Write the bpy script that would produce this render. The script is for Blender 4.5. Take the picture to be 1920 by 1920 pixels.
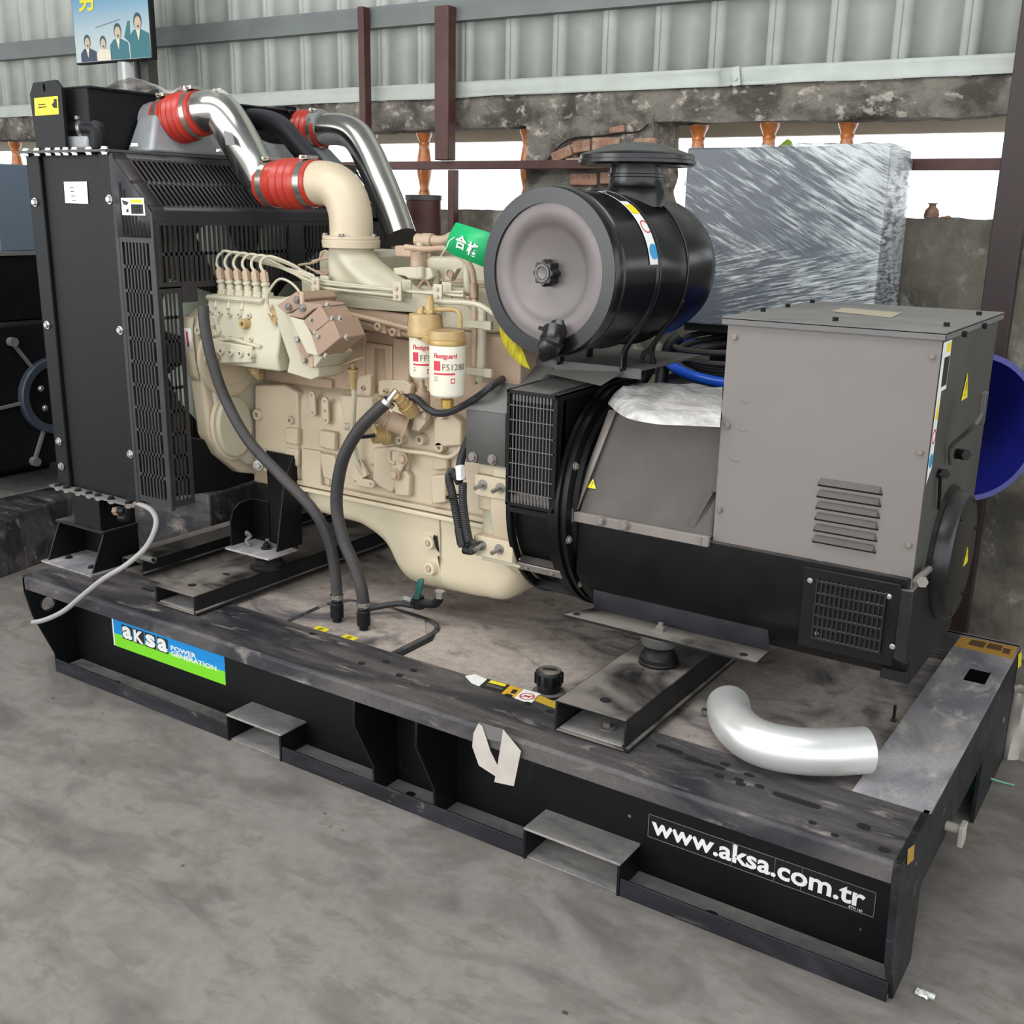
import bpy, math, random
from mathutils import Vector, Matrix, noise as mnoise
for _o in list(bpy.data.objects): bpy.data.objects.remove(_o, do_unlink=True)
SC = bpy.context.scene; COL = SC.collection
def srgb(r, g, b):
    f = lambda c: (c/255/12.92) if c/255 <= .04045 else ((c/255+.055)/1.055)**2.4
    return (f(r), f(g), f(b), 1)
# ---------------------------------------------------------------- camera
CAMLOC = Vector((3.3678, -2.0131, 1.57997)); YAW, PITCH, ROLL = .58131, .273488, .018544
_f = Vector((-math.sin(YAW)*math.cos(PITCH), math.cos(YAW)*math.cos(PITCH), -math.sin(PITCH)))
_r = _f.cross(Vector((0, 0, 1))).normalized(); _u = _r.cross(_f)
_r2 = math.cos(ROLL)*_r+math.sin(ROLL)*_u; _u2 = -math.sin(ROLL)*_r+math.cos(ROLL)*_u
cd = bpy.data.cameras.new('camera'); cam = bpy.data.objects.new('camera', cd); COL.objects.link(cam)
cam.matrix_world = Matrix(((_r2.x, _u2.x, -_f.x, CAMLOC.x), (_r2.y, _u2.y, -_f.y, CAMLOC.y), (_r2.z, _u2.z, -_f.z, CAMLOC.z), (0, 0, 0, 1)))
cd.sensor_fit = 'HORIZONTAL'; cd.sensor_width = 36; cd.lens = 36*2004.99/1920; cd.clip_start = .05; cd.clip_end = 200
SC.camera = cam
# ---------------------------------------------------------------- world, light, exposure
w = bpy.data.worlds.new('overcast_sky'); SC.world = w; w.use_nodes = True
_bg = w.node_tree.nodes['Background']; _bg.inputs[0].default_value = (.93, .97, 1, 1); _bg.inputs[1].default_value = 1.9
def area(name, loc, tgt, sx, sy, power, col=(1, 1, 1)):
    l = bpy.data.lights.new(name, 'AREA'); l.shape = 'RECTANGLE'; l.size = sx; l.size_y = sy; l.energy = power; l.color = col
    o = bpy.data.objects.new(name, l); COL.objects.link(o); o.location = loc
    o.rotation_euler = (Vector(tgt)-Vector(loc)).to_track_quat('-Z', 'Y').to_euler(); return o
area('doorway_daylight', (-1.5, -5.2, 2.3), (1.2, .5, .7), 3.5, 3, 90, (1, .98, .95))
area('overhead_fill', (1.6, -1.2, 4.3), (1.4, .6, 0), 4.0, 1.4, 95, (.97, .99, 1))  # added overhead fill lamp, the roof has no skylight
vs = SC.view_settings; vs.view_transform = 'Standard'; vs.look = 'None'; vs.exposure = .32; vs.gamma = 1; vs.use_curve_mapping = False
FZ = -.06
# ---------------------------------------------------------------- materials
def _nodes(name):
    m = bpy.data.materials.new(name); m.use_nodes = True; nt = m.node_tree
    return m, nt, nt.nodes['Principled BSDF']
def _noise(nt, vec, scale, detail=4, dist=0, rough=.55):
    n = nt.nodes.new('ShaderNodeTexNoise'); n.inputs['Scale'].default_value = scale; n.inputs['Detail'].default_value = detail
    n.inputs['Distortion'].default_value = dist; n.inputs['Roughness'].default_value = rough
    nt.links.new(vec, n.inputs['Vector']); return n.outputs['Fac']
def _ramp(nt, fac, a, b):
    r = nt.nodes.new('ShaderNodeMapRange'); r.inputs[1].default_value = a; r.inputs[2].default_value = b; r.interpolation_type = 'SMOOTHSTEP'
    nt.links.new(fac, r.inputs[0]); return r.outputs[0]
def _math(nt, op, a, b=None, clamp=False):
    n = nt.nodes.new('ShaderNodeMath'); n.operation = op; n.use_clamp = clamp
    for i, v in enumerate((a, b)):
        if v is None: continue
        if isinstance(v, (int, float)): n.inputs[i].default_value = v
        else: nt.links.new(v, n.inputs[i])
    return n.outputs[0]
def _mix(nt, fac, a, b):
    n = nt.nodes.new('ShaderNodeMix'); n.data_type = 'RGBA'
    if isinstance(fac, (int, float)): n.inputs[0].default_value = fac
    else: nt.links.new(fac, n.inputs[0])
    for i, v in ((6, a), (7, b)):
        if isinstance(v, tuple): n.inputs[i].default_value = v
        else: nt.links.new(v, n.inputs[i])
    return n.outputs[2]
def _pos(nt, scale=(1, 1, 1), rot=(0, 0, 0)):
    g = nt.nodes.new('ShaderNodeNewGeometry'); mp = nt.nodes.new('ShaderNodeMapping'); mp.inputs['Scale'].default_value = scale
    mp.inputs['Rotation'].default_value = rot
    nt.links.new(g.outputs['Position'], mp.inputs['Vector']); return mp.outputs[0]
def _pos2(nt, rot, scale):
    g = nt.nodes.new('ShaderNodeNewGeometry'); a = nt.nodes.new('ShaderNodeMapping'); a.inputs['Rotation'].default_value = rot; b = nt.nodes.new('ShaderNodeMapping'); b.inputs['Scale'].default_value = scale
    nt.links.new(g.outputs['Position'], a.inputs['Vector']); nt.links.new(a.outputs[0], b.inputs['Vector']); return b.outputs[0]
def _bump(nt, bsdf, h, strength, dist=.01):
    b = nt.nodes.new('ShaderNodeBump'); b.inputs['Strength'].default_value = strength; b.inputs['Distance'].default_value = dist
    nt.links.new(h, b.inputs['Height']); nt.links.new(b.outputs[0], bsdf.inputs['Normal'])
def paint(name, col, rough=.5, metal=0, var=.12, vscale=6, dust=0, dustcol=(168, 158, 148), side=0, bump=0, bscale=80, spec=.5, dscale=5, dcut=(.3, .6), coat=0):
    """painted / plastic / metal surface; dust lies on faces that look up, `side` is a film on every face"""
    m, nt, b = _nodes(name); c = srgb(*col); P = _pos(nt)
    dk = tuple(v*(1-var) for v in c[:3])+(1,); lt = tuple(min(1, v*(1+var)) for v in c[:3])+(1,)
    out = _mix(nt, _ramp(nt, _noise(nt, P, vscale, 5), .3, .7), dk, lt)
    rg = None
    if dust or side:
        g = nt.nodes.new('ShaderNodeNewGeometry'); s = nt.nodes.new('ShaderNodeSeparateXYZ'); nt.links.new(g.outputs['Normal'], s.inputs[0])
        up = _ramp(nt, s.outputs[2], .35, .95)
        patch = _ramp(nt, _noise(nt, P, dscale, 6, .6), *dcut)
        f = _math(nt, 'MULTIPLY', _math(nt, 'MULTIPLY', up, patch), dust)
        f = _math(nt, 'ADD', f, _math(nt, 'MULTIPLY', _ramp(nt, _noise(nt, P, dscale*1.7, 5, .4), .35, .7), side), True)
        out = _mix(nt, f, out, srgb(*dustcol))
        rg = _math(nt, 'ADD', _math(nt, 'MULTIPLY', f, .9-rough), rough, True)
        nt.links.new(rg, b.inputs['Roughness'])
        if metal: nt.links.new(_math(nt, 'MULTIPLY', _math(nt, 'SUBTRACT', 1, f), metal), b.inputs['Metallic'])
    else:
        b.inputs['Roughness'].default_value = rough; b.inputs['Metallic'].default_value = metal
    nt.links.new(out, b.inputs['Base Color']); b.inputs['Specular IOR Level'].default_value = spec; b.inputs['Coat Weight'].default_value = coat
    if bump: _bump(nt, b, _noise(nt, P, bscale, 3), bump, .002)
    return m
def flat(name, col, rough=.5, metal=0):
    m, nt, b = _nodes(name); b.inputs['Base Color'].default_value = srgb(*col); b.inputs['Roughness'].default_value = rough; b.inputs['Metallic'].default_value = metal; return m
def grime(name, cols, scale, stretch=(1, 1, 1), rot=(0, 0, 0), rough=.8, bump=.3, bdist=.01, cuts=((.3, .6), (.45, .75)), dist=1.0, fine=30, spec=.3, speck=0):
    """three-tone mottled surface (concrete, plaster, worn paint)"""
    m, nt, b = _nodes(name); P = _pos(nt, stretch, rot); P1 = _pos(nt)
    n1 = _noise(nt, P, scale, 8, dist, .6); n2 = _noise(nt, P, scale*2.7, 8, dist*.6, .65); n3 = _noise(nt, P1, fine, 6, 0, .7)
    out = _mix(nt, _ramp(nt, n1, *cuts[0]), srgb(*cols[0]), srgb(*cols[1]))
    out = _mix(nt, _ramp(nt, n2, *cuts[1]), out, srgb(*cols[2]))
    out = _mix(nt, _math(nt, 'MULTIPLY', _ramp(nt, n3, .35, .65), .25), out, srgb(*cols[0]))
    if speck:
        v = nt.nodes.new('ShaderNodeTexVoronoi'); v.inputs['Scale'].default_value = 9; nt.links.new(P1, v.inputs['Vector'])
        out = _mix(nt, _ramp(nt, v.outputs['Distance'], .06, .03), out, srgb(speck, speck, speck))
    nt.links.new(out, b.inputs['Base Color']); b.inputs['Roughness'].default_value = rough; b.inputs['Specular IOR Level'].default_value = spec
    h = _math(nt, 'ADD', _math(nt, 'MULTIPLY', n2, .7), _math(nt, 'MULTIPLY', n3, .3)); _bump(nt, b, h, bump, bdist)
    return m
# ---------------------------------------------------------------- mesh builder
def _frame(d):
    d = Vector(d).normalized(); a = Vector((0, 0, 1)) if abs(d.z) < .9 else Vector((1, 0, 0))
    x = a.cross(d).normalized(); return x, d.cross(x), d
def smooth_path(pts, sub=6, closed=False):
    pts = [Vector(p) for p in pts]; n = len(pts)
    if n < 3 or sub < 2: return pts
    out = []
    rng = range(n if closed else n-1)
    for i in rng:
        g = lambda k: pts[k % n] if closed else pts[max(0, min(n-1, k))]
        p0, p1, p2, p3 = g(i-1), g(i), g(i+1), g(i+2)
        for j in range(sub):
            t = j/sub; out.append(.5*((2*p1)+(p2-p0)*t+(2*p0-5*p1+4*p2-p3)*t*t+(3*p1-p0-3*p2+p3)*t**3))
    if not closed: out.append(pts[-1])
    return out
ORG = {}
MATS = {}
class MB:
    def __init__(s): s.v = []; s.f = []
    def add(s, vs, fs):
        o = len(s.v); s.v += [Vector(v) for v in vs]; s.f += [[i+o for i in f] for f in fs]; return s
    def hexa(s, p):  # 8 points: bottom 4 ccw, top 4 ccw
        return s.add(p, [(3, 2, 1, 0), (4, 5, 6, 7), (0, 1, 5, 4), (1, 2, 6, 5), (2, 3, 7, 6), (3, 0, 4, 7)])
    def box(s, lo, hi):
        a, b = lo, hi
        return s.hexa([(a[0], a[1], a[2]), (b[0], a[1], a[2]), (b[0], b[1], a[2]), (a[0], b[1], a[2]), (a[0], a[1], b[2]), (b[0], a[1], b[2]), (b[0], b[1], b[2]), (a[0], b[1], b[2])])
    def obox(s, c, dims, X, Y=None):  # oriented box: X axis dir, Y axis dir
        X = Vector(X).normalized(); Y = Vector(Y if Y is not None else (0, 1, 0)); Z = X.cross(Y).normalized(); Y = Z.cross(X); c = Vector(c)
        h = [d/2 for d in dims]; P = lambda i, j, k: c+X*h[0]*i+Y*h[1]*j+Z*h[2]*k
        return s.hexa([P(-1, -1, -1), P(1, -1, -1), P(1, 1, -1), P(-1, 1, -1), P(-1, -1, 1), P(1, -1, 1), P(1, 1, 1), P(-1, 1, 1)])
    def bar(s, p0, p1, w, h, up=(0, 0, 1)):
        p0, p1 = Vector(p0), Vector(p1); d = p1-p0
        return s.obox((p0+p1)/2, (d.length, w, h), d, Vector(up).cross(d))
    def lathe(s, o, d, prof, n=24, cap=True, a0=0, sy=1):
        x, y, d = _frame(d); o = Vector(o); vs = []; fs = []
        for t, r in prof:
            for k in range(n):
                a = a0+2*math.pi*k/n; vs.append(o+d*t+x*r*math.cos(a)+y*r*sy*math.sin(a))
        for i in range(len(prof)-1):
            for k in range(n): k2 = (k+1) % n; fs.append((i*n+k, i*n+k2, (i+1)*n+k2, (i+1)*n+k))
        if cap: fs.append(tuple(reversed(range(n)))); fs.append(tuple(range((len(prof)-1)*n, len(prof)*n)))
        return s.add(vs, fs)
    def cyl(s, p0, p1, r, r1=None, n=16, cap=True):
        p0, p1 = Vector(p0), Vector(p1); return s.lathe(p0, p1-p0, [(0, r), ((p1-p0).length, r if r1 is None else r1)], n, cap)
    def ring(s, o, d, ro, ri, t, n=32): return s.lathe(o, d, [(0, ri), (0, ro), (t, ro), (t, ri), (0, ri)], n, False)
    def tube(s, pts, r, n=10, sub=6, closed=False, corr=0):
        P = smooth_path(pts, sub, closed); m = len(P); vs = []; fs = []; R = r if callable(r) else (lambda t: r)
        T = []
        for i in range(m):
            a = P[(i-1) % m] if closed or i > 0 else P[i]; b = P[(i+1) % m] if closed or i < m-1 else P[i]; T.append((b-a).normalized())
        x, y, _ = _frame(T[0])
        for i in range(m):
            x = (x-T[i]*x.dot(T[i])).normalized(); y = T[i].cross(x)
            rr = R(i/max(1, m-1))*(1+(corr if i % 2 else 0))
            for k in range(n): a = 2*math.pi*k/n; vs.append(P[i]+x*rr*math.cos(a)+y*rr*math.sin(a))
        for i in range(m if closed else m-1):
            j = (i+1) % m
            for k in range(n): k2 = (k+1) % n; fs.append((i*n+k, i*n+k2, j*n+k2, j*n+k))
        if not closed: fs.append(tuple(reversed(range(n)))); fs.append(tuple(range((m-1)*n, m*n)))
        return s.add(vs, fs)
    def prism(s, poly, ax, lo, hi):  # poly: 2D points in the two other axes (cyclic order kept x,y / x,z / y,z)
        def P(a, b, c): return {'x': (c, a, b), 'y': (a, c, b), 'z': (a, b, c)}[ax]
        n = len(poly); vs = [P(a, b, lo) for a, b in poly]+[P(a, b, hi) for a, b in poly]
        return s.add(vs, [tuple(range(n)), tuple(reversed(range(n, 2*n)))]+[(i, i+n, (i+1) % n+n, (i+1) % n) for i in range(n)])
    def sheet(s, pts, th, nrm):  # polygon in space given thickness
        n = len(pts); N = Vector(nrm).normalized()*th; vs = [Vector(p) for p in pts]+[Vector(p)+N for p in pts]
        return s.add(vs, [tuple(range(n)), tuple(reversed(range(n, 2*n)))]+[(i, i+n, (i+1) % n+n, (i+1) % n) for i in range(n)])
    def grid(s, fn, nu, nv):
        vs = [fn(i/nu, j/nv) for i in range(nu+1) for j in range(nv+1)]
        return s.add(vs, [(i*(nv+1)+j, (i+1)*(nv+1)+j, (i+1)*(nv+1)+j+1, i*(nv+1)+j+1) for i in range(nu) for j in range(nv)])
    def mesh(s, name, mat, org=(0, 0, 0), ang=35, fix=True):
        me = bpy.data.meshes.new(name); o = Vector(org); me.from_pydata([v-o for v in s.v], [], s.f); me.validate(); me.update()
        if fix:
            import bmesh
            b = bmesh.new(); b.from_mesh(me); bmesh.ops.recalc_face_normals(b, faces=b.faces); b.to_mesh(me); b.free()
        if mat: me.materials.append(mat)
        me.polygons.foreach_set('use_smooth', [True]*len(me.polygons)); me.set_sharp_from_angle(angle=math.radians(ang)); return me
    def build(s, name, mat, parent=None, bevel=0, seg=2, org=None, ang=35, label=None, solid=0, sub=0, fix=True):
        po = ORG.get(parent.name, Vector((0, 0, 0))) if parent else Vector((0, 0, 0))
        if org is None:
            org = po if parent else (s.v and Vector((sum(v.x for v in s.v)/len(s.v), sum(v.y for v in s.v)/len(s.v), min(v.z for v in s.v)))) or Vector((0, 0, 0))
        org = Vector(org); o = bpy.data.objects.new(name, s.mesh(name, mat, org, ang, fix)); COL.objects.link(o); ORG[o.name] = org
        o.location = org-po
        if parent: o.parent = parent
        if solid: md = o.modifiers.new('thickness', 'SOLIDIFY'); md.thickness = solid; md.offset = 0
        if bevel: md = o.modifiers.new('bevel', 'BEVEL'); md.width = bevel; md.segments = seg; md.limit_method = 'ANGLE'; md.angle_limit = math.radians(40); md.harden_normals = False
        if sub: md = o.modifiers.new('subdivision', 'SUBSURF'); md.levels = sub; md.render_levels = sub
        if label: o['label'] = label
        return o
def keyhole(poly, i, c, ru, rv, sign, n=20):
    """outline with a real hole cut in it, bridged at vertex i"""
    a0 = math.atan2((poly[i][1]-c[1])/rv, (poly[i][0]-c[0])/ru)
    return poly[:i+1]+[(c[0]+ru*math.cos(a0+sign*2*math.pi*k/n), c[1]+rv*math.sin(a0+sign*2*math.pi*k/n)) for k in range(n+1)]+poly[i:]
def tag(o, label, cat, group=None):
    o['label'] = label; o['category'] = cat
    if group: o['group'] = group
    return o
def struct(o): o['kind'] = 'structure'; return o
def stuff(o): o['kind'] = 'stuff'; return o
def thing(name, loc, label, cat, group=None, rotz=0):
    o = bpy.data.objects.new(name, None); COL.objects.link(o); o.empty_display_size = .05; o.location = loc; o.rotation_euler.z = rotz; ORG[o.name] = Vector(loc); return tag(o, label, cat, group)
def inst(me, name, pos, d, parent, scale=1, spin=0):
    o = bpy.data.objects.new(name, me); COL.objects.link(o); po = ORG.get(parent.name, Vector((0, 0, 0))); o.location = Vector(pos)-po
    x, y, z = _frame(d); M = Matrix((x, y, z)).transposed(); o.rotation_mode = 'XYZ'
    o.rotation_euler = (M @ Matrix.Rotation(spin, 3, 'Z')).to_euler(); o.scale = (scale,)*3; o.parent = parent; ORG[o.name] = Vector(pos); return o
def copy_tree(o, parent=None):
    c = o.copy(); COL.objects.link(c)
    if parent: c.parent = parent
    for ch in [x for x in bpy.data.objects if x.parent == o]: copy_tree(ch, c)
    return c
def text_mesh(body, size, bold=0, depth=.0006, space=1.0, align='LEFT', shear=0, line=1.0):
    cu = bpy.data.curves.new('lettering', 'FONT'); cu.body = body; cu.size = size; cu.offset = bold; cu.extrude = depth; cu.space_character = space
    cu.align_x = align; cu.resolution_u = 3; cu.shear = shear; cu.space_line = line
    t = bpy.data.objects.new('lettering', cu); COL.objects.link(t); dg = bpy.context.evaluated_depsgraph_get()
    me = bpy.data.meshes.new_from_object(t.evaluated_get(dg)); bpy.data.objects.remove(t); return me
def lettering(body, o, X, Y, size, mat, parent, bold=0, space=1.0, align='LEFT', sx=1, name='lettering', depth=.0006, line=1.0):
    """text lying in the plane of X (reading direction) and Y (up), origin o"""
    me = text_mesh(body, size, bold, depth, space, align, 0, line); X = Vector(X).normalized(); Y = Vector(Y); Z = X.cross(Y).normalized(); Y = Z.cross(X)
    po = ORG.get(parent.name, Vector((0, 0, 0))); O = Vector(o)
    me.transform(Matrix(((X.x*sx, Y.x, Z.x, 0), (X.y*sx, Y.y, Z.y, 0), (X.z*sx, Y.z, Z.z, 0), (0, 0, 0, 1))))
    me.materials.clear(); me.materials.append(mat); ob = bpy.data.objects.new(name, me); COL.objects.link(ob); ob.location = O-po; ob.parent = parent; return ob

# ================================================================ materials
M = MATS
M['floor'] = grime('concrete_floor', ((104, 98, 93), (142, 136, 130), (124, 117, 110)), 2.6, (1, 1.9, 1), (0, 0, .5), .6, .35, .004, ((.32, .6), (.50, .66)), .6, 30, .35, speck=0)
M['sheet'] = paint('pale_painted_sheet', (196, 200, 192), .45, 0, .05, 2, side=.25, dustcol=(150, 152, 142), bump=0)
M['flash'] = paint('pale_flashing', (176, 182, 174), .45, 0, .06, 3, side=.3, dustcol=(150, 152, 140))
M['purlin'] = paint('galvanised_purlin', (104, 110, 108), .5, .1, .1, 5, side=.3, dustcol=(120, 122, 116))
M['brown'] = paint('brown_primer', (68, 31, 26), .5, 0, .12, 8, dust=.5, side=.15, dustcol=(140, 110, 95))
M['lintel'] = grime('weathered_concrete', ((76, 71, 65), (128, 122, 112), (180, 172, 160)), 6, (1, 1, 1.3), (0, 0, 0), .95, .9, .02, ((.38, .58), (.54, .66)), .3, 25)
M['wall'] = grime('mossy_plaster', ((76, 72, 64), (126, 120, 108), (166, 160, 148)), 3.2, (1, 1, .8), (0, 0, 0), .95, .8, .02, ((.35, .62), (.53, .68)), .35, 18)
M['brick'] = grime('old_brick', ((120, 88, 72), (160, 122, 100), (172, 158, 142)), 9, (1, 1, 1), (0, 0, 0), .95, .6, .01)
M['bal'] = paint('orange_glazed_baluster', (186, 112, 58), .28, 0, .28, 18, dust=.6, dustcol=(150, 120, 95), coat=.3)
M['soffit'] = flat('beige_soffit', (205, 196, 180), .7)
M['roof'] = flat('roof_sheet', (150, 154, 156), .6)
# ================================================================ setting
def gridplane(nu, nv, fn): m = MB(); m.grid(fn, nu, nv); return m
fl = MB(); fl.box((-16, -9, FZ-.1), (9, 6, FZ)); struct(fl.build('floor', M['floor'], org=(0, 0, FZ)))
WALLY = math.radians(2.75); WO = Vector((2.7, 2.3, 0))
def wallplace(o, x=0, y=0, z=0):
    u = Vector((math.cos(WALLY), math.sin(WALLY), 0)); n = Vector((-math.sin(WALLY), math.cos(WALLY), 0))
    o.location = WO+u*x+n*y+Vector((0, 0, z)); o.rotation_euler.z = WALLY; return o
def wbuild(m, name, mat, **k):
    o = m.build(name, mat, org=(0, 0, 0), **k); return struct(wallplace(o))
# ceiling: ribbed roof sheets, open to daylight on the camera side
m = MB(); m.box((-13, -4.5, 4.6), (9, 3.2, 4.66))
for k in range(-8, 36): m.box((-9+.5*k, -4.5, 4.55), (-8.9+.5*k, 3.2, 4.6))
struct(m.build('ceiling', M['roof'], org=(0, 0, 4.6)))
# lower masonry wall (with a ragged top edge)
m = MB()
rnd = random.Random(4)
def wf(u, v):
    x = -12+16*u; z = FZ-.05+(1.585-FZ+.05)*v
    h = mnoise.fractal(Vector((x*2.2, z*2.2, 3)), 1, 2, 5)*.012
    if v >= 1: z += mnoise.noise(Vector((x*9, 0, 5)))*.008
    return (x, -h*(1 if 0 < v < 1 else .4), z)
m.grid(wf, 290, 30); m.add([(-12, 0, FZ-.05), (4, 0, FZ-.05), (4, .22, FZ-.05), (-12, .22, FZ-.05)], [(0, 1, 2, 3)])
def wt(u, v):
    x = -12+16*u; return (x, .22*v, 1.585+mnoise.noise(Vector((x*9, 0, 5)))*.008 + (mnoise.noise(Vector((x*6, v*4, 9)))*.008 if v > 0 else 0))
m.grid(wt, 290, 4); m.grid(lambda u, v: (-12+16*u, .22, FZ+(1.58-FZ)*v), 4, 2)
wall_back = wbuild(m, 'wall_back', M['wall'], fix=True, ang=60)
# lintel beam over the openings, cracked and uneven
m = MB()
def lint(u, v):
    x = -12+16*u; n = mnoise.fractal(Vector((x*3, v*5, 1)), 1, 2, 5)
    ring = [(-.03, 2.10), (-.035, 2.04), (-.03, 1.98), (-.015, 1.945), (.06, 1.94), (.13, 1.95), (.2, 1.955), (.2, 2.1), (-.03, 2.10)]
    i = min(7, int(v*8)); f = v*8-i; y = ring[i][0]*(1-f)+ring[i+1][0]*f; z = ring[i][1]*(1-f)+ring[i+1][1]*f
    lo = 1 if z < 2.0 else .3
    return (x, y+n*.012, z+n*.012*lo+(.018*mnoise.noise(Vector((x*.9, 0, 0))) if z < 2.0 else 0))
m.grid(lint, 340, 8); struct(wallplace(m.build('trim_1', M['lintel'], org=(0, 0, 0), ang=50), 0, 0, 0))
# plaster pillar between the openings with the render fallen off and bricks showing
m = MB()
def pil(u, v):
    z = 1.56+.42*v; e = .02*mnoise.noise(Vector((0, z*14, 2)))
    ring = [(-2.05+e+.05*max(0, (.5-v)), .2), (-2.05+e+.05*max(0, .5-v), -.02), (-1.80, -.03), (-1.44+e, -.03), (-1.42+e, .2), (-2.05, .2)]
    i = min(4, int(u*5)); f = u*5-i; x = ring[i][0]*(1-f)+ring[i+1][0]*f; y = ring[i][1]*(1-f)+ring[i+1][1]*f
    return (x, y+mnoise.fractal(Vector((x*6, z*6, 0)), 1, 2, 4)*.015*(y < 0), z)
m.grid(pil, 40, 24); wbuild(m, 'trim_2', M['lintel'], ang=50)
pillar = [o for o in COL.objects if o.name == 'trim_2'][0]; ORG['trim_2'] = Vector((0, 0, 0))
for i, (x, z, w_, h_, r_) in enumerate([(-1.86, 1.825, .10, .045, .35), (-1.765, 1.855, .085, .05, .1), (-1.65, 1.86, .13, .06, -.02), (-1.60, 1.92, .07, .028, .1), (-1.53, 1.79, .12, .055, .02), (-1.66, 1.785, .12, .055, -.03), (-1.79, 1.785, .1, .05, .05), (-1.47, 1.86, .10, .05, .02), (-1.60, 1.725, .14, .05, -.02), (-1.75, 1.72, .13, .05, 0)]):
    b = MB(); b.obox((x, -.035, z), (w_, .03, h_), (math.cos(r_), 0, math.sin(r_)), (0, 1, 0)); b.build('brick', M['brick'], pillar, bevel=.006, org=(x, 0, z))
m = MB()  # dark cracks left where the render broke away
m.tube([(-1.93, -.040, 1.80), (-1.87, -.043, 1.86), (-1.80, -.045, 1.89), (-1.68, -.045, 1.895), (-1.6, -.046, 1.905), (-1.5, -.044, 1.91), (-1.46, -.04, 1.94)], .004, 5, 3)
m.tube([(-1.78, -.045, 1.825), (-1.72, -.047, 1.83), (-1.68, -.044, 1.835)], .009, 5, 3)
m.build('crack', flat('crack_shadow_gap', (30, 26, 22), 1), pillar)
# corrugated cladding
m = MB(); prof = []
x = -8.
k = -.256-.235*50
while k < 3.8: prof += [(k-.034, 0), (k-.022, -.028), (k-.004, -.028), (k, -.024), (k+.004, -.028), (k+.022, -.028), (k+.034, 0), (k+.12, .001)]; k += .235
vs = []; fs = []
for i, (a, b) in enumerate(prof): vs += [(a, b-.005, 2.07), (a, b-.005, 4.6)]
fs = [(2*i, 2*i+2, 2*i+3, 2*i+1) for i in range(len(prof)-1)]
m.add(vs, fs); wbuild(m, 'wall_cladding', M['sheet'], solid=.002, ang=20)
# bottom flashing strip (dented), two lengths
def flash(a, b, name, seed, z0=2.072):
    m = MB()
    def f(u, v):
        x = a+(b-a)*u; d = mnoise.noise(Vector((x*2.3, v, seed)))*.012+mnoise.noise(Vector((x*7, v*2, seed)))*.004
        return (x, -.042+d-(.006 if v < .1 else 0), z0+.068*v+(mnoise.noise(Vector((x*3, 0, seed)))*.008 if v < .2 else 0))
    m.grid(f, 80, 5); o = m.build(name, M['flash'], org=(0, 0, 0), solid=.002, ang=25); struct(wallplace(o)); return o
flash(-12, -1.12, 'trim_3', 1); flash(-1.16, 4, 'trim_4', 7)
m = MB(); m.obox((-1.09, -.058, 2.105), (.03, .004, .07), (1, 0, .15)); m.cyl((-1.09, -.06, 2.095), (-1.09, -.067, 2.095), .007, n=8); struct(wallplace(m.build('trim_5', M['flash'], org=(0, 0, 0))))
# purlin rail, brown posts and rails
def wobj(m, name, mat, **k): return wallplace(m.build(name, mat, org=(0, 0, 0), **k))
m = MB(); m.prism([(-.035, 2.385), (-.085, 2.385), (-.085, 2.40), (-.08, 2.40), (-.08, 2.44), (-.085, 2.455), (-.085, 2.475), (-.035, 2.475)], 'x', -12, 4); wbuild(m, 'trim_6', M['purlin'])
M['darkpost'] = paint('dark_brown_post', (42, 26, 24), .5, 0, .12, 8, side=.1, dustcol=(90, 74, 66))
def post(x, z0, z1, w_, d_, y, label, lean=0, mat='brown'):
    m = MB(); m.hexa([(x-w_/2, y-d_, z0), (x+w_/2, y-d_, z0), (x+w_/2, y, z0), (x-w_/2, y, z0), (x-w_/2+lean, y-d_, z1), (x+w_/2+lean, y-d_, z1), (x+w_/2+lean, y, z1), (x-w_/2+lean, y, z1)])
    o = wobj(m, 'steel_post', M[mat], bevel=.003); return tag(o, label, 'post')
post(-2.875, 1.75, 2.47, .035, .05, -.087, 'thin dark brown square post from grey rail down to horizontal rail, leftmost')
post(-2.42, 1.80, 2.44, .075, .06, -.087, 'thick red-brown square post left of air cleaner, hanging from grey rail')
post(-2.40, 1.48, 1.76, .035, .04, -.06, 'short thin brown post below the thick red-brown post')
post(-.03, FZ, 2.6, .10, .08, -.10, 'tall dark brown steel post at right edge of wall', 0, 'darkpost')
def rail(x0, x1, z, h, label):
    m = MB(); m.box((x0, -.10, z-h/2), (x1, -.065, z+h/2)); return tag(wobj(m, 'steel_rail', M['brown'], bevel=.002), label, 'rail')
rail(-4.6, -1.36, 1.78, .036, 'long horizontal brown steel rail crossing the baluster openings left of wrapped cabinet')
rail(-.6, -.082, 1.772, .04, 'short horizontal brown steel rail right of wrapped cabinet')
m = MB(); m.box((-1.47, -.102, 1.755), (-1.40, -.098, 1.79)); wp = m
rp = thing('rail_plate', (0, 0, 0), 'small pale bolted plate on brick pillar behind the air cleaner cap', 'bracket'); wallplace(rp); ORG[rp.name] = Vector((0, 0, 0))
wp.build('plate', paint('pale_plate', (150, 152, 150), .5), rp); m = MB(); m.cyl((-1.435, -.10, 1.772), (-1.435, -.125, 1.772), .012, n=6); m.build('bolt', flat('dark_bolt', (30, 30, 32), .4, .5), rp)
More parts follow.
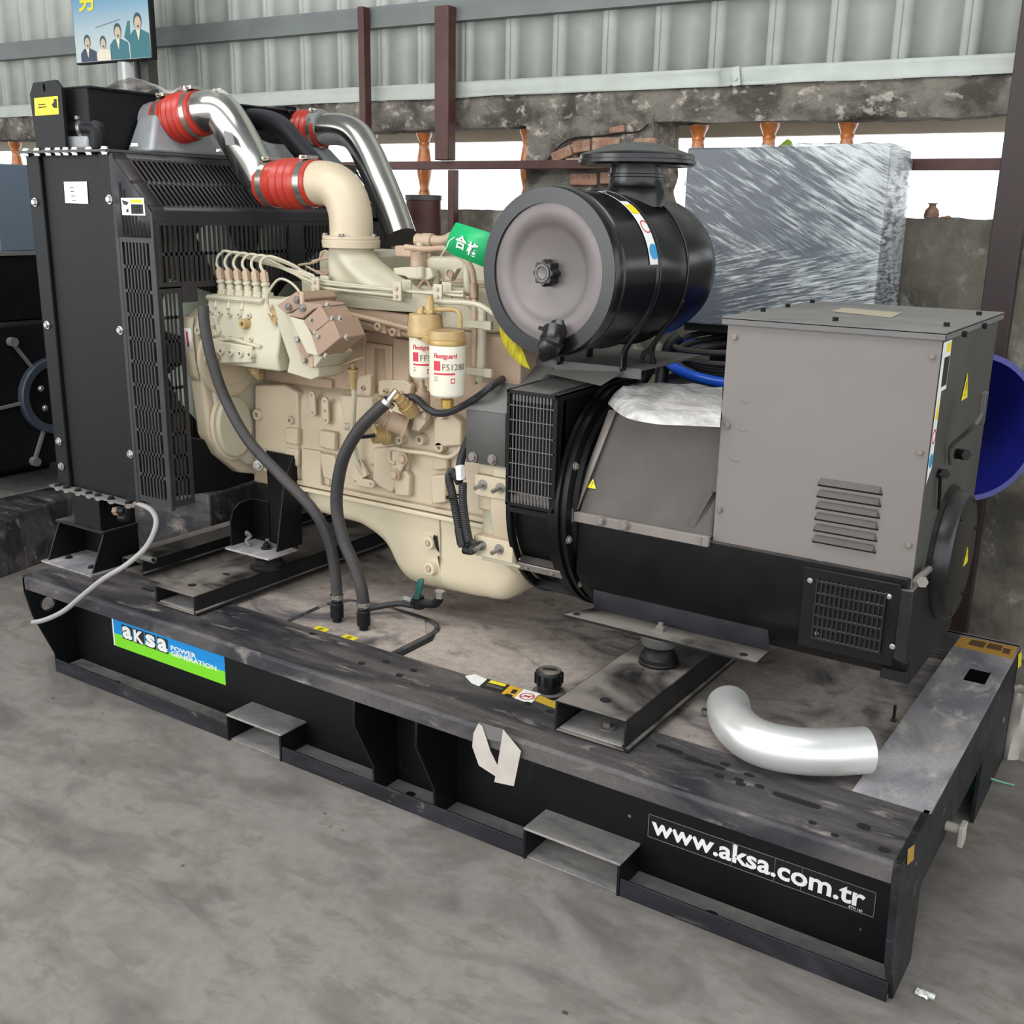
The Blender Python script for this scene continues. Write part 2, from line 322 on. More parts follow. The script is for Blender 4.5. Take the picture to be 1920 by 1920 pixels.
# turned balusters
def baluster_mesh():
    H = .37; pr = [(0, .034), (.02, .036), (.035, .030), (.05, .027), (.07, .030), (.085, .026), (.10, .022), (.13, .027), (.16, .034), (.19, .037), (.23, .034), (.27, .027), (.29, .024), (.30, .027), (.31, .024), (.325, .029), (.34, .036), (.352, .040), (.37, .040)]
    m = MB(); m.lathe((0, 0, 0), (0, 0, 1), pr, 20); return m
bme = baluster_mesh().mesh('baluster', M['bal'], ang=30)
bl = [(-5.77, 'at the far left edge, beside the grey-blue cabinet'), (-3.35, 'just right of the red hoses, mostly behind the polished pipe'), (-3.0, 'half hidden by the chrome pipe, left of the thin brown post'), (-2.675, 'between the thin and the thick brown posts'), (-2.10, 'right of the thick brown post, beside brick pillar'), (-1.285, 'at the left top corner of the wrapped cabinet'), (-.985, 'above the wrapped cabinet beside the green leaf'), (-.675, 'above the middle right of the wrapped cabinet'), (-.02, 'right of the wrapped cabinet, behind the tall dark post')]
for i, (x, t) in enumerate(bl):
    o = bpy.data.objects.new('baluster', bme); COL.objects.link(o); wallplace(o, x, .08, 1.583); tag(o, 'turned orange baluster '+t, 'baluster', 'balusters in the wall openings')
# eave outside the openings
m = MB(); m.box((-12, .55, 1.925), (4, .60, 2.06)); m.box((-12, .22, 2.06), (4, .8, 2.09)); wbuild(m, 'trim_7', M['soffit'])
# pot and rubble on the sill
m = MB(); m.lathe((-.325, .05, 1.585), (0, 0, 1), [(0, .026), (.012, .028), (.03, .024), (.042, .013), (.05, .012), (.053, .018), (.055, .018), (.053, .012), (.04, .012)], 16); tag(wobj(m, 'clay_pot', M['brick']), 'tiny brown clay pot on wall sill right of wrapped cabinet', 'pot')
m = MB(); m.lathe((-.275, .03, 1.583), (1, 0, .2), [(-.02, .003), (-.012, .012), (.004, .010), (.016, .012), (.026, .004)], 7); tag(wobj(m, 'rubble_stone', M['brick'], bevel=.002), 'small stone chip lying beside the clay pot on sill', 'stone')
m = MB(); m.lathe((-2.70, .06, 1.58), (0, 0, 1), [(0, .02), (.02, .022), (.03, .015)], 8); tag(wobj(m, 'rubble_lump', M['brick'], bevel=.002), 'small pinkish lump on sill between the two brown posts', 'stone')
m = MB(); lf = [(-.035, 0), (-.02, .012), (0, .03), (.018, .02), (.03, .0), (.0, -.01)]
m.sheet([(-.93+a, .14+.2*b, 1.855+b) for a, b in lf], .001, (0, 1, 0)); o = tag(wobj(m, 'green_leaf', flat('leaf_green', (150, 190, 50), .5)), 'bright green leaf peeking above the wrapped cabinet', 'leaf')
m = MB(); m.box((-4, 20, -1), (4, 20.1, -.9))

# ================================================================ base frame (skid)
M['deck'] = grime('dusty_deck_paint', ((60, 60, 68), (178, 166, 156), (122, 112, 106)), 2.4, (1, 1.5, 1), (0, 0, .5), .6, .15, .003, ((.30, .56), (.52, .72)), 1.1, 40, .4)
M['skid'] = grime('worn_black_skid_paint', ((20, 21, 24), (46, 46, 52), (116, 112, 108)), 4.2, (.7, 1.6, 2.5), (0, 0, 0), .5, .12, .002, ((.35, .75), (.60, .78)), 1.2, 70, .35, speck=150)
M['skidtop'] = grime('dusty_skid_top', ((38, 38, 44), (92, 87, 85), (158, 150, 142)), 4.5, (.5, 2.0, 1), (0, 0, .1), .55, .12, .002, ((.35, .66), (.54, .76)), .9, 70, .4)
M['skidside'] = grime('black_skid_side', ((9, 10, 12), (18, 19, 22), (48, 48, 52)), 3.0, (1, 1, 1), (0, 0, 0), .45, .1, .002, ((.4, .8), (.66, .85)), 1, 80, .3, speck=110)
M['endtop'] = grime('pale_dust_top', ((112, 110, 116), (164, 160, 160), (190, 182, 170)), 3.4, (1.6, .8, 1), (0, 0, 0), .65, .12, .002, ((.3, .65), (.5, .7)), .7, 70, .3)
M['dustfl'] = grime('dust_layer', ((110, 108, 110), (150, 146, 142), (164, 158, 150)), 4, (1, 2, 1), (0, 0, 0), .85, .1, .002)
M['hole'] = flat('black_hole', (10, 10, 11), .9)
M['blk'] = paint('black_satin', (10, 10, 12), .42, 0, .1, 6, spec=.22, dust=.3, side=.015, dustcol=(120, 114, 108))
M['blkd'] = paint('black_dusty', (20, 20, 22), .5, 0, .1, 6, spec=.3, dust=.85, side=.03, dustcol=(134, 126, 118))
M['steel'] = paint('bolt_steel', (150, 148, 142), .35, .8, .1, 20, dust=.3)
M['zinc'] = paint('bright_zinc', (200, 200, 196), .25, .9, .05, 20)
M['dbolt'] = paint('grey_painted_bolt', (120, 112, 106), .45, .2, .1, 30, dust=.4)
W = 1.409; ZT = .327
sk = thing('generator_base_frame', (1.5, .7, FZ), 'long black steel base frame carrying the engine and generator, deck grey with dust', 'base frame')
# front long beam, C shape open to the front: top flange with lip, web, bottom flange with lip
m = MB(); m.prism([(0, ZT-.050), (.006, ZT-.050), (.006, ZT-.012), (.012, ZT-.006), (.235, ZT-.006), (.235, ZT), (.008, ZT), (0, ZT-.008)], 'x', 0, 2.984)
m.build('top_flange', M['skidtop'], sk, bevel=.002)
m = MB(); m.box((.008, .185, FZ), (2.983, .193, ZT-.006)); m.build('web', M['skidside'], sk)
m = MB(); m.box((.11, .17, FZ+.0), (3.0, .19, FZ+.004)); 
FP = [(.925, 1.165), (2.05, 2.335)]  # fork pockets (x ranges)
segs = [(.02, .925), (1.165, 2.05), (2.335, 2.99)]
for a, b in segs:
    m = MB(); m.box((a, .083, FZ+.006), (b, .19, FZ+.012)); m.build('bottom_flange', M['dustfl'], sk)
    m = MB(); m.box((a, .077, FZ), (b, .084, FZ+.05)); m.build('bottom_lip', M['skid'], sk, bevel=.0015)
for a, b in FP:
    m = MB(); z1 = FZ+.085; y0 = .075; y1 = .19 if a < 2 else .19
    m.box((a, y0, FZ), (a+.007, y1, z1)); p = m.build('fork_pocket', M['skidside'], sk); m = MB(); m.box((b-.007, y0, FZ), (b, y1, z1)); m.build('pocket_side', M['skidside'], p)
    m = MB(); m.box((a, y0, z1), (b, y1, z1+.007)); m.build('pocket_top', M['dustfl'], p, bevel=.002)
    m = MB(); m.box((a+.007, y0+.01, FZ+.001), (b-.007, y1, FZ+.004)); m.build('pocket_floor', M['dustfl'], p)
for xg in (1.532, 1.751):
    m = MB(); m.prism([(.004, ZT-.056), (.001, .204), (.08, .04), (.083, FZ+.01), (.186, FZ+.01), (.186, ZT-.006), (.012, ZT-.006)], 'x', xg-.004, xg+.004); m.build('gusset', M['skidside'], sk, bevel=.001)
# left end plate with lifting hole (slanted outline)
m = MB(); m.prism(keyhole([(0, ZT-.01), (0, .26), (.02, .17), (.09, 0), (.09, FZ), (.19, FZ), (.19, ZT-.01)], 2, (.08, .20), .027, .027, -1), 'x', .0, .008)
m.build('end_plate', M['skidside'], sk)
m = MB(); m.prism([(0, ZT), (0, .265), (.02, .262), (.05, ZT-.01)], 'x', 0, .01)
o = m.build('end_corner', M['skid'], sk)
m = MB(); m.ring((.0, .08, .20), (1, 0, 0), .03, .026, .012, 24); m.build('lifting_hole_rim', M['skid'], sk)
# right end plate
m = MB(); m.prism([(0, ZT), (0, .272), (.03, .07), (.085, -.02), (.095, FZ), (.25, FZ), (.25, ZT)], 'x', 2.984, 3.0); m.build('end_plate', M['skid'], sk, bevel=.002)
# right end cross beam and its raised dusty top with the square cut-out
wx0, wx1, wy0, wy1 = 2.905, 2.965, 1.03, 1.145
m = MB()
for lo, hi in (((2.83, .235, ZT-.008), (wx0, W, ZT)), ((wx1, .235, ZT-.008), (3.0, W, ZT)), ((wx0, .235, ZT-.008), (wx1, wy0, ZT)), ((wx0, wy1, ZT-.008), (wx1, W, ZT))): m.box(lo, hi)
m.build('end_beam_top', M['endtop'], sk)
m = MB(); m.box((2.992, .25, .14), (3.0, .95, ZT-.008)); m.box((2.83, .24, .2), (2.836, W, ZT-.008)); m.build('end_beam_side', M['skid'], sk)
m = MB(); m.box((2.99, .95, FZ), (3.0, 1.409, ZT-.008)); m.box((2.83, 1.2, FZ), (2.99, 1.21, ZT-.01)); m.build('end_leg', M['skid'], sk)
m = MB(); m.box((2.836, .8, .1), (2.99, 1.25, .105)); m.build('end_shelf', M['skidside'], sk)
# rear long beam
m = MB(); m.box((0, W-.235, ZT-.008), (2.83, W, ZT)); m.box((0, W-.02, FZ), (3.0, W-.01, ZT)); m.build('rear_beam', M['skidtop'], sk)
# fuel tank deck between the beams, slightly sunk
dz = ZT-.014
wx = (1.05, 1.46); wyy = (.235, .47)
m = MB()
def deckf(u, v):
    x = .02+2.81*u; y = .2+1.0*v; return (x, y, dz+.002*mnoise.noise(Vector((x*3, y*3, 0))))
m.grid(deckf, 60, 24); m.box((.02, .236, -.02), (2.82, 1.18, dz-.02)); m.build('tank_deck', M['deck'], sk, ang=60)
m = MB()
def ridge(path, r): m.tube([(a, b, dz-.003) for a, b in path], r, 8, 6)
ridge([(1.04, .235), (1.03, .42), (1.06, .50), (1.16, .53), (1.34, .53), (1.44, .50), (1.47, .42), (1.47, .235)], .011)
m.build('hose_plate_rim', M['skidtop'], sk)
m = MB(); m.prism([(1.05, .236), (1.04, .42), (1.08, .5), (1.2, .525), (1.38, .515), (1.46, .42), (1.46, .236)], 'z', dz, dz+.004); m.build('hose_plate', M['deck'], sk)
m = MB(); m.prism([(1.455, .238), (1.455, .40), (1.48, .44), (1.50, .40), (1.50, .238)], 'z', dz-.001, dz+.0025); m.build('hose_plate_recess', M['hole'], sk)
# cross channels the mounts stand on: box section, open ended
def channel(name, x0, x1, y0, y1, h, mat=None):
    t = .006; z = ZT
    m = MB(); m.prism([(x0, z), (x1, z), (x1, z+h-.008), (x1-.008, z+h), (x0+.006, z+h), (x0, z+h-.006), (x0, z)], 'y', y0, y0+.001) if 0 else None
    m.box((x0, y0, z+.001), (x1, y1, z+t)); m.box((x0, y0, z+.001), (x0+t, y1, z+h)); m.box((x1-t, y0, z+.001), (x1, y1, z+h)); m.box((x0, y0, z+h-t), (x1, y1, z+h))
    m.cyl((x1+.003, y0, z+.008), (x1+.003, y1, z+.008), .008, n=8)
    c = m.build(name, M['blkd'], sk, bevel=.003); return c
ch1 = channel('cross_channel', .60, .79, .09, 1.28, .065)
ch2 = channel('cross_channel', 2.125, 2.325, .09, 1.28, .085)
ch3 = channel('cross_channel', .235, .345, .24, 1.28, .05)
m = MB(); m.box((2.135, .1, ZT+.007), (2.31, .5, ZT+.010)); m.build('channel_floor', M['dustfl'], ch2)
m = MB(); m.box((.61, .1, ZT+.007), (.78, .4, ZT+.010)); m.build('channel_floor', M['dustfl'], ch1)
m = MB(); m.cyl((2.235, .165, ZT+.010), (2.235, .165, ZT+.013), .022, n=20); m.cyl((2.235, .165, ZT+.013), (2.235, .165, ZT+.024), .010, n=6); m.build('bolt', M['dbolt'], ch2)
def slot(poly_c, L, r, ang=0, z=ZT+.0006, par=sk):
    m = MB(); c = Vector(poly_c+(z,)); d = Vector((math.cos(ang), math.sin(ang), 0)); p = Vector((-d.y, d.x, 0)); pts = []
    for s_, a0 in ((1, -90), (-1, 90)):
        for k in range(7): a = math.radians(a0+30*k); pts.append(c+d*(s_*max(0, L/2-r))+d*r*math.cos(a)+p*r*math.sin(a))
    m.sheet(pts, .0008, (0, 0, 1)); m.build('slot' if L > 2.1*r else 'hole', M['hole'], par)
slot((.70, .16), .03, .013, 0, ZT+.0655, ch1); slot((.705, .30), .03, .007, 0, ZT+.0655, ch1)
slot((2.23, .16), .03, .014, 0, ZT+.0855, ch2)
for c, L, r in [((.47, .16), .06, .008), ((.86, .16), .05, .007), ((1.02, .20), .024, .007), ((1.19, .20), .024, .007), ((1.46, .12), .024, .009), ((1.51, .17), .024, .009), ((1.60, .12), .024, .009), ((1.61, .17), .024, .009),
                ((1.92, .19), .024, .008), ((1.99, .18), .024, .008), ((2.06, .175), .024, .008), ((2.405, .17), .07, .008), ((2.505, .155), .10, .008), ((2.545, .18), .024, .007), ((2.61, .165), .024, .007), ((2.555, .12), .024, .007), ((2.60, .13), .024, .007), ((2.61, .115), .024, .007), ((2.65, .13), .024, .007), ((2.74, .12), .11, .009), ((2.80, .05), .018, .007), ((2.895, .10), .03, .010), ((2.955, .035), .022, .009), ((2.855, .03), .018, .006)]: slot(c, L, r)
slot((.30, .13), .03, .007, 0, FZ+.0125); slot((1.62, .14), .03, .012, 0, FZ+.0125); slot((2.56, .13), .03, .009, 0, FZ+.0125)
# logo plate: blue over green with white letters on dark blocks
Xd = (1, 0, 0); Zd = (0, 0, 1)
yl = .183

# ================================================================ alternator
M['cab'] = paint('dusty_grey_cabinet', (117, 110, 106), .5, 0, .05, 2.5, dust=.5, dustcol=(150, 145, 140), bump=.05, bscale=300)
M['cabside'] = paint('dark_cabinet_side', (66, 66, 62), .45, 0, .08, 4, dust=.6, side=.1, dustcol=(120, 116, 110))
M['lid'] = paint('dusty_lid', (104, 102, 100), .55, 0, .1, 3, dust=.5, dustcol=(140, 136, 130))
M['stator'] = paint('dusty_stator_plate', (74, 70, 66), .6, 0, .12, 7, side=.5, dustcol=(98, 91, 85))
M['band'] = paint('grey_band', (122, 114, 108), .5, 0, .08, 8, dust=.3)
M['blkg'] = paint('gloss_black', (14, 14, 16), .28, 0, .1, 6, dust=.25, side=.02, dustcol=(120, 114, 108))
M['mesh'] = flat('grille_wire_grey', (92, 88, 86), .5)
M['yel'] = flat('label_yellow', (235, 215, 40), .5); M['wht'] = flat('label_white', (232, 232, 228), .5); M['ink'] = flat('label_ink', (25, 25, 25), .6)
M['blue'] = flat('label_blue', (50, 150, 200), .5); M['red'] = flat('label_red', (200, 50, 55), .5)
def hexbolt_mesh(name, mat, r=.01, washer=True):
    m = MB()
    if washer: m.cyl((0, 0, 0), (0, 0, r*.22), r*1.35, n=16)
    m.lathe((0, 0, 0), (0, 0, 1), [(0, r), (r*.8, r), (r*.95, r*.8)], 6); return m.mesh(name, mat)
BOLT = hexbolt_mesh('bolt', M['dbolt']); BOLTB = hexbolt_mesh('bolt', M['blk']); BOLTZ = hexbolt_mesh('bolt', M['zinc'])
def bolts(par, pts, d, r, me=BOLT, name='bolt'):
    for i, p in enumerate(pts): inst(me, name, p, d, par, r/.01, i*.7)
def tri(par, o, X, Y, s, th=.0008, mat=None):  # warning triangle sticker
    X = Vector(X).normalized(); Y = Vector(Y).normalized(); N = X.cross(Y); O = Vector(o); P = lambda a, b, k: O+X*a*s+Y*b*s+N*k
    m = MB(); m.sheet([P(-.5, -.4, 0), P(.5, -.4, 0), P(0, .5, 0)], th, N); q = m.build('warning_sticker', mat or M['yel'], par)
    m = MB(); m.sheet([P(-.05, .2, th), P(.05, .2, th), P(.03, -.12, th), P(-.03, -.12, th)], .0003, N); m.sheet([P(-.04, -.2, th), P(.04, -.2, th), P(.04, -.28, th), P(-.04, -.28, th)], .0003, N); m.build('exclamation_mark', M['ink'], q)
al = thing('alternator', (2.3, .72, .5), 'black alternator with dusty grey terminal cabinet and grilled fan end, right half of base', 'alternator')
CY, CZ, R0 = .70, .793, .33
def arc(cy, cz, r, a0, a1, n): return [(cy+r*math.cos(math.radians(a0+(a1-a0)*k/n)), cz+r*math.sin(math.radians(a0+(a1-a0)*k/n))) for k in range(n+1)]
# fan housing: round below, squared inlet box on the near upper side
prof = arc(CY, CZ, R0, 180, 420, 40)+[(.80, 1.135), (.372, 1.122)]
m = MB(); m.prism(arc(CY, CZ, .30, 180, 420, 40)+[(.80, 1.10), (.415, 1.10)], 'x', 1.79, 1.93); hs = m.build('fan_housing', M['blk'], al)
for a, b in ((1.78, 1.795), (1.915, 1.94)):
    m = MB(); out = prof; inn = arc(CY, CZ, R0-.022, 180, 420, 40)+[(.80, 1.10), (.395, 1.10)]
    n = len(out); vs = [(a, y, z) for y, z in out]+[(a, y, z) for y, z in inn]+[(b, y, z) for y, z in out]+[(b, y, z) for y, z in inn]; fs = []
    for i in range(n):
        j = (i+1) % n; fs += [(i, j, n+j, n+i), (2*n+i, 3*n+i, 3*n+j, 2*n+j), (i, 2*n+i, 2*n+j, j), (n+i, n+j, 3*n+j, 3*n+i)]
    m.add(vs, fs); m.build('housing_rim', M['blk'], al, bevel=.002)
m = MB(); m.add([(1.781, .373, 1.121), (1.94, .373, 1.121), (1.94, .80, 1.135), (1.781, .80, 1.135), (1.781, .373, 1.115), (1.94, .373, 1.115), (1.94, .80, 1.125), (1.781, .80, 1.125)], [(0, 1, 2, 3), (7, 6, 5, 4), (0, 4, 5, 1), (1, 5, 6, 2), (2, 6, 7, 3), (3, 7, 4, 0)]); m.build('inlet_box_top', M['lid'], al)
m = MB()  # cross ribs round the lower half
for a in (181, 212, 238, 262, 290, 320):
    m = MB(); c, s_ = math.cos(math.radians(a)), math.sin(math.radians(a)); m.obox((1.855, CY+c*(R0-.012), CZ+s_*(R0-.012)), (.13, .024, .014), (1, 0, 0), (0, c, s_)); m.build('housing_rib', M['blk'], al)
c, s_ = math.cos(math.radians(214)), math.sin(math.radians(214)); m = MB(); m.obox((1.86, CY+c*R0, CZ+s_*R0), (.15, .008, .028), (1, 0, 0), (0, c, s_)); pb = m.build('housing_clip', M['band'], al, bevel=.001)
bolts(pb, [(1.82, CY+c*(R0+.004), CZ+s_*(R0+.004)), (1.905, CY+c*(R0+.004), CZ+s_*(R0+.004))], (0, c, s_), .006)
# inlet grille
g = MB(); x0, x1, z0, z1, yg = 1.781, 1.94, .800, 1.120, .366
for lo, hi in (((x0, yg, z0), (x0+.010, yg+.01, z1)), ((x1-.010, yg, z0), (x1, yg+.01, z1)), ((x0, yg, z0), (x1, yg+.01, z0+.010)), ((x0, yg, z1-.010), (x1, yg+.01, z1))): g.box(lo, hi)
gf = g.build('inlet_grille_frame', M['blk'], al, bevel=.001)
g = MB()
for k in range(1, 13): x = x0+.01+(x1-x0-.02)*k/13; g.box((x-.0011, yg+.001, z0), (x+.0011, yg+.005, z1))
for k in range(1, 8): z = z0+(z1-z0)*k/8; g.box((x0, yg, z-.0011), (x1, yg+.004, z+.0011))
stuff(g.build('inlet_grille_bars', M['mesh'], al))
g = MB()
for k in range(1, 13): x = x0+.01+(x1-x0-.02)*k/13; g.box((x-.003, yg+.002, z1-.028), (x+.003, yg+.006, z1-.008)); g.box((x-.003, yg+.002, z0+.008), (x+.003, yg+.006, z0+.03))
stuff(g.build('inlet_grille_teeth', M['mesh'], al))
m = MB(); m.box((1.795, .40, .815), (1.93, .43, 1.10)); m.build('inlet_painted_shade', M['hole'], al)  # black box standing in for the shade inside the inlet
m = MB(); m.add([(1.80, .378, .812), (1.925, .378, .812), (1.925, .42, .85), (1.80, .42, .85), (1.80, .42, .812), (1.925, .42, .812)], [(0, 1, 2, 3), (3, 2, 5, 4), (0, 3, 4), (1, 5, 2)]); m.build('inlet_ledge', M['band'], al)
bolts(gf, [(x0+.008, yg, z0+.01), (x1-.008, yg, z0+.01), (x0+.008, yg, z1-.01), (x1-.008, yg, z1-.01)], (0, -1, 0), .004, BOLTB)
# spigot ring and cone to the stator
m = MB(); m.lathe((1.94, CY, CZ), (1, 0, 0), [(0, .335), (.012, .335), (.014, .325), (.022, .325), (.024, .33), (.034, .33), (.036, .30), (.046, .29), (.05, .26)], 56); m.build('adapter_ring', M['blk'], al)
bolts(al, [(1.974, CY+.318*math.cos(math.radians(a)), CZ+.318*math.sin(math.radians(a))) for a in (155, 192, 222, 248)], (1, 0, 0), .009)
# stator frame: dark lower body, grey upper shell, clamp band
low = [(.415, .79), (.415, .63), (.46, .565), (.52, .51), (.60, .475), (.84, .475), (.92, .51), (1.02, .63), (1.02, .79)]
m = MB(); m.prism(low, 'x', 1.985, 2.86); m.build('stator_frame', M['blk'], al, bevel=.004)
m = MB(); m.hexa([(1.975, .42, .79), (2.372, .42, .79), (2.372, 1.02, .79), (1.975, 1.02, .79), (2.02, .50, 1.072), (2.372, .50, 1.072), (2.372, .94, 1.072), (2.02, .94, 1.072)]); m.build('stator_shell', M['stator'], al, bevel=.012, seg=3)
m = MB(); m.add([(1.973,0.412,0.807), (1.986,0.412,0.807), (2.05,0.49,1.076), (2.029,0.49,1.076), (1.962,0.43,0.812)], [(0, 1, 2, 3, 4)]); m.build('shell_edge_strip', M['band'], al, solid=.004)
m = MB(); m.box((1.972, .404, .776), (2.371, .42, .803)); bd = m.build('clamp_band', M['band'], al, bevel=.002)
m = MB(); m.box((1.963, .400, .774), (1.978, .43, .812)); m.box((2.345, .401, .778), (2.352, .41, .800)); m.build('band_clip', M['cab'], bd)
bolts(bd, [(2.064,0.404,0.793), (2.136,0.404,0.793)], (0, -1, 0), .0115)
m = MB(); m.hexa([(2.45,0.41,2.032)]*0 or [(2.30, .425, .82), (2.32, .425, .815), (2.33, .43, .815), (2.31, .43, .82), (2.352, .438, .91), (2.36, .438, .91), (2.365, .448, .91), (2.355, .448, .91)]); m.build('side_rib', M['stator'], al)
tri(al, (2.012, .4415, .878), (1, 0, 0), (0, .27, 1), .028)
# terminal cabinet
cx0, cx1, cy0, cy1, cz0, cz1 = 2.372, 2.862, .43, 1.08, .765, 1.343
m = MB(); m.box((cx0+.002, cy0+.004, cz0), (cx1, cy1, cz1)); m.build('cabinet_body', M['cabside'], al, bevel=.002)
m = MB(); m.box((cx0, cy0-.002, cz0), (cx1+.001, cy0+.003, cz1-.002)); fp = m.build('cabinet_front_panel', M['cab'], al, bevel=.0015)
m = MB(); m.box((cx0-.012, cy0-.012, cz1), (cx1+.010, cy1+.01, cz1+.006)); m.box((cx0-.012, cy0-.012, cz1-.012), (cx1+.010, cy0-.009, cz1+.004)); m.box((cx1+.007, cy0-.012, cz1-.012), (cx1+.010, cy1+.01, cz1+.004))
ld = m.build('cabinet_lid', M['lid'], al, bevel=.001)
bolts(fp, [(2.392,0.428,1.302), (2.846,0.428,1.295), (2.39,0.428,1.087), (2.845,0.428,1.082), (2.386,0.428,0.873), (2.845,0.428,0.866)], (0, -1, 0), .0068)
bolts(fp, [(2.488,0.428,0.778), (2.646,0.428,0.778), (2.804,0.428,0.777)], (0, -1, 0), .0115)
sq = MB(); sq.lathe((0, 0, 0), (0, 0, 1), [(0, .007), (.009, .007)], 6); sqm = sq.mesh('bolt', M['hole'])
for p in ((2.385, .62, 1.349), (2.385, .80, 1.349), (2.385, 1.0, 1.349), (2.606,0.501,1.349), (2.84,0.561,1.349), (2.838,0.933,1.349)): inst(sqm, 'bolt', p, (0, 0, 1), ld)
for p in ((2.873,0.808,1.334), (2.873,0.579,1.333)): inst(sqm, 'bolt', p, (1, 0, 0), ld)
m = MB(); m.sheet([(2.517,0.751,1.35), (2.511,0.877,1.35), (2.67,0.84,1.35), (2.687,0.681,1.35)], .0008, (0, 0, 1)); m.build('faded_label', flat('faded_paper', (168, 160, 138), .8), ld)
# louvres: pressed hoods open underneath
for k in range(6):
    xl, xr = 2.625, 2.775; zz = .990-.0278*k; m = MB()
    A = [(xl, cy0-.002, zz-.016), (xr, cy0-.002, zz-.016), (xr, cy0-.002, zz+.002), (xl+.006, cy0-.002, zz+.002)]
    m.add([(xl, cy0-.003, zz-.014), (xr, cy0-.003, zz-.014), (xr-.006, cy0-.003, zz+.002), (xl+.006, cy0-.003, zz+.002), (xl+.006, cy0-.013, zz-.012), (xr-.006, cy0-.013, zz-.012)], [(3, 2, 5, 4), (0, 3, 4), (1, 5, 2)])
    m.build('louvre', M['stator'], fp)
    m = MB(); m.box((xl, cy0-.0035, zz-.0185), (xr, cy0-.0024, zz-.013)); m.build('louvre_slot', M['hole'], fp)
m = MB()
for a, b in (((2.431,0.428,1.148), 0), ((2.43,0.428,1.077), 0), ((2.416,0.428,1.001), 0)):
    a = Vector(a); m.tube([a+Vector((-.012, 0, .004)), a+Vector((0, 0, -.001)), a+Vector((.012, 0, .002))], .0006, 5, 4)
m.build('scratch_marks', M['stator'], fp)
# lower end section with outlet grille, end bracket, bearing cover
m = MB(); m.box((2.62, .405, .575), (2.845, .414, .775)); eb = m.build('outlet_panel', M['blk'], al, bevel=.001)
m = MB(); gx0, gx1, gz0, gz1 = 2.655, 2.815, .605, .748
m.box((gx0, .402, gz0), (gx1, .404, gz1)); m.build('outlet_opening', M['hole'], al)
m = MB(); m.box((2.735, .4005, .61), (2.812, .4018, .632)); m.box((2.70, .4005, .63), (2.812, .4018, .655)); m.build('floor_glimpse', flat('light_seen_through', (150, 150, 146), .9), al) if 0 else None
m = MB()
for k in range(15): x = gx0+(gx1-gx0)*k/14; m.box((x-.0018, .397, gz0-.004), (x+.0018, .402, gz1+.004))
for k in range(6): z = gz0+(gz1-gz0)*k/5; m.box((gx0, .3965, z-.0022), (gx1, .401, z+.0022))
stuff(m.build('outlet_grille', M['blkd'], al))
bolts(eb, [(2.636,0.405,0.744), (2.821,0.405,0.744), (2.665,0.405,0.616), (2.842,0.405,0.625)], (0, -1, 0), .005, BOLTZ)
m = MB(); m.hexa([(2.815, .408, .60), (2.878, .408, .585), (2.878, 1.0, .56), (2.815, 1.0, .56), (2.835, .408, .765), (2.872, .408, .765), (2.872, 1.0, .79), (2.835, 1.0, .79)]); m.box((2.80, .50, .50), (2.87, .95, .60)); m.build('end_bracket', M['blkd'], al, bevel=.003)
m = MB(); m.lathe((2.86, .73, .772), (1, 0, 0), [(0, .175), (.012, .175), (.014, .165), (.04, .163), (.05, .155), (.052, .15)], 48); bc = m.build('bearing_cover', M['blkg'], al)
bolts(bc, [(2.91, .73+.145*math.cos(a), .772+.145*math.sin(a)) for a in (.3, 1.2, 2.2, 3.3, 4.3, 5.3)], (1, 0, 0), .005, BOLTB)
tri(bc, (2.9125, .78, .76), (0, 1, 0), (0, 0, 1), .05)
tri(al, (2.864,0.744,1.19), (0, 1, 0), (0, 0, 1), .07)
m = MB(); a, b = Vector((2.88,0.509,0.794)), Vector((2.88,0.406,0.799)); m.cyl(a, b, .008, n=10); m.build('end_stud', M['dbolt'], al); m = MB(); m.cyl((2.885,0.384,0.8), (2.9,0.356,0.809), .013, n=6); m.build('end_bolt', M['dbolt'], al)
# side label strip (white with yellow, red and blue signs)
def quad(pts, mat, par, name='label', off=0, nrm=(1, 0, 0)): m = MB(); m.sheet([Vector(p)+Vector(nrm)*off for p in pts], .0006, nrm); return m.build(name, mat, par)
xs = cx1+.0015
q = quad([(xs, .44, 1.325), (xs, .52, 1.325), (xs, .52, 1.215), (xs, .475, 1.215), (xs, .475, 1.04), (xs, .44, 1.01)], M['wht'], al, 'warning_label')
quad([(xs, .475, 1.32), (xs, .515, 1.32), (xs, .515, 1.30), (xs, .475, 1.30)], M['yel'], q, 'label_print', .0006)
quad([(xs, .465, 1.29), (xs, .515, 1.29), (xs, .515, 1.225), (xs, .465, 1.225)], M['ink'], q, 'label_print', .0006)
m = MB(); O = Vector((xs+.0007, .458, 1.175)); m.sheet([O+Vector((0, -.012, -.022)), O+Vector((0, .014, -.022)), O+Vector((0, .0, .03))], .0005, (1, 0, 0)); m.build('label_print', M['yel'], q)
m = MB(); m.ring((xs+.0007, .457, 1.115), (1, 0, 0), .017, .013, .0005, 20); m.build('label_print', M['red'], q)
m = MB(); m.cyl((xs+.0007, .457, 1.06), (xs+.0013, .457, 1.06), .016, n=20); m.build('label_print', M['blue'], q)
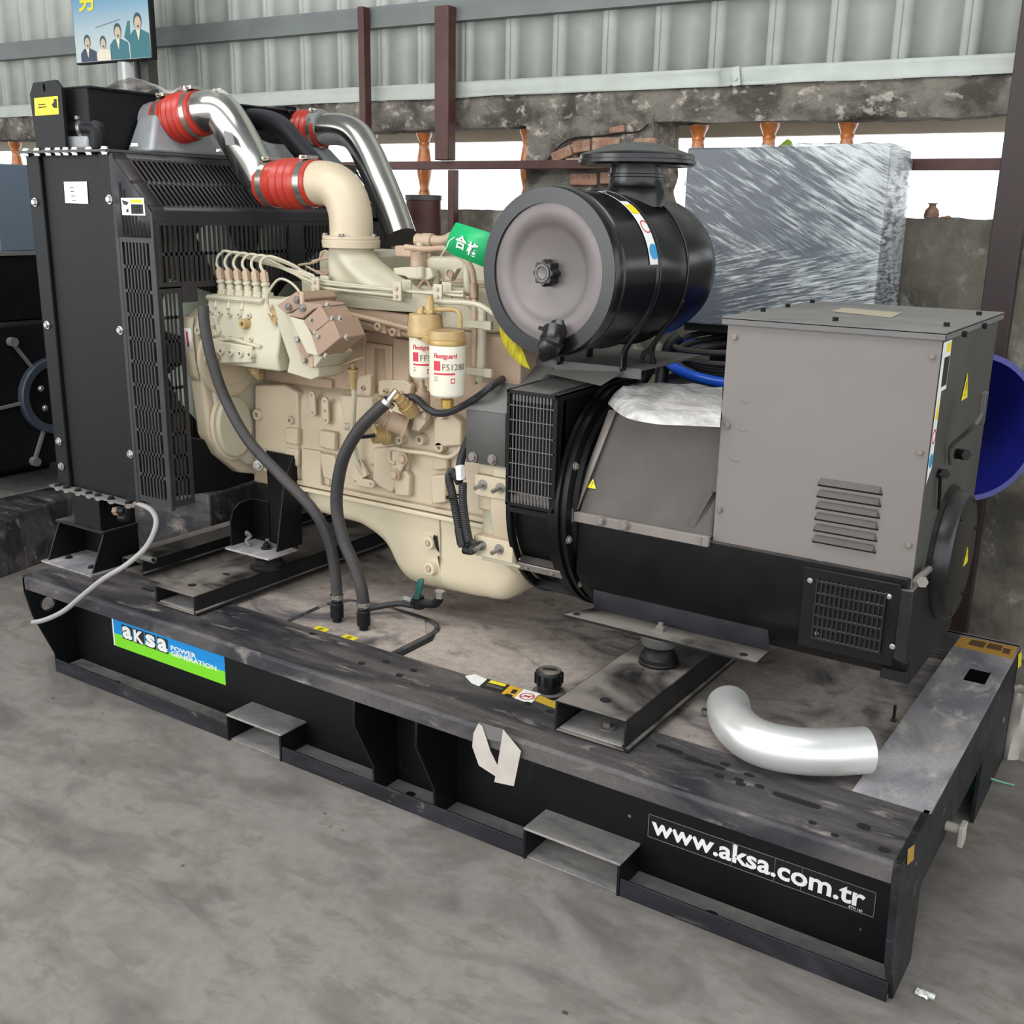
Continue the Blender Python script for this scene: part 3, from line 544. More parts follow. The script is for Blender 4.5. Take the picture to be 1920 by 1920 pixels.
# lifting bar on the cabinet end
m = MB(); P_ = [(2.875,0.63,1.023), (2.875,0.605,1.066), (2.9,0.589,1.1), (2.93,0.56,1.137), (2.93,0.608,1.154), (2.93,0.614,1.19)]; 
m.tube(P_, .006, 8, 3); m.obox((2.93,0.619,1.165), (.012, .03, .075), (1, 0, 0), (0, 1, 0)); lb = m.build('lifting_lug', M['cabside'], al, bevel=.002)
m = MB(); m.cyl((2.865,0.745,1.027), (2.89,0.724,1.03), .014, n=6); m.build('end_bolt', M['blk'], al); m = MB(); m.cyl((2.865,0.584,1.008), (2.88,0.55,1.014), .012, n=6); m.tube([(2.872,0.538,1.014), (2.872,0.56,0.965), (2.872,0.571,0.924)], .004, 6, 2); m.build('end_stud', M['blk'], al)
# mounting foot angle welded along the frame
m = MB(); v0 = Vector((1.985, .40, .497)); 
m.add([(1.955, .41, .497), (2.52, .41, .497), (2.52, .505, .497), (2.0, .505, .497)], [(0, 1, 2, 3)]); ft = m.build('mounting_foot', M['blkd'], al, solid=.008, bevel=.001)
m = MB(); m.add([(2.0, .503, .497), (2.52, .503, .497), (2.53, .438, .606), (2.03, .438, .606)], [(0, 1, 2, 3)]); m.build('foot_web', paint('foot_dusty_blue_grey', (44, 44, 50), .5, 0, .1, 6, side=.2, dustcol=(96, 94, 98)), ft, solid=.006, bevel=.001)
m = MB(); m.cyl((1.985, .43, .5015), (1.985, .43, .5022), .010, n=16); m.cyl((2.475, .435, .5015), (2.475, .435, .5022), .011, n=16); m.build('foot_hole', M['hole'], ft)
m = MB(); m.box((2.0, .92, .44), (2.52, 1.03, .50)); m.build('mounting_foot', M['blkd'], al); m = MB(); m.cyl((2.232, .95, ZT+.0865), (2.232, .95, .44), .05, n=24); m.build('far_mount', M['blk'], al)
def isolator(x, y, z0, z1, r, lab):
    t = thing('rubber_mount', (x, y, z0), lab, 'mount', 'round rubber mounts under the engine and alternator'); h = z1-z0
    m = MB(); m.lathe((x, y, z0), (0, 0, 1), [(0, r*1.06), (h*.07, r*1.06), (h*.1, r), (h*.24, r*.98), (h*.3, r*.9), (h*.5, r*.76), (h*.68, r*.8)], 32); m.build('rubber_body', M['blk'], t)
    m = MB(); m.lathe((x, y, z0+h*.66), (0, 0, 1), [(0, r*.8), (h*.02, r*.92), (h*.12, r*.92), (h*.14, r), (h*.34, r)], 32); m.build('metal_cap', M['cabside'], t)
    m = MB(); m.cyl((x, y, z1), (x, y, z1+.010), r*.42, n=20); m.cyl((x, y, z1+.010), (x, y, z1+.024), .013, n=6); m.cyl((x, y, z1+.024), (x, y, z1+.034), .007, n=10); m.build('bolt', M['dbolt'], t); return t
isolator(2.232, .452, ZT+.0865, .492, .052, 'round black rubber mount under the alternator foot on right cross channel')
isolator(.762, .438, ZT+.0665, .458, .060, 'round black rubber mount under engine bracket on left cross channel')
# ================================================================ air cleaner
M['acbody'] = paint('air_cleaner_black', (17, 17, 20), .24, 0, .1, 5, dust=.12, dustcol=(110, 106, 104))
M['acface'] = paint('air_cleaner_face', (104, 97, 96), .36, .4, .1, 3.5, side=.15, dustcol=(112, 106, 104))
ac = thing('air_cleaner', (1.905, .6, 1.17), 'large black drum-shaped air cleaner with mushroom rain cap, above the alternator fan end', 'air cleaner')
AX, AZ, AR = 1.900, 1.432, .213
D = Vector((-.10, -1, .0)).normalized(); AC0 = Vector((AX, .36, AZ))
def acp(t, a=0, r=0):  # t backwards from face
    x, y, d = _frame(-D); return AC0-D*t+x*r*math.cos(a)+y*r*math.sin(a)
m = MB(); m.lathe(AC0, -D, [(.03, 0.1953), (.03, .20), (.0, .2000), (.0, .2090), (.008, 0.2142), (.03, 0.2152), (.036, 0.2079), (.042, 0.2142), (.05, 0.2142), (.056, 0.2058), (.20, 0.2037), (.205, 0.2074), (.215, 0.2074), (.22, 0.2037), (.34, 0.2016), (.345, 0.2048), (.355, 0.2048), (.36, 0.1995), (.50, 0.1953), (.55, 0.1806), (.575, 0.1470), (.58, 0.0525)], 72); m.build('filter_drum', M['acbody'], ac)
m = MB(); m.lathe(AC0+D*.000, -D, [(.016, .0), (.016, .105), (.010, 0.1208), (.004, 0.1344), (.004, 0.1575), (.006, 0.1974), (.02, 0.1995)], 72, cap=False); face = m.build('end_cover', M['acface'], ac)
m = MB(); m.ring(AC0+D*.001, -D, .2105, .173, .008, 72); m.build('cover_rim', M['acbody'], ac)
m = MB(); n = 8; vs = []
for z_, sc in ((-.05, 0.9450), (-.045, 1), (-.012, 1), (-.008, 0.9450)):
    vs.append((z_, sc))
x_, y_, d_ = _frame(D)
pts = []
K = 64
for z_, sc in [(-.032, .6), (-.032, 1), (.012, 1), (.016, .92)]:
    for k in range(K):
        a = 2*math.pi*k/K; r = (.031+.0035*math.cos(8*a))*sc; pts.append(AC0+D*(z_)+x_*r*math.cos(a)+y_*r*math.sin(a))
fs = [(i*K+k, i*K+(k+1) % K, (i+1)*K+(k+1) % K, (i+1)*K+k) for i in range(3) for k in range(K)]+[tuple(range(3*K, 4*K))]
m.add(pts, fs); kn = m.build('wing_knob', M['blkg'], ac, ang=50)
m = MB(); m.ring(AC0+D*.016, D, .022, .017, .003, 32); m.lathe(AC0+D*.016, D, [(0, .016), (.002, .015), (.001, .008), (.0005, .001)], 24); m.build('knob_centre', M['acface'], kn)
for t_ in (.215, .355):
    m = MB(); pts = [acp(t_, 2*math.pi*k/48, .207) for k in range(48)]
    m.tube(pts, .003, 6, 1, closed=True); m.build('body_band', M['acbody'], ac)
NX, NY = 1.968, .70
m = MB(); m.lathe((NX, NY, 1.60), (0, 0, 1), [(0, .085), (.03, .083), (.05, .077), (.055, .074), (.075, .074), (.077, .076), (.083, .076), (.085, .072), (.12, .071)], 40); m.build('inlet_neck', M['acbody'], ac)
m = MB(); m.lathe((NX, NY, 1.707), (0, 0, 1), [(.0, .12), (-.002, .150), (.004, .158), (.012, .158), (.014, .154), (.024, .154), (.028, .150), (.034, .13), (.050, .085), (.058, .04), (.060, .001)], 64); m.build('rain_cap', M['acbody'], ac)
# rubber dust valve at the lower front
m = MB(); a, b, c_ = Vector((1.938,0.345,1.293)), Vector((1.944,0.325,1.265)), Vector((1.911,0.33,1.218)); m.lathe(a+Vector((0, .03, .01)), b-a, [(0, .026), (.02, .027), (.03, .026)], 24)
m.tube([a, b, Vector((1.932,0.325,1.244)), c_], lambda t: .026+.004*(t < .7)-.014*max(0, t-.75)*4, 20, 5); dv = m.build('dust_valve', M['blkg'], ac)
m = MB(); m.lathe(b+(b-a)*.0, (c_-a), [(-.004, .033), (.004, .033)], 24); m.obox(Vector((1.916,0.325,1.294)), (.024, .01, .008), (1, 0, -.3)); m.build('valve_clamp', M['blk'], dv)
# warning strip sticker curved on the drum
def drumquad(t0, t1, a0, a1, mat, name, off, par, nseg=12):
    m = MB(); m.grid(lambda u, v: acp(t0+(t1-t0)*v, a0+(a1-a0)*u, .2053+off), nseg, 2); return m.build(name, mat, par, fix=False)
def angof(p):  # angle on the drum of a world point
    v = Vector(p)-AC0; x, y, d = _frame(-D); return math.atan2(v.dot(y), v.dot(x)), -v.dot(D)
a0, t0 = angof((2.015,0.62,1.63)); a1, t1 = angof((2.123,0.55,1.462))

q = drumquad(.165, .215, 1.72, 3.02, M['wht'], 'warning_label', .0008, ac, 20)
drumquad(.170, .210, 2.16, 2.33, M['yel'], 'label_print', .0014, q, 4)
drumquad(.170, .210, 1.78, 2.08, M['ink'], 'label_print', .0014, q, 4)
def drumdisc(tc, acn, r, mat, ri=0):
    m = MB(); n = 20; o = [acp(tc+r*math.sin(2*math.pi*k/n), acn+r/.206*math.cos(2*math.pi*k/n), .2068) for k in range(n)]; i = [acp(tc+ri*math.sin(2*math.pi*k/n), acn+ri/.206*math.cos(2*math.pi*k/n), .2068) for k in range(n)]
    m.add(o+i, [(k, (k+1) % n, n+(k+1) % n, n+k) for k in range(n)]) if ri else m.add(o, [tuple(range(n))]); m.build('label_print', mat, q, fix=False)
drumdisc(.190, 2.53, .019, M['red'], .0155); drumdisc(.190, 2.86, .020, M['blue'])
# straps down to the platform
def strap(par, pts, wd, th, mat, name, n=3, axis=(1, 0, 0)):
    P = smooth_path(pts, n); m = MB(); A = Vector(axis).normalized(); vs = []; fs = []
    for p in P: vs += [p-A*wd/2, p+A*wd/2]
    fs = [(2*i, 2*i+1, 2*i+3, 2*i+2) for i in range(len(P)-1)]; m.add(vs, fs); return m.build(name, mat, par, solid=th)
for tt, xx in ((.215, 0), (.355, 0)):
    c0 = AC0-D*tt
    for sg in (1, -1):
        strap(ac, [c0+Vector((sg*.185, 0, -.075)), c0+Vector((sg*.15, 0, -.135)), c0+Vector((sg*.115, 0, -.185)), c0+Vector((sg*.10, 0, -.215)), c0+Vector((sg*.10, 0, -.262))], .03, .006, M['acbody'], 'mounting_strap', 4, (0, 1, 0))
# ---------------------------------------------------------------- platform bracket over the bell housing
pf = thing('platform_bracket', (1.8, .6, .9), 'dusty black folded steel bracket carrying the air cleaner, bolted to cream housing', 'bracket')
m = MB(); m.add([(1.635, .385, .897), (1.768, .385, .900), (1.768, .385, 1.048), (1.635, .385, 1.046)], [(0, 1, 2, 3)]); m.add([(1.768, .385, .900), (1.768, .45, .90), (1.768, .45, 1.06), (1.768, .385, 1.048)], [(0, 1, 2, 3)]); a = m.build('bracket_leg', M['cabside'], pf, solid=.007, bevel=.001)
bolts(a, [(1.661,0.38,0.914), (1.727,0.38,0.916)], (0, -1, 0), .0115)
m = MB(); m.add([(1.635, .385, 1.046), (1.768, .385, 1.048), (1.80, .62, 1.175), (1.66, .62, 1.172)], [(0, 1, 2, 3)]); m.add([(1.768, .385, 1.048), (1.80, .62, 1.175), (1.80, .64, 1.12), (1.768, .44, 1.0)], [(0, 1, 2, 3)]); m.build('bracket_arm', M['lid'], pf, solid=.006, bevel=.001)
m = MB(); m.box((1.665, .585, 1.172), (2.07, .98, 1.178)); m.add([(1.70, .58, 1.145), (2.0, .49, 1.137), (2.02, .60, 1.172), (1.70, .60, 1.172)], [(0, 1, 2, 3)]); m.box((1.665, .583, 1.150), (2.07, .588, 1.176)); m.build('platform_plate', M['lid'], pf)
m = MB(); m.box((1.68, .95, .9), (1.76, .96, 1.172)); m.build('bracket_leg', M['blk'], pf)
# lifting lug of the alternator
m = MB(); m.prism(keyhole([(-.024, 0), (.024, 0), (.026, .03), (.018, .06), (0, .072), (-.018, .06), (-.026, .03)], 6, (0, .040), .0125, .0125, -1), 'y', -.004, .004)
V = m.v; m.v = [Vector((v.x+2.03, v.y+.70, v.z+1.15)) for v in V]; lg = m.build('lifting_lug', M['blk'], al)
strap(al, [(2.03, .70, 1.16), (2.01, .69, 1.12), (1.975, .66, 1.09), (1.965, .64, 1.06)], .045, .008, M['blk'], 'lug_foot', 4, (1, .3, 0))

# ================================================================ engine
M['cream'] = paint('cream_engine_paint', (194, 179, 153), .42, 0, .05, 3, dust=.45, side=.10, dustcol=(160, 142, 122), bump=.12, bscale=120, dscale=7)
M['creamd'] = paint('cream_paint_brownish', (180, 156, 132), .5, 0, .08, 6, dust=.5, side=.2, dustcol=(158, 134, 112), bump=.12, bscale=120)
M['creamo'] = paint('oiled_tan_paint', (174, 148, 100), .35, 0, .18, 12, dust=.3, side=.15, dustcol=(140, 112, 80))
M['creamg'] = paint('greenish_cream_casting', (186, 179, 157), .5, 0, .05, 4, dust=.4, side=.08, dustcol=(150, 138, 118), bump=.2, bscale=160)
M['taupe'] = paint('taupe_cover', (150, 124, 104), .5, 0, .06, 8, side=.1, dustcol=(170, 150, 130))
M['sump'] = paint('glossy_cream_sump', (206, 193, 166), .3, 0, .03, 3, dust=.2, dustcol=(160, 142, 122))
M['rubber'] = paint('black_rubber_hose', (44, 42, 43), .55, 0, .15, 14, dust=.3, side=.15, dustcol=(100, 92, 88))
M['conduit'] = paint('black_conduit', (34, 34, 38), .4, 0, .1, 10, dust=.3, dustcol=(110, 104, 98))
XZ = lambda *ps: [(p[0], p[2]) for p in ps]
YZ = lambda *ps: [(p[1], p[2]) for p in ps]
en = thing('diesel_engine', (1.3, .72, .42), 'cream painted six cylinder diesel engine standing between radiator and alternator', 'engine')
CB = hexbolt_mesh('bolt', M['creamd']); CG = hexbolt_mesh('bolt', M['steel'])
def boss(p, r=.012, h=.012, par=None, mat='cream', d=(0, -1, 0), hole=.45, name='boss'):
    p = Vector(p); dd = Vector(d); m = MB(); m.lathe(p-dd*.01, dd, [(0, r*1.15), (.01+h*.8, r), (.01+h, r*.9), (.01+h, r*hole), (.01+h*.4, r*hole)], 16, cap=False); b = m.build(name, M[mat], par or en)
    m = MB(); m.cyl(p+dd*h*.35, p+dd*h*.45, r*hole, n=10); m.build('boss_hole', M['taupe'], par or en) if r > .009 else None
    return b
# lower crankcase with rounded shoulder
m = MB()
sec = [(.50, .700), (.50, .93), (.503, .975), (.52, 1.005), (.555, 1.018), (.92, 1.018), (.94, .97), (.94, .70)]
m.prism(sec, 'x', .80, 1.66); m.build('crankcase', M['cream'], en, bevel=.012, seg=3)
# skirt flange and sump rail
m = MB(); m.box((.80, .485, .690), (1.72, .96, .705)); m.build('block_flange', M['cream'], en, bevel=.003)
m = MB(); m.box((.80, .480, .672), (1.70, .965, .686)); m.build('sump_flange', M['sump'], en, bevel=.003)
# upper block
m = MB(); m.box((.64, .565, .74), (1.68, .93, 1.24)); m.build('cylinder_block', M['creamd'], en, bevel=.008)
# relief on the crankcase side: raised pads and recesses
def pad(pts, y0, y1, name, mat='cream', bev=.006, par=None): m = MB(); m.prism(XZ(*pts), 'y', y0, y1); return m.build(name, M[mat], par or en, bevel=bev, seg=2)
pad([(0.681,0.495,1.005), (0.819,0.495,1.019), (0.878,0.495,1.002), (0.878,0.495,0.905), (0.868,0.495,0.704), (0.662,0.495,0.711)], .488, .52, 'casting_pad')
pad([(0.823,0.49,0.881), (0.882,0.49,0.883), (0.879,0.49,0.825), (0.82,0.49,0.826)], .478, .50, 'casting_pad')
pad([(0.977,0.49,0.891), (1.047,0.49,0.891), (1.044,0.49,0.83), (0.975,0.49,0.833)], .478, .50, 'casting_pad')
pad([(0.974,0.49,0.815), (1.039,0.49,0.815), (1.059,0.49,0.726), (0.99,0.49,0.733)], .478, .50, 'casting_pad')
pad([(0.82,0.49,0.812), (0.878,0.49,0.812), (0.875,0.49,0.752), (0.817,0.49,0.756)], .480, .50, 'casting_pad')
pad([(1.288,0.49,0.795), (1.337,0.49,0.811), (1.353,0.49,0.793), (1.351,0.49,0.728), (1.293,0.49,0.722)], .476, .50, 'casting_pad')
pad([(1.447,0.49,0.99), (1.51,0.49,1.006), (1.549,0.49,0.986), (1.549,0.49,0.915), (1.446,0.49,0.896)], .476, .51, 'casting_pad')
pad([(1.434,0.49,0.808), (1.491,0.49,0.82), (1.495,0.49,0.734), (1.44,0.49,0.717)], .474, .50, 'casting_pad')
pad([(1.436,0.49,0.875), (1.494,0.49,0.875), (1.495,0.49,0.834), (1.44,0.49,0.823)], .480, .50, 'casting_pad')
pad([(1.2,0.488,0.86), (1.297,0.488,0.88), (1.349,0.488,0.863), (1.338,0.488,0.803), (1.273,0.488,0.724), (1.197,0.488,0.747)], .484, .51, 'casting_pad')
pad([(0.888,0.49,0.817), (0.974,0.49,0.818), (0.974,0.49,0.694), (0.883,0.49,0.698)], .486, .51, 'casting_pad')
pad([(1.06,0.5,1.012), (1.193,0.5,1.018), (1.202,0.5,0.926), (1.079,0.5,0.911)], .490, .52, 'casting_pad')
# upper block ribs, windows and bosses
def slab(px0, py0, px1, py1, y, th, name='block_rib', mat='creamd', bev=.005): return None
for pts in ([(1.046,0.56,1.211), (1.124,0.56,1.21), (1.119,0.56,1.028), (1.04,0.56,1.033)], [(1.123,0.56,1.18), (1.231,0.56,1.175), (1.233,0.56,1.036), (1.203,0.56,1.036), (1.201,0.56,1.161), (1.158,0.56,1.163), (1.155,0.56,1.04), (1.12,0.56,1.041)], [(1.236,0.56,1.202), (1.305,0.56,1.198), (1.298,0.56,1.071), (1.234,0.56,1.07)]):
    pad(pts, .545, .57, 'block_rib', 'creamd', .004)
pad([(1.182,0.545,1.066), (1.289,0.545,1.077), (1.316,0.545,1.063), (1.309,0.545,1.024), (1.181,0.545,1.016)], .535, .56, 'block_rib')
pad([(1.102,0.545,1.07), (1.156,0.545,1.084), (1.154,0.545,1.002), (1.087,0.545,1.005)], .53, .56, 'block_rib')
# tappet-side rail below the head
pad([(1.043,0.5,1.291), (1.199,0.5,1.288), (1.344,0.5,1.281), (1.333,0.5,1.214), (1.282,0.5,1.222), (1.198,0.5,1.223), (1.089,0.5,1.229), (1.046,0.5,1.262)], .49, .57, 'water_rail', 'creamd', .008)
for c in ((1.24,0.485,1.241), (1.298,0.485,1.229)): boss(c, .013, .018, mat='creamd')
pad([(1.228,0.48,1.259), (1.262,0.48,1.258), (1.265,0.48,1.22), (1.227,0.48,1.224)], .478, .49, 'bracket_tab', 'creamd', .002); pad([(1.288,0.48,1.247), (1.323,0.48,1.253), (1.319,0.48,1.215), (1.294,0.48,1.219)], .478, .49, 'bracket_tab', 'creamd', .002)
for c in ((0.712,0.56,1.04), (0.786,0.56,1.034), (0.881,0.56,1.035), (0.941,0.56,1.034), (1.128,0.53,1.037), (1.218,0.53,1.036), (1.279,0.53,1.035)): boss(c, .008, .008, mat='creamd')
pad([(0.667,0.56,1.054), (0.972,0.56,1.044), (0.97,0.56,1.003), (0.665,0.56,1.013)], .55, .58, 'cover_rail', 'creamd', .004)
for c, r in (((0.697,0.488,0.908), .019), ((0.849,0.49,0.907), .014), ((1.313,0.49,0.9), .013), ((1.392,0.49,0.912), .017), ((1.466,0.49,0.899), .016), ((1.486,0.47,1.002), .014)): boss(c, r, .014)
def lugplate(a, b, r, y, th=.01, holes=(0, 1)):
    a, b = Vector(a), Vector(b); d = (b-a).normalized(); p = Vector((d.z, 0, -d.x)); pts = []
    for c, s_ in ((b, 1), (a, -1)):
        for k in range(7): an = math.pi*k/6-math.pi/2; pts.append(c+d*s_*math.cos(an)*r+p*s_*math.sin(an)*r)
    m = MB(); m.prism([(q_.x, q_.z) for q_ in pts], 'y', y-th, y); o = m.build('bolting_pad', M['cream'], en, bevel=.002)
    for h in holes: m = MB(); c = a+(b-a)*h; m.cyl((c.x, y-th-.0004, c.z), (c.x, y-th, c.z), r*.38, n=12); m.build('bolt_hole', M['taupe'], o)
lugplate((0.949,0.49,1.001), (0.951,0.49,0.944), .0125, .49); lugplate((1.007,0.49,0.988), (1.009,0.49,0.926), .0135, .488, holes=(0, .5, 1))
lugplate((1.135,0.48,0.745), (1.2,0.48,0.746), .013, .482); lugplate((1.009,0.485,0.74), (1.008,0.485,0.713), .006, .484, .003)
for c in ((1.198,0.483,0.807), (1.067,0.483,0.772)): m = MB(); m.cyl((c[0], .4835, c[2]), (c[0], .483, c[2]), .005, n=10); m.build('bolt_hole', M['taupe'], en)
# oil sump: shallow front, deep rear, rounded
prof = XZ((0.872,0.5,0.676), (0.867,0.5,0.588), (1.045,0.5,0.582), (1.11,0.5,0.575), (1.182,0.5,0.538), (1.231,0.5,0.489), (1.265,0.5,0.437), (1.313,0.5,0.412), (1.442,0.5,0.413), (1.566,0.5,0.418), (1.674,0.5,0.449), (1.769,0.5,0.503))
x1 = 1.755
prof = prof[:-2]+[(1.66, .428), (1.72, .455), (x1, .51), (x1, .60), (1.70, .68), (prof[0][0], .68)]
prof[0] = (prof[0][0], .675)
pts_ = [Vector((a, 0, b)) for a, b in prof[1:-1]]; zl = sorted([(v.x, v.z) for v in smooth_path(pts_[:-3], 6)]+[(1.60, .427), (1.66, .432), (1.70, .44), (x1, .46)])
def zbot(x):
    for (xa_, za_), (xb_, zb2) in zip(zl, zl[1:]):
        if xa_ <= x <= xb_: return za_+(zb2-za_)*(x-xa_)/max(1e-6, xb_-xa_)
    return zl[0][1] if x < zl[0][0] else zl[-1][1]
X0_ = prof[1][0]
def sumpf(u, v):
    x = X0_+(x1-X0_)*u; zb3 = zbot(x); hw = .2075; e = 0
    d1_ = (x1-x)/.11
    if d1_ < 1: k = math.sqrt(max(0, 1-(1-d1_)**2)); hw *= .55+.45*k; zb3 = .68-(.68-zb3)*(.35+.65*k)
    d0_ = (x-X0_)/.02
    if d0_ < 1: hw *= .93+.07*d0_
    dep = .68-zb3; r = min(.075, dep*.45); P_ = [(-hw, .68), (-hw, zb3+r)]+[(-hw+r-r*math.cos(math.pi/2*k/8), zb3+r-r*math.sin(math.pi/2*k/8)) for k in range(1, 9)]; P_ += [(-a, b) for a, b in reversed(P_)]
    i = min(len(P_)-2, int(v*(len(P_)-1))); f_ = v*(len(P_)-1)-i; return (x, .7225+P_[i][0]*(1-f_)+P_[i+1][0]*f_, P_[i][1]*(1-f_)+P_[i+1][1]*f_)
m = MB(); m.grid(sumpf, 70, 19); m.add([sumpf(1, k/19) for k in range(20)], [tuple(range(20))]); m.add([sumpf(0, k/19) for k in range(20)], [tuple(range(20))]); m.build('oil_sump', M['sump'], en, ang=50)
m = MB(); m.tube([(1.439,0.512,0.661), (1.443,0.51,0.602), (1.441,0.512,0.532), (1.438,0.517,0.468)], .003, 8, 4); m.build('sump_weld_seam', M['sump'], en)
for c, r in (((1.407,0.505,0.583), .020), ((1.409,0.505,0.499), .021)):
    bb = boss(c, r, .008, mat='sump', hole=.55); inst(CB, 'drain_plug', Vector(c)+Vector((0, -.004, 0)), (0, -1, 0), bb, r/.01*.42)
m = MB(); m.sheet([(1.425,0.506,0.613), (1.437,0.506,0.609), (1.446,0.506,0.558), (1.435,0.506,0.567), (1.421,0.506,0.599)], .001, (0, -1, 0)); m.sheet([(1.439,0.506,0.547), (1.446,0.506,0.544), (1.446,0.506,0.513)], .001, (0, -1, 0)); m.build('oil_stain', M['hole'], en)
# gear housing at the front end (plate across the engine) with the oval cover
gp = YZ((0.8,0.167,1.252), (0.8,0.186,1.29), (0.8,0.25,1.317), (0.8,0.314,1.32), (0.8,0.379,1.303))
m = MB(); m.prism([(.32, .93), (.305, 1.10), (.30, 1.19), (.315, 1.235), (.35, 1.26), (.42, 1.27), (.90, 1.27), (1.02, 1.1), (1.02, .72), (.60, .66), (.45, .70), (.36, .78), (.325, .85)], 'x', .70, .765); gh = m.build('gear_housing', M['cream'], en, bevel=.012, seg=3)
m = MB(); m.prism([(.345, .93), (.33, 1.10), (.34, 1.18), (.37, 1.235), (.42, 1.25), (.60, 1.25), (.60, .70), (.46, .73), (.38, .80)], 'x', .765, .785); m.build('gear_housing_face', M['creamg'], gh, bevel=.006)
def oval(cy, cz, ry, rz, rot, n=36): return [(cy+ry*math.cos(2*math.pi*k/n)*math.cos(rot)-rz*math.sin(2*math.pi*k/n)*math.sin(rot), cz+ry*math.cos(2*math.pi*k/n)*math.sin(rot)+rz*math.sin(2*math.pi*k/n)*math.cos(rot)) for k in range(n)]
m = MB(); m.prism(oval(.41, .87, .075, .105, .1), 'x', .78, .80); m.build('oval_cover', M['creamg'], gh, bevel=.008, seg=3)
m = MB(); m.prism(oval(.41, .87, .088, .118, .1), 'x', .77, .786); m.build('oval_cover_rim', M['cream'], gh, bevel=.004)
for p in ((.79, .47, .80), (.79, .36, 1.21)): inst(CB, 'bolt', p, (1, 0, 0), gh, 1.5)
gh.location += Vector((-.125, -.005, .005))
m = MB(); m.lathe((.785, .40, 1.10), (1, 0, 0), [(0, .125), (.012, .125), (.016, .115), (.016, .09), (.02, .085)], 48); m.build('pump_mounting_ring', M['cream'], gh)
# big front cover bulge with the data sticker on the rim
strap(gh, [(.732, .300, 1.235), (.732, .292, 1.19), (.732, .296, 1.10), (.732, .31, 1.03)], .042, .003, M['cream'], 'rim_strip', 3)
m = MB(); m.add([(.712, .288, 1.20), (.75, .288, 1.20), (.75, .291, 1.13), (.712, .291, 1.13)], [(0, 1, 2, 3)]); qs = gh; m.build('data_sticker', M['wht'], gh, solid=.001)
m = MB(); m.add([(.726, .2868, 1.19), (.735, .2868, 1.19), (.735, .2895, 1.14), (.726, .2895, 1.14)], [(0, 1, 2, 3)]); m.build('sticker_print', M['red'], qs, solid=.0006)
# side inspection cover, lower
m = MB(); m.prism([(.33, .70), (.34, .62), (.62, .60), (.62, .72)], 'x', .71, .76) if 0 else m.box((.62, .52, .655), (.82, .9, .78)); m.build('front_foot', M['creamd'], en, bevel=.006)
# injection pump
ip = M['creamg']
m = MB(); pA = [(.345, 1.03), (.335, 1.075), (.345, 1.11), (.365, 1.225), (.378, 1.245), (.47, 1.245), (.49, 1.22), (.49, 1.05), (.46, 1.03)]
m.prism(pA, 'x', .80, 1.13); pump = m.build('injection_pump', ip, en, bevel=.006, seg=2)
m = MB(); m.box((.80, .36, 1.228), (1.05, .45, 1.243)); m.tube([(.80, .358, 1.236), (.92, .358, 1.236), (1.05, .358, 1.236)], .0035, 6, 1); m.build('pump_head_flange', ip, pump, bevel=.002)
for k in range(6):
    x = .828+.040*k; y = .405; B_ = Vector((x, y, 1.243)); d = Vector((-.16, 0, 1)).normalized()
    m = MB(); m.lathe(B_, d, [(0, .017), (.012, .017), (.014, .0135), (.03, .0135), (.031, .011), (.036, .011), (.037, .0145), (.046, .0145), (.047, .011), (.050, .011)], 14); v_ = m.build('delivery_valve', ip, pump)
    m = MB(); m.lathe(B_+d*.050, d, [(0, .0135), (.026, .0135), (.030, .009), (.036, .006)], 6); m.build('union_nut', M['creamd'], pump)
    m = MB(); m.obox(B_+Vector((.02, -.008, .004)), (.010, .022, .028), (1, 0, 0)); m.build('valve_clamp', ip, pump, bevel=.002)
for k in range(5): boss((.825+.043*k, .356, 1.190), .008, .006, pump, 'creamg'); boss((.855+.043*k, .330, 1.075), .012, .012, pump, 'creamg'); boss((.84+.043*k, .345, 1.12), .007, .006, pump, 'creamg')
for a, b, r_ in (((.815, .338, 1.10), (.93, .340, 1.115), .006), ((.93, .340, 1.115), (1.06, .338, 1.10), .006), ((.81, .352, 1.17), (.86, .343, 1.12), .007), ((.90, .360, 1.205), (.90, .372, 1.235), .008), ((.96, .360, 1.205), (.96, .372, 1.235), .008), ((.84, .360, 1.205), (.84, .372, 1.235), .008)):
    m = MB(); m.tube([a, b], r_, 8, 1); m.build('casting_rib', ip, pump)
pad([(.815, 0, 1.128), (.865, 0, 1.132), (.862, 0, 1.178), (.83, 0, 1.182), (.812, 0, 1.16)], .340, .37, 'casting_pad', 'creamg', .004, pump)
boss((.855, .346, 1.135), .020, .006, pump, 'creamg', hole=.2); boss((.985, .352, 1.165), .016, .018, pump, 'creamo')
m = MB(); m.prism([(.80, 1.045), (.885, 1.035), (1.03, 1.05), (1.03, 1.10), (.89, 1.105), (.80, 1.12)], 'y', .326, .34); m.build('pump_cam_cover', ip, pump, bevel=.004)
m = MB(); m.tube([(.86, .33, 1.02), (.865, .325, 1.06), (.84, .325, 1.09), (.815, .33, 1.13), (.80, .335, 1.15)], .014, 8, 4); m.build('timing_arm', M['creamg'], pump)
for p in ((.81, .318, 1.135), (.825, .318, 1.045), (.855, .318, 1.055)): boss(p, .016, .012, pump, 'creamg', hole=.3)
m = MB(); m.lathe((.865, .33, 1.05), (.3, -1, .2), [(0, .02), (.02, .02), (.02, .014), (.035, .014)], 6); m.build('plunger_plug', M['creamo'], pump)
pump.location += Vector((-.158, -.022, .066))
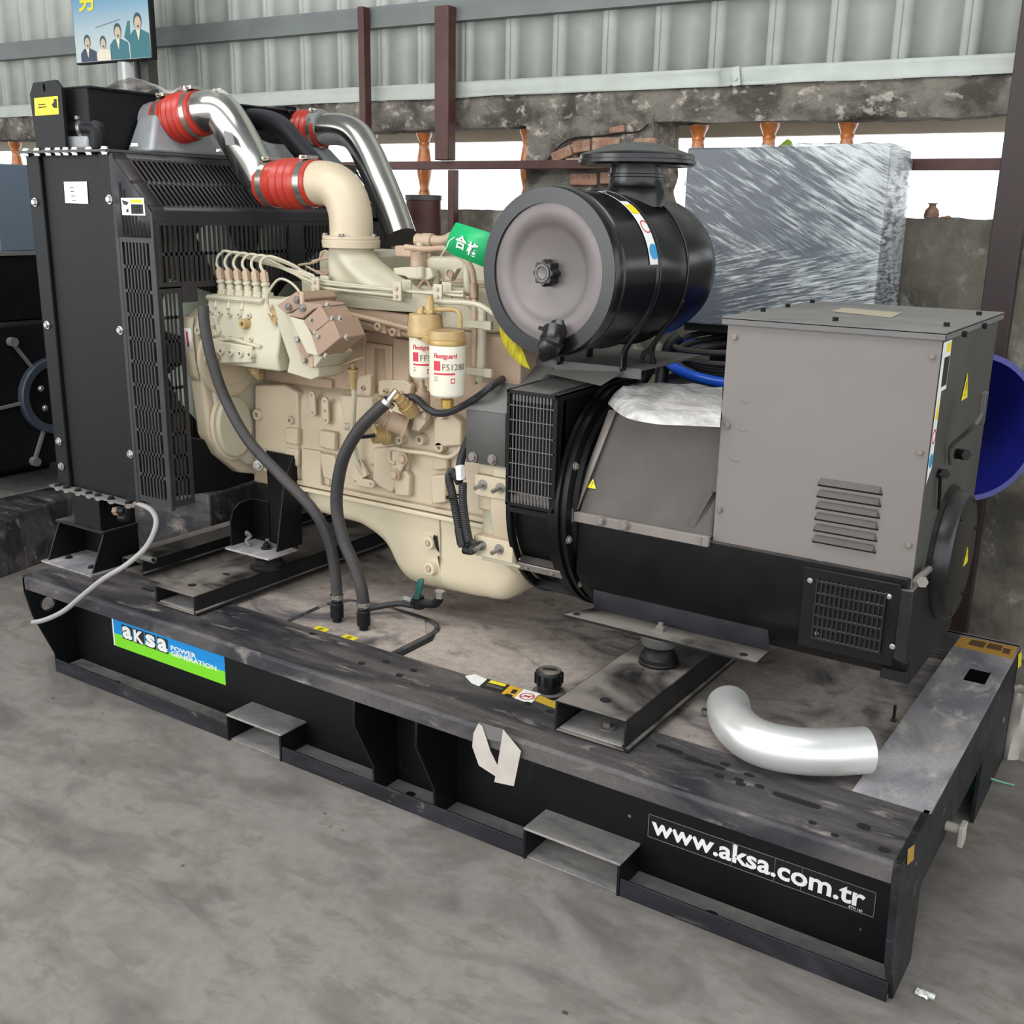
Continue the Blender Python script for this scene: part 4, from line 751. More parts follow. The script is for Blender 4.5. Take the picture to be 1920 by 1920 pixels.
# governor: slanted plate, gear-shaped side, cover boxes
gv = M['creamg']
m = MB(); m.prism(XZ((0.939,0.33,1.306), (0.983,0.33,1.315), (1.133,0.33,1.122), (1.132,0.33,1.096), (1.099,0.33,1.083), (1,0.33,1.096), (1.013,0.33,1.135)), 'y', .325, .44); gvp = m.build('governor_body', gv, en, bevel=.003)
m = MB(); m.prism(XZ((1.013,0.3,1.317), (1.086,0.3,1.342), (1.116,0.3,1.303), (1.144,0.3,1.204), (1.185,0.3,1.169), (1.145,0.3,1.126), (1.063,0.3,1.217)), 'y', .295, .42); m.build('governor_flange', gv, gvp, bevel=.003)
m = MB(); m.prism(XZ((1.024,0.295,1.302), (1.104,0.295,1.347), (1.129,0.295,1.327), (1.115,0.295,1.3), (1.062,0.295,1.28)), 'y', .270, .42); m.build('governor_top_cover', M['taupe'], gvp, bevel=.003)
m = MB(); m.prism(XZ((1.077,0.28,1.278), (1.141,0.28,1.272), (1.184,0.28,1.194), (1.2,0.28,1.173), (1.162,0.28,1.173)), 'y', .262, .36); m.build('governor_side_cover', gv, gvp, bevel=.003)
m = MB(); m.prism(XZ((1.099,0.268,1.278), (1.157,0.268,1.275), (1.199,0.268,1.302), (1.237,0.268,1.315), (1.225,0.268,1.32), (1.159,0.268,1.322), (1.141,0.268,1.303)), 'y', .240, .34); m.build('actuator_top', M['taupe'], gvp, bevel=.003)
m = MB(); m.prism(XZ((1.162,0.262,1.27), (1.23,0.262,1.316), (1.265,0.262,1.277), (1.198,0.262,1.235)), 'y', .236, .34); c1 = m.build('actuator_cover', M['taupe'], gvp, bevel=.003)
m = MB(); m.prism(XZ((1.198,0.262,1.232), (1.278,0.262,1.284), (1.308,0.262,1.232), (1.221,0.262,1.172)), 'y', .232, .34); c2 = m.build('actuator_cover', M['taupe'], gvp, bevel=.003)
m = MB(); m.prism(XZ((1.103,0.262,1.278), (1.166,0.262,1.27), (1.225,0.262,1.171), (1.168,0.262,1.176)), 'y', .240, .34); m.build('actuator_side', gv, gvp, bevel=.003)
bolts(c1, [(1.259,0.236,1.321), (1.194,0.236,1.275), (1.276,0.236,1.284), (1.209,0.236,1.239)], (0, -1, 0), .006, CG)
bolts(c2, [(1.224,0.232,1.23), (1.309,0.232,1.287), (1.331,0.232,1.237), (1.251,0.232,1.178)], (0, -1, 0), .006, CG)
bolts(gvp, [(1.075,0.268,1.302), (1.11,0.268,1.324), (1.16,0.238,1.306)], (0, -1, .6), .009, CG)
m = MB(); m.prism(XZ((1.062,0.3,1.213), (1.097,0.3,1.216), (1.142,0.3,1.165), (1.141,0.3,1.125), (1.098,0.3,1.134)), 'y', .292, .30); m.build('governor_end_cover', M['creamd'], gvp, bevel=.002)
m = MB(); c = (1.119,0.292,1.184); m.lathe(c, (0, -1, 0), [(0, .026), (.006, .026), (.006, .02)], 24); m.build('governor_plug', M['taupe'], gvp)
bolts(gvp, [(1.087,0.29,1.205), (1.112,0.29,1.146)], (0, -1, 0), .008, CG)
m = MB(); c = (1.062,0.4,1.112); m.lathe(c, (0, -1, 0), [(0, .02), (.02, .02), (.02, .008), (.03, .008)], 16); m.build('shaft_end', M['creamo'], gvp)
m = MB(); m.tube([(0.93,0.325,1.298), (0.94,0.32,1.33), (0.969,0.32,1.363), (0.996,0.32,1.376), (1.045,0.31,1.368), (1.096,0.29,1.348), (1.128,0.27,1.328)], .0038, 7, 4); m.tube([(0.93,0.325,1.298), (0.939,0.322,1.275), (0.956,0.32,1.265)], .004, 6, 3); m.build('boost_line', M['creamg'], en)
m = MB(); m.cyl((1.129,0.27,1.346), (1.137,0.262,1.306), .007, n=8); m.build('line_union', M['creamd'], en)
m = MB(); m.sheet([(0.932,0.324,1.266), (0.95,0.324,1.299), (0.958,0.324,1.287), (0.97,0.324,1.253), (0.955,0.324,1.232), (0.943,0.324,1.251)], .0006, (0, -1, 0)); m.build('rust_oil_stain', paint('oil_rust', (160, 130, 84), .5, 0, .3, 40), en)
m = MB(); c = Vector((0.739,0.44,1.073)); m.prism(XZ((0.72,0.44,1.098), (0.75,0.44,1.092), (0.767,0.44,1.058), (0.761,0.44,1.037), (0.728,0.44,1.055)), 'y', .43, .45); m.cyl(c, c+Vector((.03, -.03, .002)), .016, n=14); m.cyl(c+Vector((.02, -.04, .002)), c+Vector((.05, -.055, .004)), .007, n=10); m.build('timing_pin_cover', M['creamo'], en)
# injector lines
ytops = [(421, 436), (437, 450), (454, 464), (472, 480), (489, 498), (507, 516)]
for k in range(6):
    x = .828+.040*k-.016-.158; z0 = 1.243+.085+.066
    zt = 1.373-.006*k; A = Vector((x+.002, .383, z0-.004)); 
    row = 2 if k % 2 == 0 else 1
    end = [(1.021,0.45,1.367), (1.021,0.45,1.359), (1.023,0.45,1.346), (1.015,0.46,1.336), (1.011,0.47,1.361), (1.01,0.47,1.341)][k]
    far = [(1.357,0.45,1.354), (1.575,0.45,1.351), (1.357,0.45,1.338), (1.568,0.46,1.361), (1.579,0.47,1.346), (1.332,0.47,1.324)][k]
    pts = [A, A+Vector((-.010, 0, .014)), A+Vector((-.010, .004, .030)), A+Vector((.004, .010, .042+.001*(5-k))), A+Vector((.035, .015, .043+.002*(5-k))), (Vector((A.x+.06, .43, z0+.036))*.7+Vector(end)*.3), Vector(end)+Vector((-.03, -.004, .018)), Vector(end)+Vector((.02, 0, 0)), Vector(far)]
    m = MB(); m.tube(pts, .0046, 8, 5); m.build('injector_line', M['creamg'], en)
for a, b in (((1.017,0.44,1.366), (1.047,0.44,1.338)), ((1.338,0.44,1.369), (1.369,0.44,1.33)), ((1.486,0.44,1.369), (1.516,0.44,1.341))):
    m = MB(); xa, xb = a[0], b[0]; m.box((min(xa, xb), .425, b[2]-.004), (max(xa, xb), .432, a[2]+.012)); cl = m.build('line_clamp', M['creamg'], en, bevel=.0015); m = MB(); m.box((min(xa, xb)+.003, .462, b[2]), (max(xa, xb)+.006, .468, a[2]+.016)); m.build('clamp_back', M['creamg'], cl)
    inst(CB, 'bolt', ((xa+xb)/2, .425, (a[2]+b[2])/2+.012), (0, -1, 0), cl, .5); inst(CB, 'bolt', ((xa+xb)/2, .425, (a[2]+b[2])/2-.010), (0, -1, 0), cl, .5)
m = MB()
for dz_, yy in ((0, .475), (-.022, .49)): m.tube([(.98, yy, 1.285+dz_), (1.2, yy, 1.262+dz_), (1.42, yy, 1.235+dz_)], .008, 8, 2)
m.build('fuel_return_pipe', M['creamd'], en)
m = MB(); m.tube([(1.027,0.55,1.398), (0.962,0.55,1.452), (0.926,0.55,1.418), (0.844,0.55,1.403)], .004, 7, 4); m.tube([(0.903,0.55,1.417), (0.984,0.55,1.428), (0.963,0.55,1.378), (0.879,0.55,1.4)], .004, 7, 4, ); m.tube([(1.317,0.56,1.331), (1.337,0.56,1.371), (1.358,0.56,1.38), (1.377,0.56,1.345), (1.381,0.56,1.327)], .0045, 7, 4); m.tube([(1.466,0.47,1.359), (1.535,0.48,1.362), (1.554,0.5,1.352)], .0045, 7, 4); m.build('injector_line_loops', M['creamd'], en)
# cylinder head and rocker covers
m = MB(); m.box((.84, .56, 1.24), (1.70, .95, 1.365)); m.build('cylinder_head', M['creamg'], en, bevel=.008)
for a, b in ((.88, 1.12), (1.30, 1.68)):
    m = MB(); m.box((a, .60, 1.36), (b, .92, 1.45)); rc = m.build('rocker_cover', M['creamg'], en, bevel=.014, seg=3)
    m = MB(); m.box((a-.006, .592, 1.375), (b+.006, .93, 1.387)); m.build('cover_gasket_rim', M['creamd'], rc, bevel=.002)
    for x in (a+.07, b-.07):
        m = MB(); m.cyl((x, .588, 1.35), (x, .588, 1.40), .012, n=12); m.cyl((x, .588, 1.40), (x, .588, 1.41), .008, n=6); m.build('cover_stud', M['creamg'], rc)
pad([(1.239,0.56,1.411), (1.293,0.56,1.416), (1.382,0.56,1.417), (1.393,0.56,1.39), (1.374,0.56,1.381), (1.297,0.56,1.382), (1.286,0.56,1.388), (1.245,0.56,1.391)], .545, .565, 'head_casting', 'creamg', .004)
pad([(1.441,0.56,1.412), (1.485,0.56,1.42), (1.46,0.56,1.382), (1.441,0.56,1.386)], .540, .565, 'lifting_tab', 'creamg', .003)
m = MB(); c = (1.46,0.539,1.404); m.ring(c, (0, -1, 0), .013, .010, .004, 20); m.cyl(c, (c[0], c[1]-.001, c[2]), .010, n=20); m.build('tab_hole', M['taupe'], en)
for c in ((1.353,0.54,1.419), (1.318,0.58,1.487)): m = MB(); m.cyl(c, Vector(c)+Vector((0, 0, -.03)), .012, n=12); m.build('head_stud', M['creamg'], en)
# intake manifold: flange, flared casting and elbow
m = MB()
def flare(u, v):
    # v 0 top flange -> 1 bottom along the head; u around
    a = 2*math.pi*u; top = Vector((1.075+.070*math.cos(a), .545+.065*math.sin(a), 1.468)); 
    bx = 1.03+.0; bot = Vector((1.215+.215*math.cos(a), .535+.055*math.sin(a), 1.29))
    s_ = v*v*(3-2*v); p = top*(1-s_)+bot*s_; p.z = top.z*(1-v)+bot.z*v
    p += Vector((0, -.012*math.sin(v*math.pi)*max(0, -math.sin(a))*(1+.8*math.cos(5*a*1)), 0)); return p
m.grid(flare, 60, 14); m.add([flare(k/60, 1) for k in range(60)], [tuple(range(60))]); im = m.build('intake_manifold', M['creamg'], en, ang=60)
m = MB(); m.lathe((1.075, .545, 1.465), (0, 0, 1), [(0, .088), (.022, .090), (.024, .086), (.026, .088), (.034, .088), (.036, .075)], 40); m.build('manifold_flange', M['cream'], im, bevel=.001)
bolts(im, [(1.075+.080*math.cos(a), .545+.080*math.sin(a), 1.50) for a in (-2.6, -1.2, .2, 1.6)], (0, 0, 1), .008, CG)
for p0, p1 in (((1.339,0.5,1.428), (1.328,0.47,1.329)),): pass
m = MB(); m.tube([(.93, .545, 1.655), (.975, .545, 1.655), (1.02, .545, 1.645), (1.055, .545, 1.615), (1.073, .545, 1.57), (1.077, .545, 1.53), (1.077, .545, 1.495)], lambda t: .0665-.0*t, 32, 5); m.build('intake_elbow', M['cream'], im, ang=60)
m = MB(); m.ring((1.02, .49, 1.60), (-.2, -1, .2), .012, .009, .004, 16) if 0 else None
# water outlet / breather pieces behind
m = MB(); m.tube([(1.407,0.62,1.506), (1.387,0.6,1.493), (1.327,0.6,1.495)], .016, 14, 3); m.lathe((1.351,0.6,1.492), (-1, 0, .02), [(0, .022), (.035, .022), (.036, .019), (.06, .020), (.062, .016)], 20); m.build('breather_pipe', M['creamd'], en)
m = MB(); m.box((1.20, .60, 1.44), (1.34, .78, 1.475)); m.cyl((1.30, .60, 1.41), (1.30, .60, 1.475), .028, n=20); m.build('rear_housing', M['creamd'], en, bevel=.006)
m = MB(); m.tube([(1.277,0.56,1.473), (1.358,0.56,1.47), (1.434,0.55,1.474), (1.501,0.53,1.456), (1.554,0.51,1.429), (1.574,0.5,1.386), (1.589,0.48,1.343), (1.604,0.46,1.286), (1.607,0.46,1.106)], .0085, 10, 5); m.build('coolant_pipe', M['creamd'], en)
m = MB(); m.cyl((1.576,0.497,1.381), (1.589,0.48,1.34), .0125, n=14); m.build('rubber_sleeve', M['taupe'], en)
m = MB(); m.tube([(1.522,0.54,1.441), (1.539,0.52,1.368), (1.565,0.5,1.326), (1.613,0.48,1.315), (1.626,0.47,1.287), (1.63,0.46,1.214), (1.626,0.46,1.115)], lambda t: .013, 12, 4); m.build('coolant_pipe', M['creamg'], en)
for a in ((1.625,0.44,1.277), (1.627,0.44,1.145)): m = MB(); m.box((a[0]-.05, .436, a[2]-.010), (a[0]+.05, .440, a[2]+.010)); m.box((a[0]+.03, .432, a[2]-.012), (a[0]+.055, .445, a[2]+.012)); m.build('pipe_clip', M['creamg'], en, bevel=.001)
m = MB(); m.tube([(1.482,0.4,1.334), (1.539,0.4,1.336), (1.63,0.4,1.338), (1.675,0.4,1.331), (1.719,0.4,1.312), (1.732,0.42,1.298)], .0075, 10, 4); m.build('fuel_pipe', M['creamg'], en)
m = MB(); m.tube([(1.52,0.38,1.315), (1.581,0.38,1.319), (1.605,0.38,1.315), (1.614,0.38,1.298), (1.614,0.38,1.272)], .0068, 10, 4); m.build('fuel_pipe', M['creamo'], en)
# rear of block towards the flywheel housing
m = MB(); m.box((1.60, .50, .72), (1.735, .96, 1.24)); m.build('rear_plate', M['creamd'], en, bevel=.006)
m = MB(); m.lathe((1.70, .71, .79), (1, 0, 0), [(0, .30), (.01, .31), (.075, .31), (.08, .30)], 56); m.build('flywheel_housing', M['cream'], en)
m = MB(); m.box((1.655, .415, .755), (1.79, .60, .89)); m.build('housing_foot', M['cream'], en, bevel=.004)
for z in (.800, .620):
    m = MB(); m.box((1.655, .395, z), (1.79, .50, z+.062)); pd = m.build('housing_pad', M['cream'], en, bevel=.003)
    for x in (1.685, 1.745): m = MB(); m.cyl((x, .396, z+.035), (x, .392, z+.035), .015, n=18); m.cyl((x, .395, z+.036), (x-.004, .362, z+.03), .0065, n=10); m.build('stud', CG.materials[0], pd)
m = MB(); m.box((1.66, .43, .655), (1.79, .60, .83)); m.box((1.665, .42, .60), (1.80, .6, .63)); m.build('housing_web', M['creamg'], en, bevel=.004)
# oil filler / dipstick tube
m = MB(); m.tube([(1.185,0.42,1.092), (1.177,0.43,1.033), (1.161,0.44,0.947), (1.136,0.46,0.873), (1.148,0.47,0.804), (1.167,0.485,0.764)], .0085, 10, 5); ds = m.build('dipstick_tube', M['creamg'], en)
m = MB(); m.lathe((1.182,0.422,1.054), Vector((1.188,0.415,1.118))-Vector((1.182,0.422,1.054)), [(0, .0105), (.03, .0105), (.032, .014), (.05, .014), (.052, .017), (.062, .017), (.062, .006), (.08, .006)], 20); m.build('dipstick_collar', M['creamo'], ds)
m = MB(); m.bar((1.152,0.415,1.124), (1.223,0.415,1.15), .03, .007); m.build('dipstick_handle', M['creamd'], ds, bevel=.003)
m = MB(); m.tube([(1.14,0.475,0.857), (1.154,0.478,0.817), (1.181,0.482,0.772)], .003, 6, 3); m.prism(XZ((1.132,0.483,0.817), (1.154,0.483,0.806), (1.184,0.483,0.772), (1.146,0.483,0.749), (1.121,0.483,0.754)), 'y', .475, .49); m.build('tube_bracket', M['cream'], ds)
m = MB(); m.cyl((1.129,0.46,0.923), (1.116,0.45,0.923), .012, n=6); m.prism(XZ((1.111,0.465,0.932), (1.182,0.465,0.943), (1.182,0.465,0.932), (1.122,0.465,0.901), (1.111,0.465,0.91)), 'y', .455, .47); m.build('tube_clip', M['cream'], ds)
# fuel lift pump group with priming knob, union, sensor
m = MB(); m.lathe((1.356,0.46,0.951), (-.75, -.55, .35), [(0, .05), (.0, .045), (.01, .03), (.055, .03), (.056, .024), (.062, .024), (.063, .028), (.068, .028), (.069, .024), (.074, .024), (.075, .027), (.08, .027), (.081, .024), (.086, .024), (.087, .026), (.102, .026), (.105, .022)], 28); lp = m.build('lift_pump', M['creamd'], en)
m = MB(); a = Vector((1.399,0.44,1.005)); b = Vector((1.383,0.38,1.058)); m.cyl(a, a+(b-a)*.45, .026, n=20); m.cyl(a+(b-a)*.4, a+(b-a)*.62, .021, n=6); m.cyl(a+(b-a)*.6, a+(b-a)*.8, .018, n=6); m.cyl(a+(b-a)*.78, b, .012, n=12); m.build('hose_union', M['creamo'], lp)
m = MB(); m.lathe((1.428,0.45,1.05), (0, -.1, 1), [(-.03, .02), (0, .022), (.014, .022), (.016, .012), (.03, .014), (.03, .008), (.055, .008)], 18); m.build('sensor', M['creamd'], lp)
m = MB(); m.prism(XZ((1.396,0.47,1.003), (1.436,0.47,1), (1.432,0.47,0.972), (1.406,0.47,0.943), (1.377,0.47,0.943)), 'y', .455, .49); m.build('pump_flange', M['cream'], lp, bevel=.003); inst(CB, 'bolt', (1.436,0.455,0.997), (0, -1, 0), lp, 1.1)
m = MB(); m.lathe((1.264,0.48,0.913), (-.45, -.85, .05), [(0, .034), (.012, .034), (.014, .028), (.045, .028), (.05, .02)], 28); m.build('pressure_switch', M['creamo'], en)
m = MB(); c = Vector((1.268,0.44,0.915)); 
for dx in (0, .018): m.cyl(c+Vector((dx-.02, -.02, dx*.3)), c+Vector((dx-.055, -.045, dx*.3-.004)), .0065, n=10)
m.build('switch_terminal', M['blkd'], en)
# lower drain bracket
m = MB(); m.prism(XZ((1.293,0.475,0.874), (1.339,0.475,0.884), (1.347,0.475,0.855), (1.351,0.475,0.846), (1.313,0.475,0.783), (1.287,0.475,0.776), (1.292,0.475,0.807)), 'y', .465, .478); lbk = m.build('support_plate', M['cream'], en, bevel=.003)
bolts(lbk, [(1.34,0.463,0.85), (1.308,0.463,0.795)], (0, -1, 0), .014, CB)
m = MB(); m.tube([(1.309,0.465,0.831), (1.286,0.465,0.835), (1.284,0.465,0.865), (1.305,0.465,0.876), (1.347,0.465,0.875), (1.429,0.465,0.878), (1.505,0.465,0.877), (1.541,0.465,0.894), (1.56,0.465,0.915)], .007, 10, 5); m.build('drain_pipe', M['cream'], en)
# fuel filter head
m = MB(); m.lathe((1.494,0.38,1.252), (0, 0, -1), [(-.05, .046), (-.012, .050), (0, .052), (.012, .052)], 32); m.lathe((1.591,0.35,1.235), (0, 0, -1), [(-.03, .048), (-.004, .052), (.006, .052)], 32); m.hexa([(1.46, .37, 1.232), (1.56, .31, 1.228), (1.62, .36, 1.228), (1.52, .44, 1.232), (1.46, .37, 1.252), (1.56, .31, 1.246), (1.62, .36, 1.246), (1.52, .44, 1.252)]); fh = m.build('filter_head', M['creamo'], en, bevel=.002)
m = MB()
for a, b in (((1.479,0.38,1.265), (1.479,0.38,1.313)), ((1.517,0.37,1.269), (1.517,0.37,1.345))): m.cyl(a, b, .012, n=12); m.cyl(Vector(a)*.5+Vector(b)*.5, Vector(a)*.4+Vector(b)*.6, .017, n=6); m.cyl(Vector(b), Vector(b)+Vector((0, 0, .008)), .009, n=6)
m.build('banjo_union', M['creamo'], fh)
# black engine foot bracket on the front left mount
eb_ = M['blk']
fb = thing('engine_foot_bracket', (.76, .44, .459), 'black folded steel foot bracket joining the engine to the left rubber mount', 'bracket')
ex0, ex1 = .715, .862
m = MB(); m.box((.735, .475, .462), (.862, .482, .79)); m.build('back_plate', M['blk'], fb, bevel=.001)
m = MB(); m.prism(YZ((0.862,0.383,0.479), (0.862,0.428,0.708), (0.862,0.47,0.781), (0.862,0.51,0.778), (0.862,0.5,0.478)), 'x', .858, .865); m.build('side_plate', M['blk'], fb, bevel=.001)
m = MB(); m.prism([(.37, .459), (.482, .459), (.482, .61), (.42, .61), (.385, .59), (.37, .55)], 'x', .655, .661); m.build('side_plate', M['blk'], fb, bevel=.001)
m = MB(); m.box((.655, .345, .459), (.862, .482, .466)); m.build('base_plate', M['endtop'], fb); m = MB(); m.box((.655, .475, .46), (.74, .482, .61)); m.build('back_plate', M['blk'], fb)
m = MB(); m.cyl((.775, .42, .466), (.775, .42, .469), .020, n=20); m.cyl((.775, .42, .469), (.775, .42, .482), .012, n=6); m.cyl((.775, .42, .482), (.775, .42, .49), .006, n=8); m.build('bolt', M['blk'], fb)
m = MB(); m.tube([(.715, .40, .467), (.70, .40, .485), (.712, .41, .50), (.702, .40, .515), (.695, .41, .50)], .006, 7, 3); m.build('wire_tag', M['lid'], fb)
bolts(fb, [(0.723,0.475,0.775), (0.694,0.475,0.734)], (.6, -1, 0), .013, BOLTZ)

# ================================================================ radiator with fan guard
M['rad'] = paint('radiator_black', (11, 12, 15), .48, 0, .08, 3, spec=.25, dust=.4, side=.015, dustcol=(90, 90, 96), dscale=2)
M['guard'] = paint('guard_black', (34, 32, 36), .45, 0, .08, 4, dust=.3, side=.08, dustcol=(96, 90, 92))
M['alu'] = paint('cast_aluminium', (150, 152, 154), .5, .35, .1, 9, side=.2, dustcol=(120, 118, 116), bump=.1, bscale=200)
M['pipe'] = paint('polished_pipe', (196, 194, 188), .16, 1, .06, 5, dust=.25, side=.04, dustcol=(150, 146, 140))
M['redh'] = paint('red_silicone_hose', (172, 50, 38), .35, 0, .06, 12, dust=.15, dustcol=(180, 120, 110))
M['clamp'] = paint('stainless_clamp', (190, 186, 176), .25, .9, .06, 20)
M['fan'] = paint('grey_green_fan', (158, 168, 150), .55, 0, .06, 4, dust=.3, dustcol=(150, 140, 120))
M['fin'] = paint('radiator_fin', (84, 78, 66), .6, 0, .2, 10)
ra = thing('radiator', (.25, .7, ZT), 'tall black radiator with perforated fan guard standing at left end of base', 'radiator')
Y0, Y1, ZB, ZR = .15, 1.25, .632, 1.733
m = MB(); m.box((.105, Y0+.012, ZB), (.415, Y1, ZR)); m.build('core_housing', M['rad'], ra, bevel=.006)
m = MB(); m.box((.036, Y0, ZB), (.105, Y0+.02, ZR)); m.box((.036, Y0, ZB), (.045, Y1, ZR)); fa = m.build('side_channel', M['rad'], ra, bevel=.004)
m = MB(); m.box((.412, Y0-.003, ZB-.01), (.470, Y0+.02, ZR)); fb2 = m.build('side_channel', M['rad'], ra, bevel=.004)
bolts(fa, [(0.066,0.149,1.583), (0.067,0.149,1.187), (0.069,0.149,0.789), (.07, .149, .70)], (0, -1, 0), .0105, BOLTZ)
bolts(fb2, [(0.455,0.146,1.595), (0.456,0.146,1.198), (0.457,0.146,0.798)], (0, -1, 0), .0105, BOLTZ)
for nm, z, x0 in (('top_plate', ZR, .02), ('bottom_plate', ZB-.012, .01)):
    m = MB(); m.box((x0, Y0-.018, z), (.47, Y1+.01, z+.008)); pl = m.build(nm, M['cabside'] if nm[0] == 't' else M['lid'], ra, bevel=.001)
    for x in ([.055, .115, .175, .225, .265, .31, .38, .455] if nm[0] == 't' else [.045, .095, .16, .22, .27, .34, .43]):
        for zz, dd in ((z+.008, 1), (z, -1)):
            inst(BOLTZ if (nm[0] == 't') == (dd > 0) or dd < 0 else BOLTB, 'bolt', (x, Y0-.008, zz), (0, 0, dd), pl, .95)
# warning plates
q = quad([(0.213,0.16,1.647), (0.33,0.16,1.648), (0.328,0.16,1.581), (0.211,0.16,1.582)], M['wht'], ra, 'white_label', 0, (0, -1, 0))
for i in range(4): quad([(0.242,0.159,1.631), (0.261,0.159,1.631), (0.261,0.159,1.629), (0.242,0.159,1.629)], M['ink'], q, 'label_print', 0, (0, -1, 0)).location += Vector((.002*i, 0, -.013*i))
# header tank, lifting eye, fittings
m = MB(); m.box((.13, Y0+.03, ZR+.005), (.34, Y1, 1.925)); m.box((.12, Y0+.03, 1.92), (.35, Y1+.01, 1.93)); m.build('header_tank', M['rad'], ra, bevel=.008)
m = MB(); lc = (0.176,0.15,1.926); m.prism(keyhole(XZ((0.106,0.15,1.744), (0.098,0.15,1.909), (0.121,0.15,1.943), (0.237,0.15,1.947), (0.263,0.15,1.922), (0.259,0.15,1.742)), 2, (lc[0], lc[2]), .006, .014, 1), 'y', .146, .156); le = m.build('lifting_plate', M['rad'], ra)
q = quad([(0.12,0.146,1.898), (0.242,0.146,1.9), (0.239,0.146,1.847), (0.116,0.146,1.846)], M['yel'], le, 'yellow_label', 0, (0, -1, 0))
m = MB(); m.sheet([(0.223,0.144,1.891), (0.236,0.144,1.892), (0.235,0.144,1.866), (0.219,0.144,1.866), (0.209,0.144,1.876), (0.221,0.144,1.882)], .0004, (0, -1, 0)); m.sheet([(0.139,0.144,1.871), (0.184,0.144,1.872), (0.183,0.144,1.87), (0.139,0.144,1.868)], .0004, (0, -1, 0)); m.sheet([(0.14,0.144,1.879), (0.177,0.144,1.88), (0.176,0.144,1.877), (0.14,0.144,1.876)], .0004, (0, -1, 0)); m.build('label_print', M['ink'], le)
m = MB(); m.tube([(0.183,0.21,1.812), (0.263,0.2,1.81), (0.321,0.2,1.807), (0.352,0.2,1.798), (0.348,0.2,1.753)], .026, 16, 4); m.cyl((0.355,0.2,1.803), (0.348,0.2,1.748), .019, n=16); hh = m.build('overflow_hose', M['rad'], ra)
for p in ((0.212,0.205,1.811), (0.289,0.2,1.808)): m = MB(); m.cyl(Vector(p)-Vector((.008, 0, 0)), Vector(p)+Vector((.008, 0, 0)), .031, n=20); m.obox(Vector(p)+Vector((0, -.02, .03)), (.014, .02, .01), (1, 0, 0)); m.build('hose_clamp', M['zinc'], hh)
m = MB(); m.box((.195, .17, ZR+.008), (.33, .28, 1.785)); m.build('aluminium_block', M['alu'], ra, bevel=.012, seg=3)
# charge air cooler tank (cast aluminium) with its two necks
m = MB(); m.add([(.345, .30, 1.742), (.47, .30, 1.742), (.47, 1.2, 1.742), (.345, 1.2, 1.742), (.345, .36, 1.86), (.43, .36, 1.86), (.43, .60, 1.86), (.345, .60, 1.86), (.345, 1.15, 1.80), (.44, 1.15, 1.80), (.44, .85, 1.80), (.345, .85, 1.80)], [(3, 2, 1, 0), (0, 1, 5, 4), (4, 5, 6, 7), (7, 6, 10, 11), (11, 10, 9, 8), (8, 9, 2, 3), (1, 2, 9, 10, 6, 5), (0, 4, 7, 11, 8, 3)]); cac = m.build('charge_cooler_tank', M['alu'], ra, bevel=.014, seg=3)
N1 = Vector((0.404,0.43,1.842)); dN = Vector((1, -.05, .10)).normalized()
m = MB(); m.tube([Vector((.14, .52, 1.76)), Vector((.22, .49, 1.79)), N1-dN*.10, N1-dN*.06, N1], lambda t: .105-.038*min(1, t*1.25), 28, 4); m.build('outlet_neck', M['alu'], cac)
m = MB(); m.tube([(.32, 1.10, 1.83), (.40, 1.10, 1.865), (.46, 1.10, 1.87)], .06, 24, 3); m.build('outlet_neck', M['alu'], cac)
bolts(ra, [(0.577,0.16,1.747), (0.498,0.55,1.753)], (0, 0, 1), .012, BOLTZ)
# fan guard: side strip, corner strip, sloped top, back panel
gd = M['guard']; GX0, GX1 = .470, .645; zt0, zt1 = 1.730, 1.560; zb = .645; yc = .238
def slots_panel(name, o, U, V, w_, h_, cols, rows, mu, mv, gap=.010, t=.004):
    """perforated sheet built as bars: cols x rows of tall slots inside margins"""
    U = Vector(U).normalized(); V = Vector(V).normalized(); N = U.cross(V); O = Vector(o); m = MB()
    def bx(u0, u1, v0, v1): m.obox(O+U*(u0+u1)/2+V*(v0+v1)/2, (u1-u0, v1-v0, t), U, V)
    bx(0, mu, 0, h_); bx(w_-mu, w_, 0, h_); bx(mu, w_-mu, 0, mv); bx(mu, w_-mu, h_-mv, h_)
    iw = w_-2*mu; ih = h_-2*mv; p = iw/cols
    for c in range(cols-1): u = mu+p*(c+1); bx(u-p*.21, u+p*.21, mv, h_-mv)
    for r in range(1, rows): v = mv+ih*r/rows; bx(mu, w_-mu, v-gap/2, v+gap/2)
    return stuff(m.build(name, gd, ra))
slots_panel('guard_side_grille', (GX0, Y0, zb), (1, 0, 0), (0, 0, 1), GX1-GX0, zt1-zb-.07, 8, 11, .024, .02)
m = MB(); m.add([(GX0, Y0-.002, zt1-.075), (GX1, Y0-.002, zt1-.075), (GX1, Y0-.002, zt1), (GX0, Y0-.002, zt0)], [(0, 1, 2, 3)]); m.build('guard_side_gusset', gd, ra, solid=.004)
m = MB()
for k in range(7): x = GX0+.034+.0165*k; m.box((x, Y0-.0055, zt1-.068), (x+.008, Y0-.004, zt1-.03-.0+max(0, .115-.022*k)))
stuff(m.build('guard_side_slots', M['hole'], ra))
m = MB(); m.box((GX0-.004, Y0-.004, zb-.01), (GX0+.012, Y0+.02, zt0)); m.box((GX1-.008, Y0-.005, zb-.01), (GX1+.002, Y0+.008, zt1)); m.build('guard_edge', gd, ra, bevel=.002)
slots_panel('guard_corner_grille', (GX1, Y0, zb), (0, 1, 0), (0, 0, 1), yc-Y0, 1.34-zb, 4, 9, .014, .02)
slots_panel('guard_upper_grille', (GX1, Y0, 1.335), (0, 1, 0), (0, 0, 1), .58, .205, 28, 2, .02, .018)
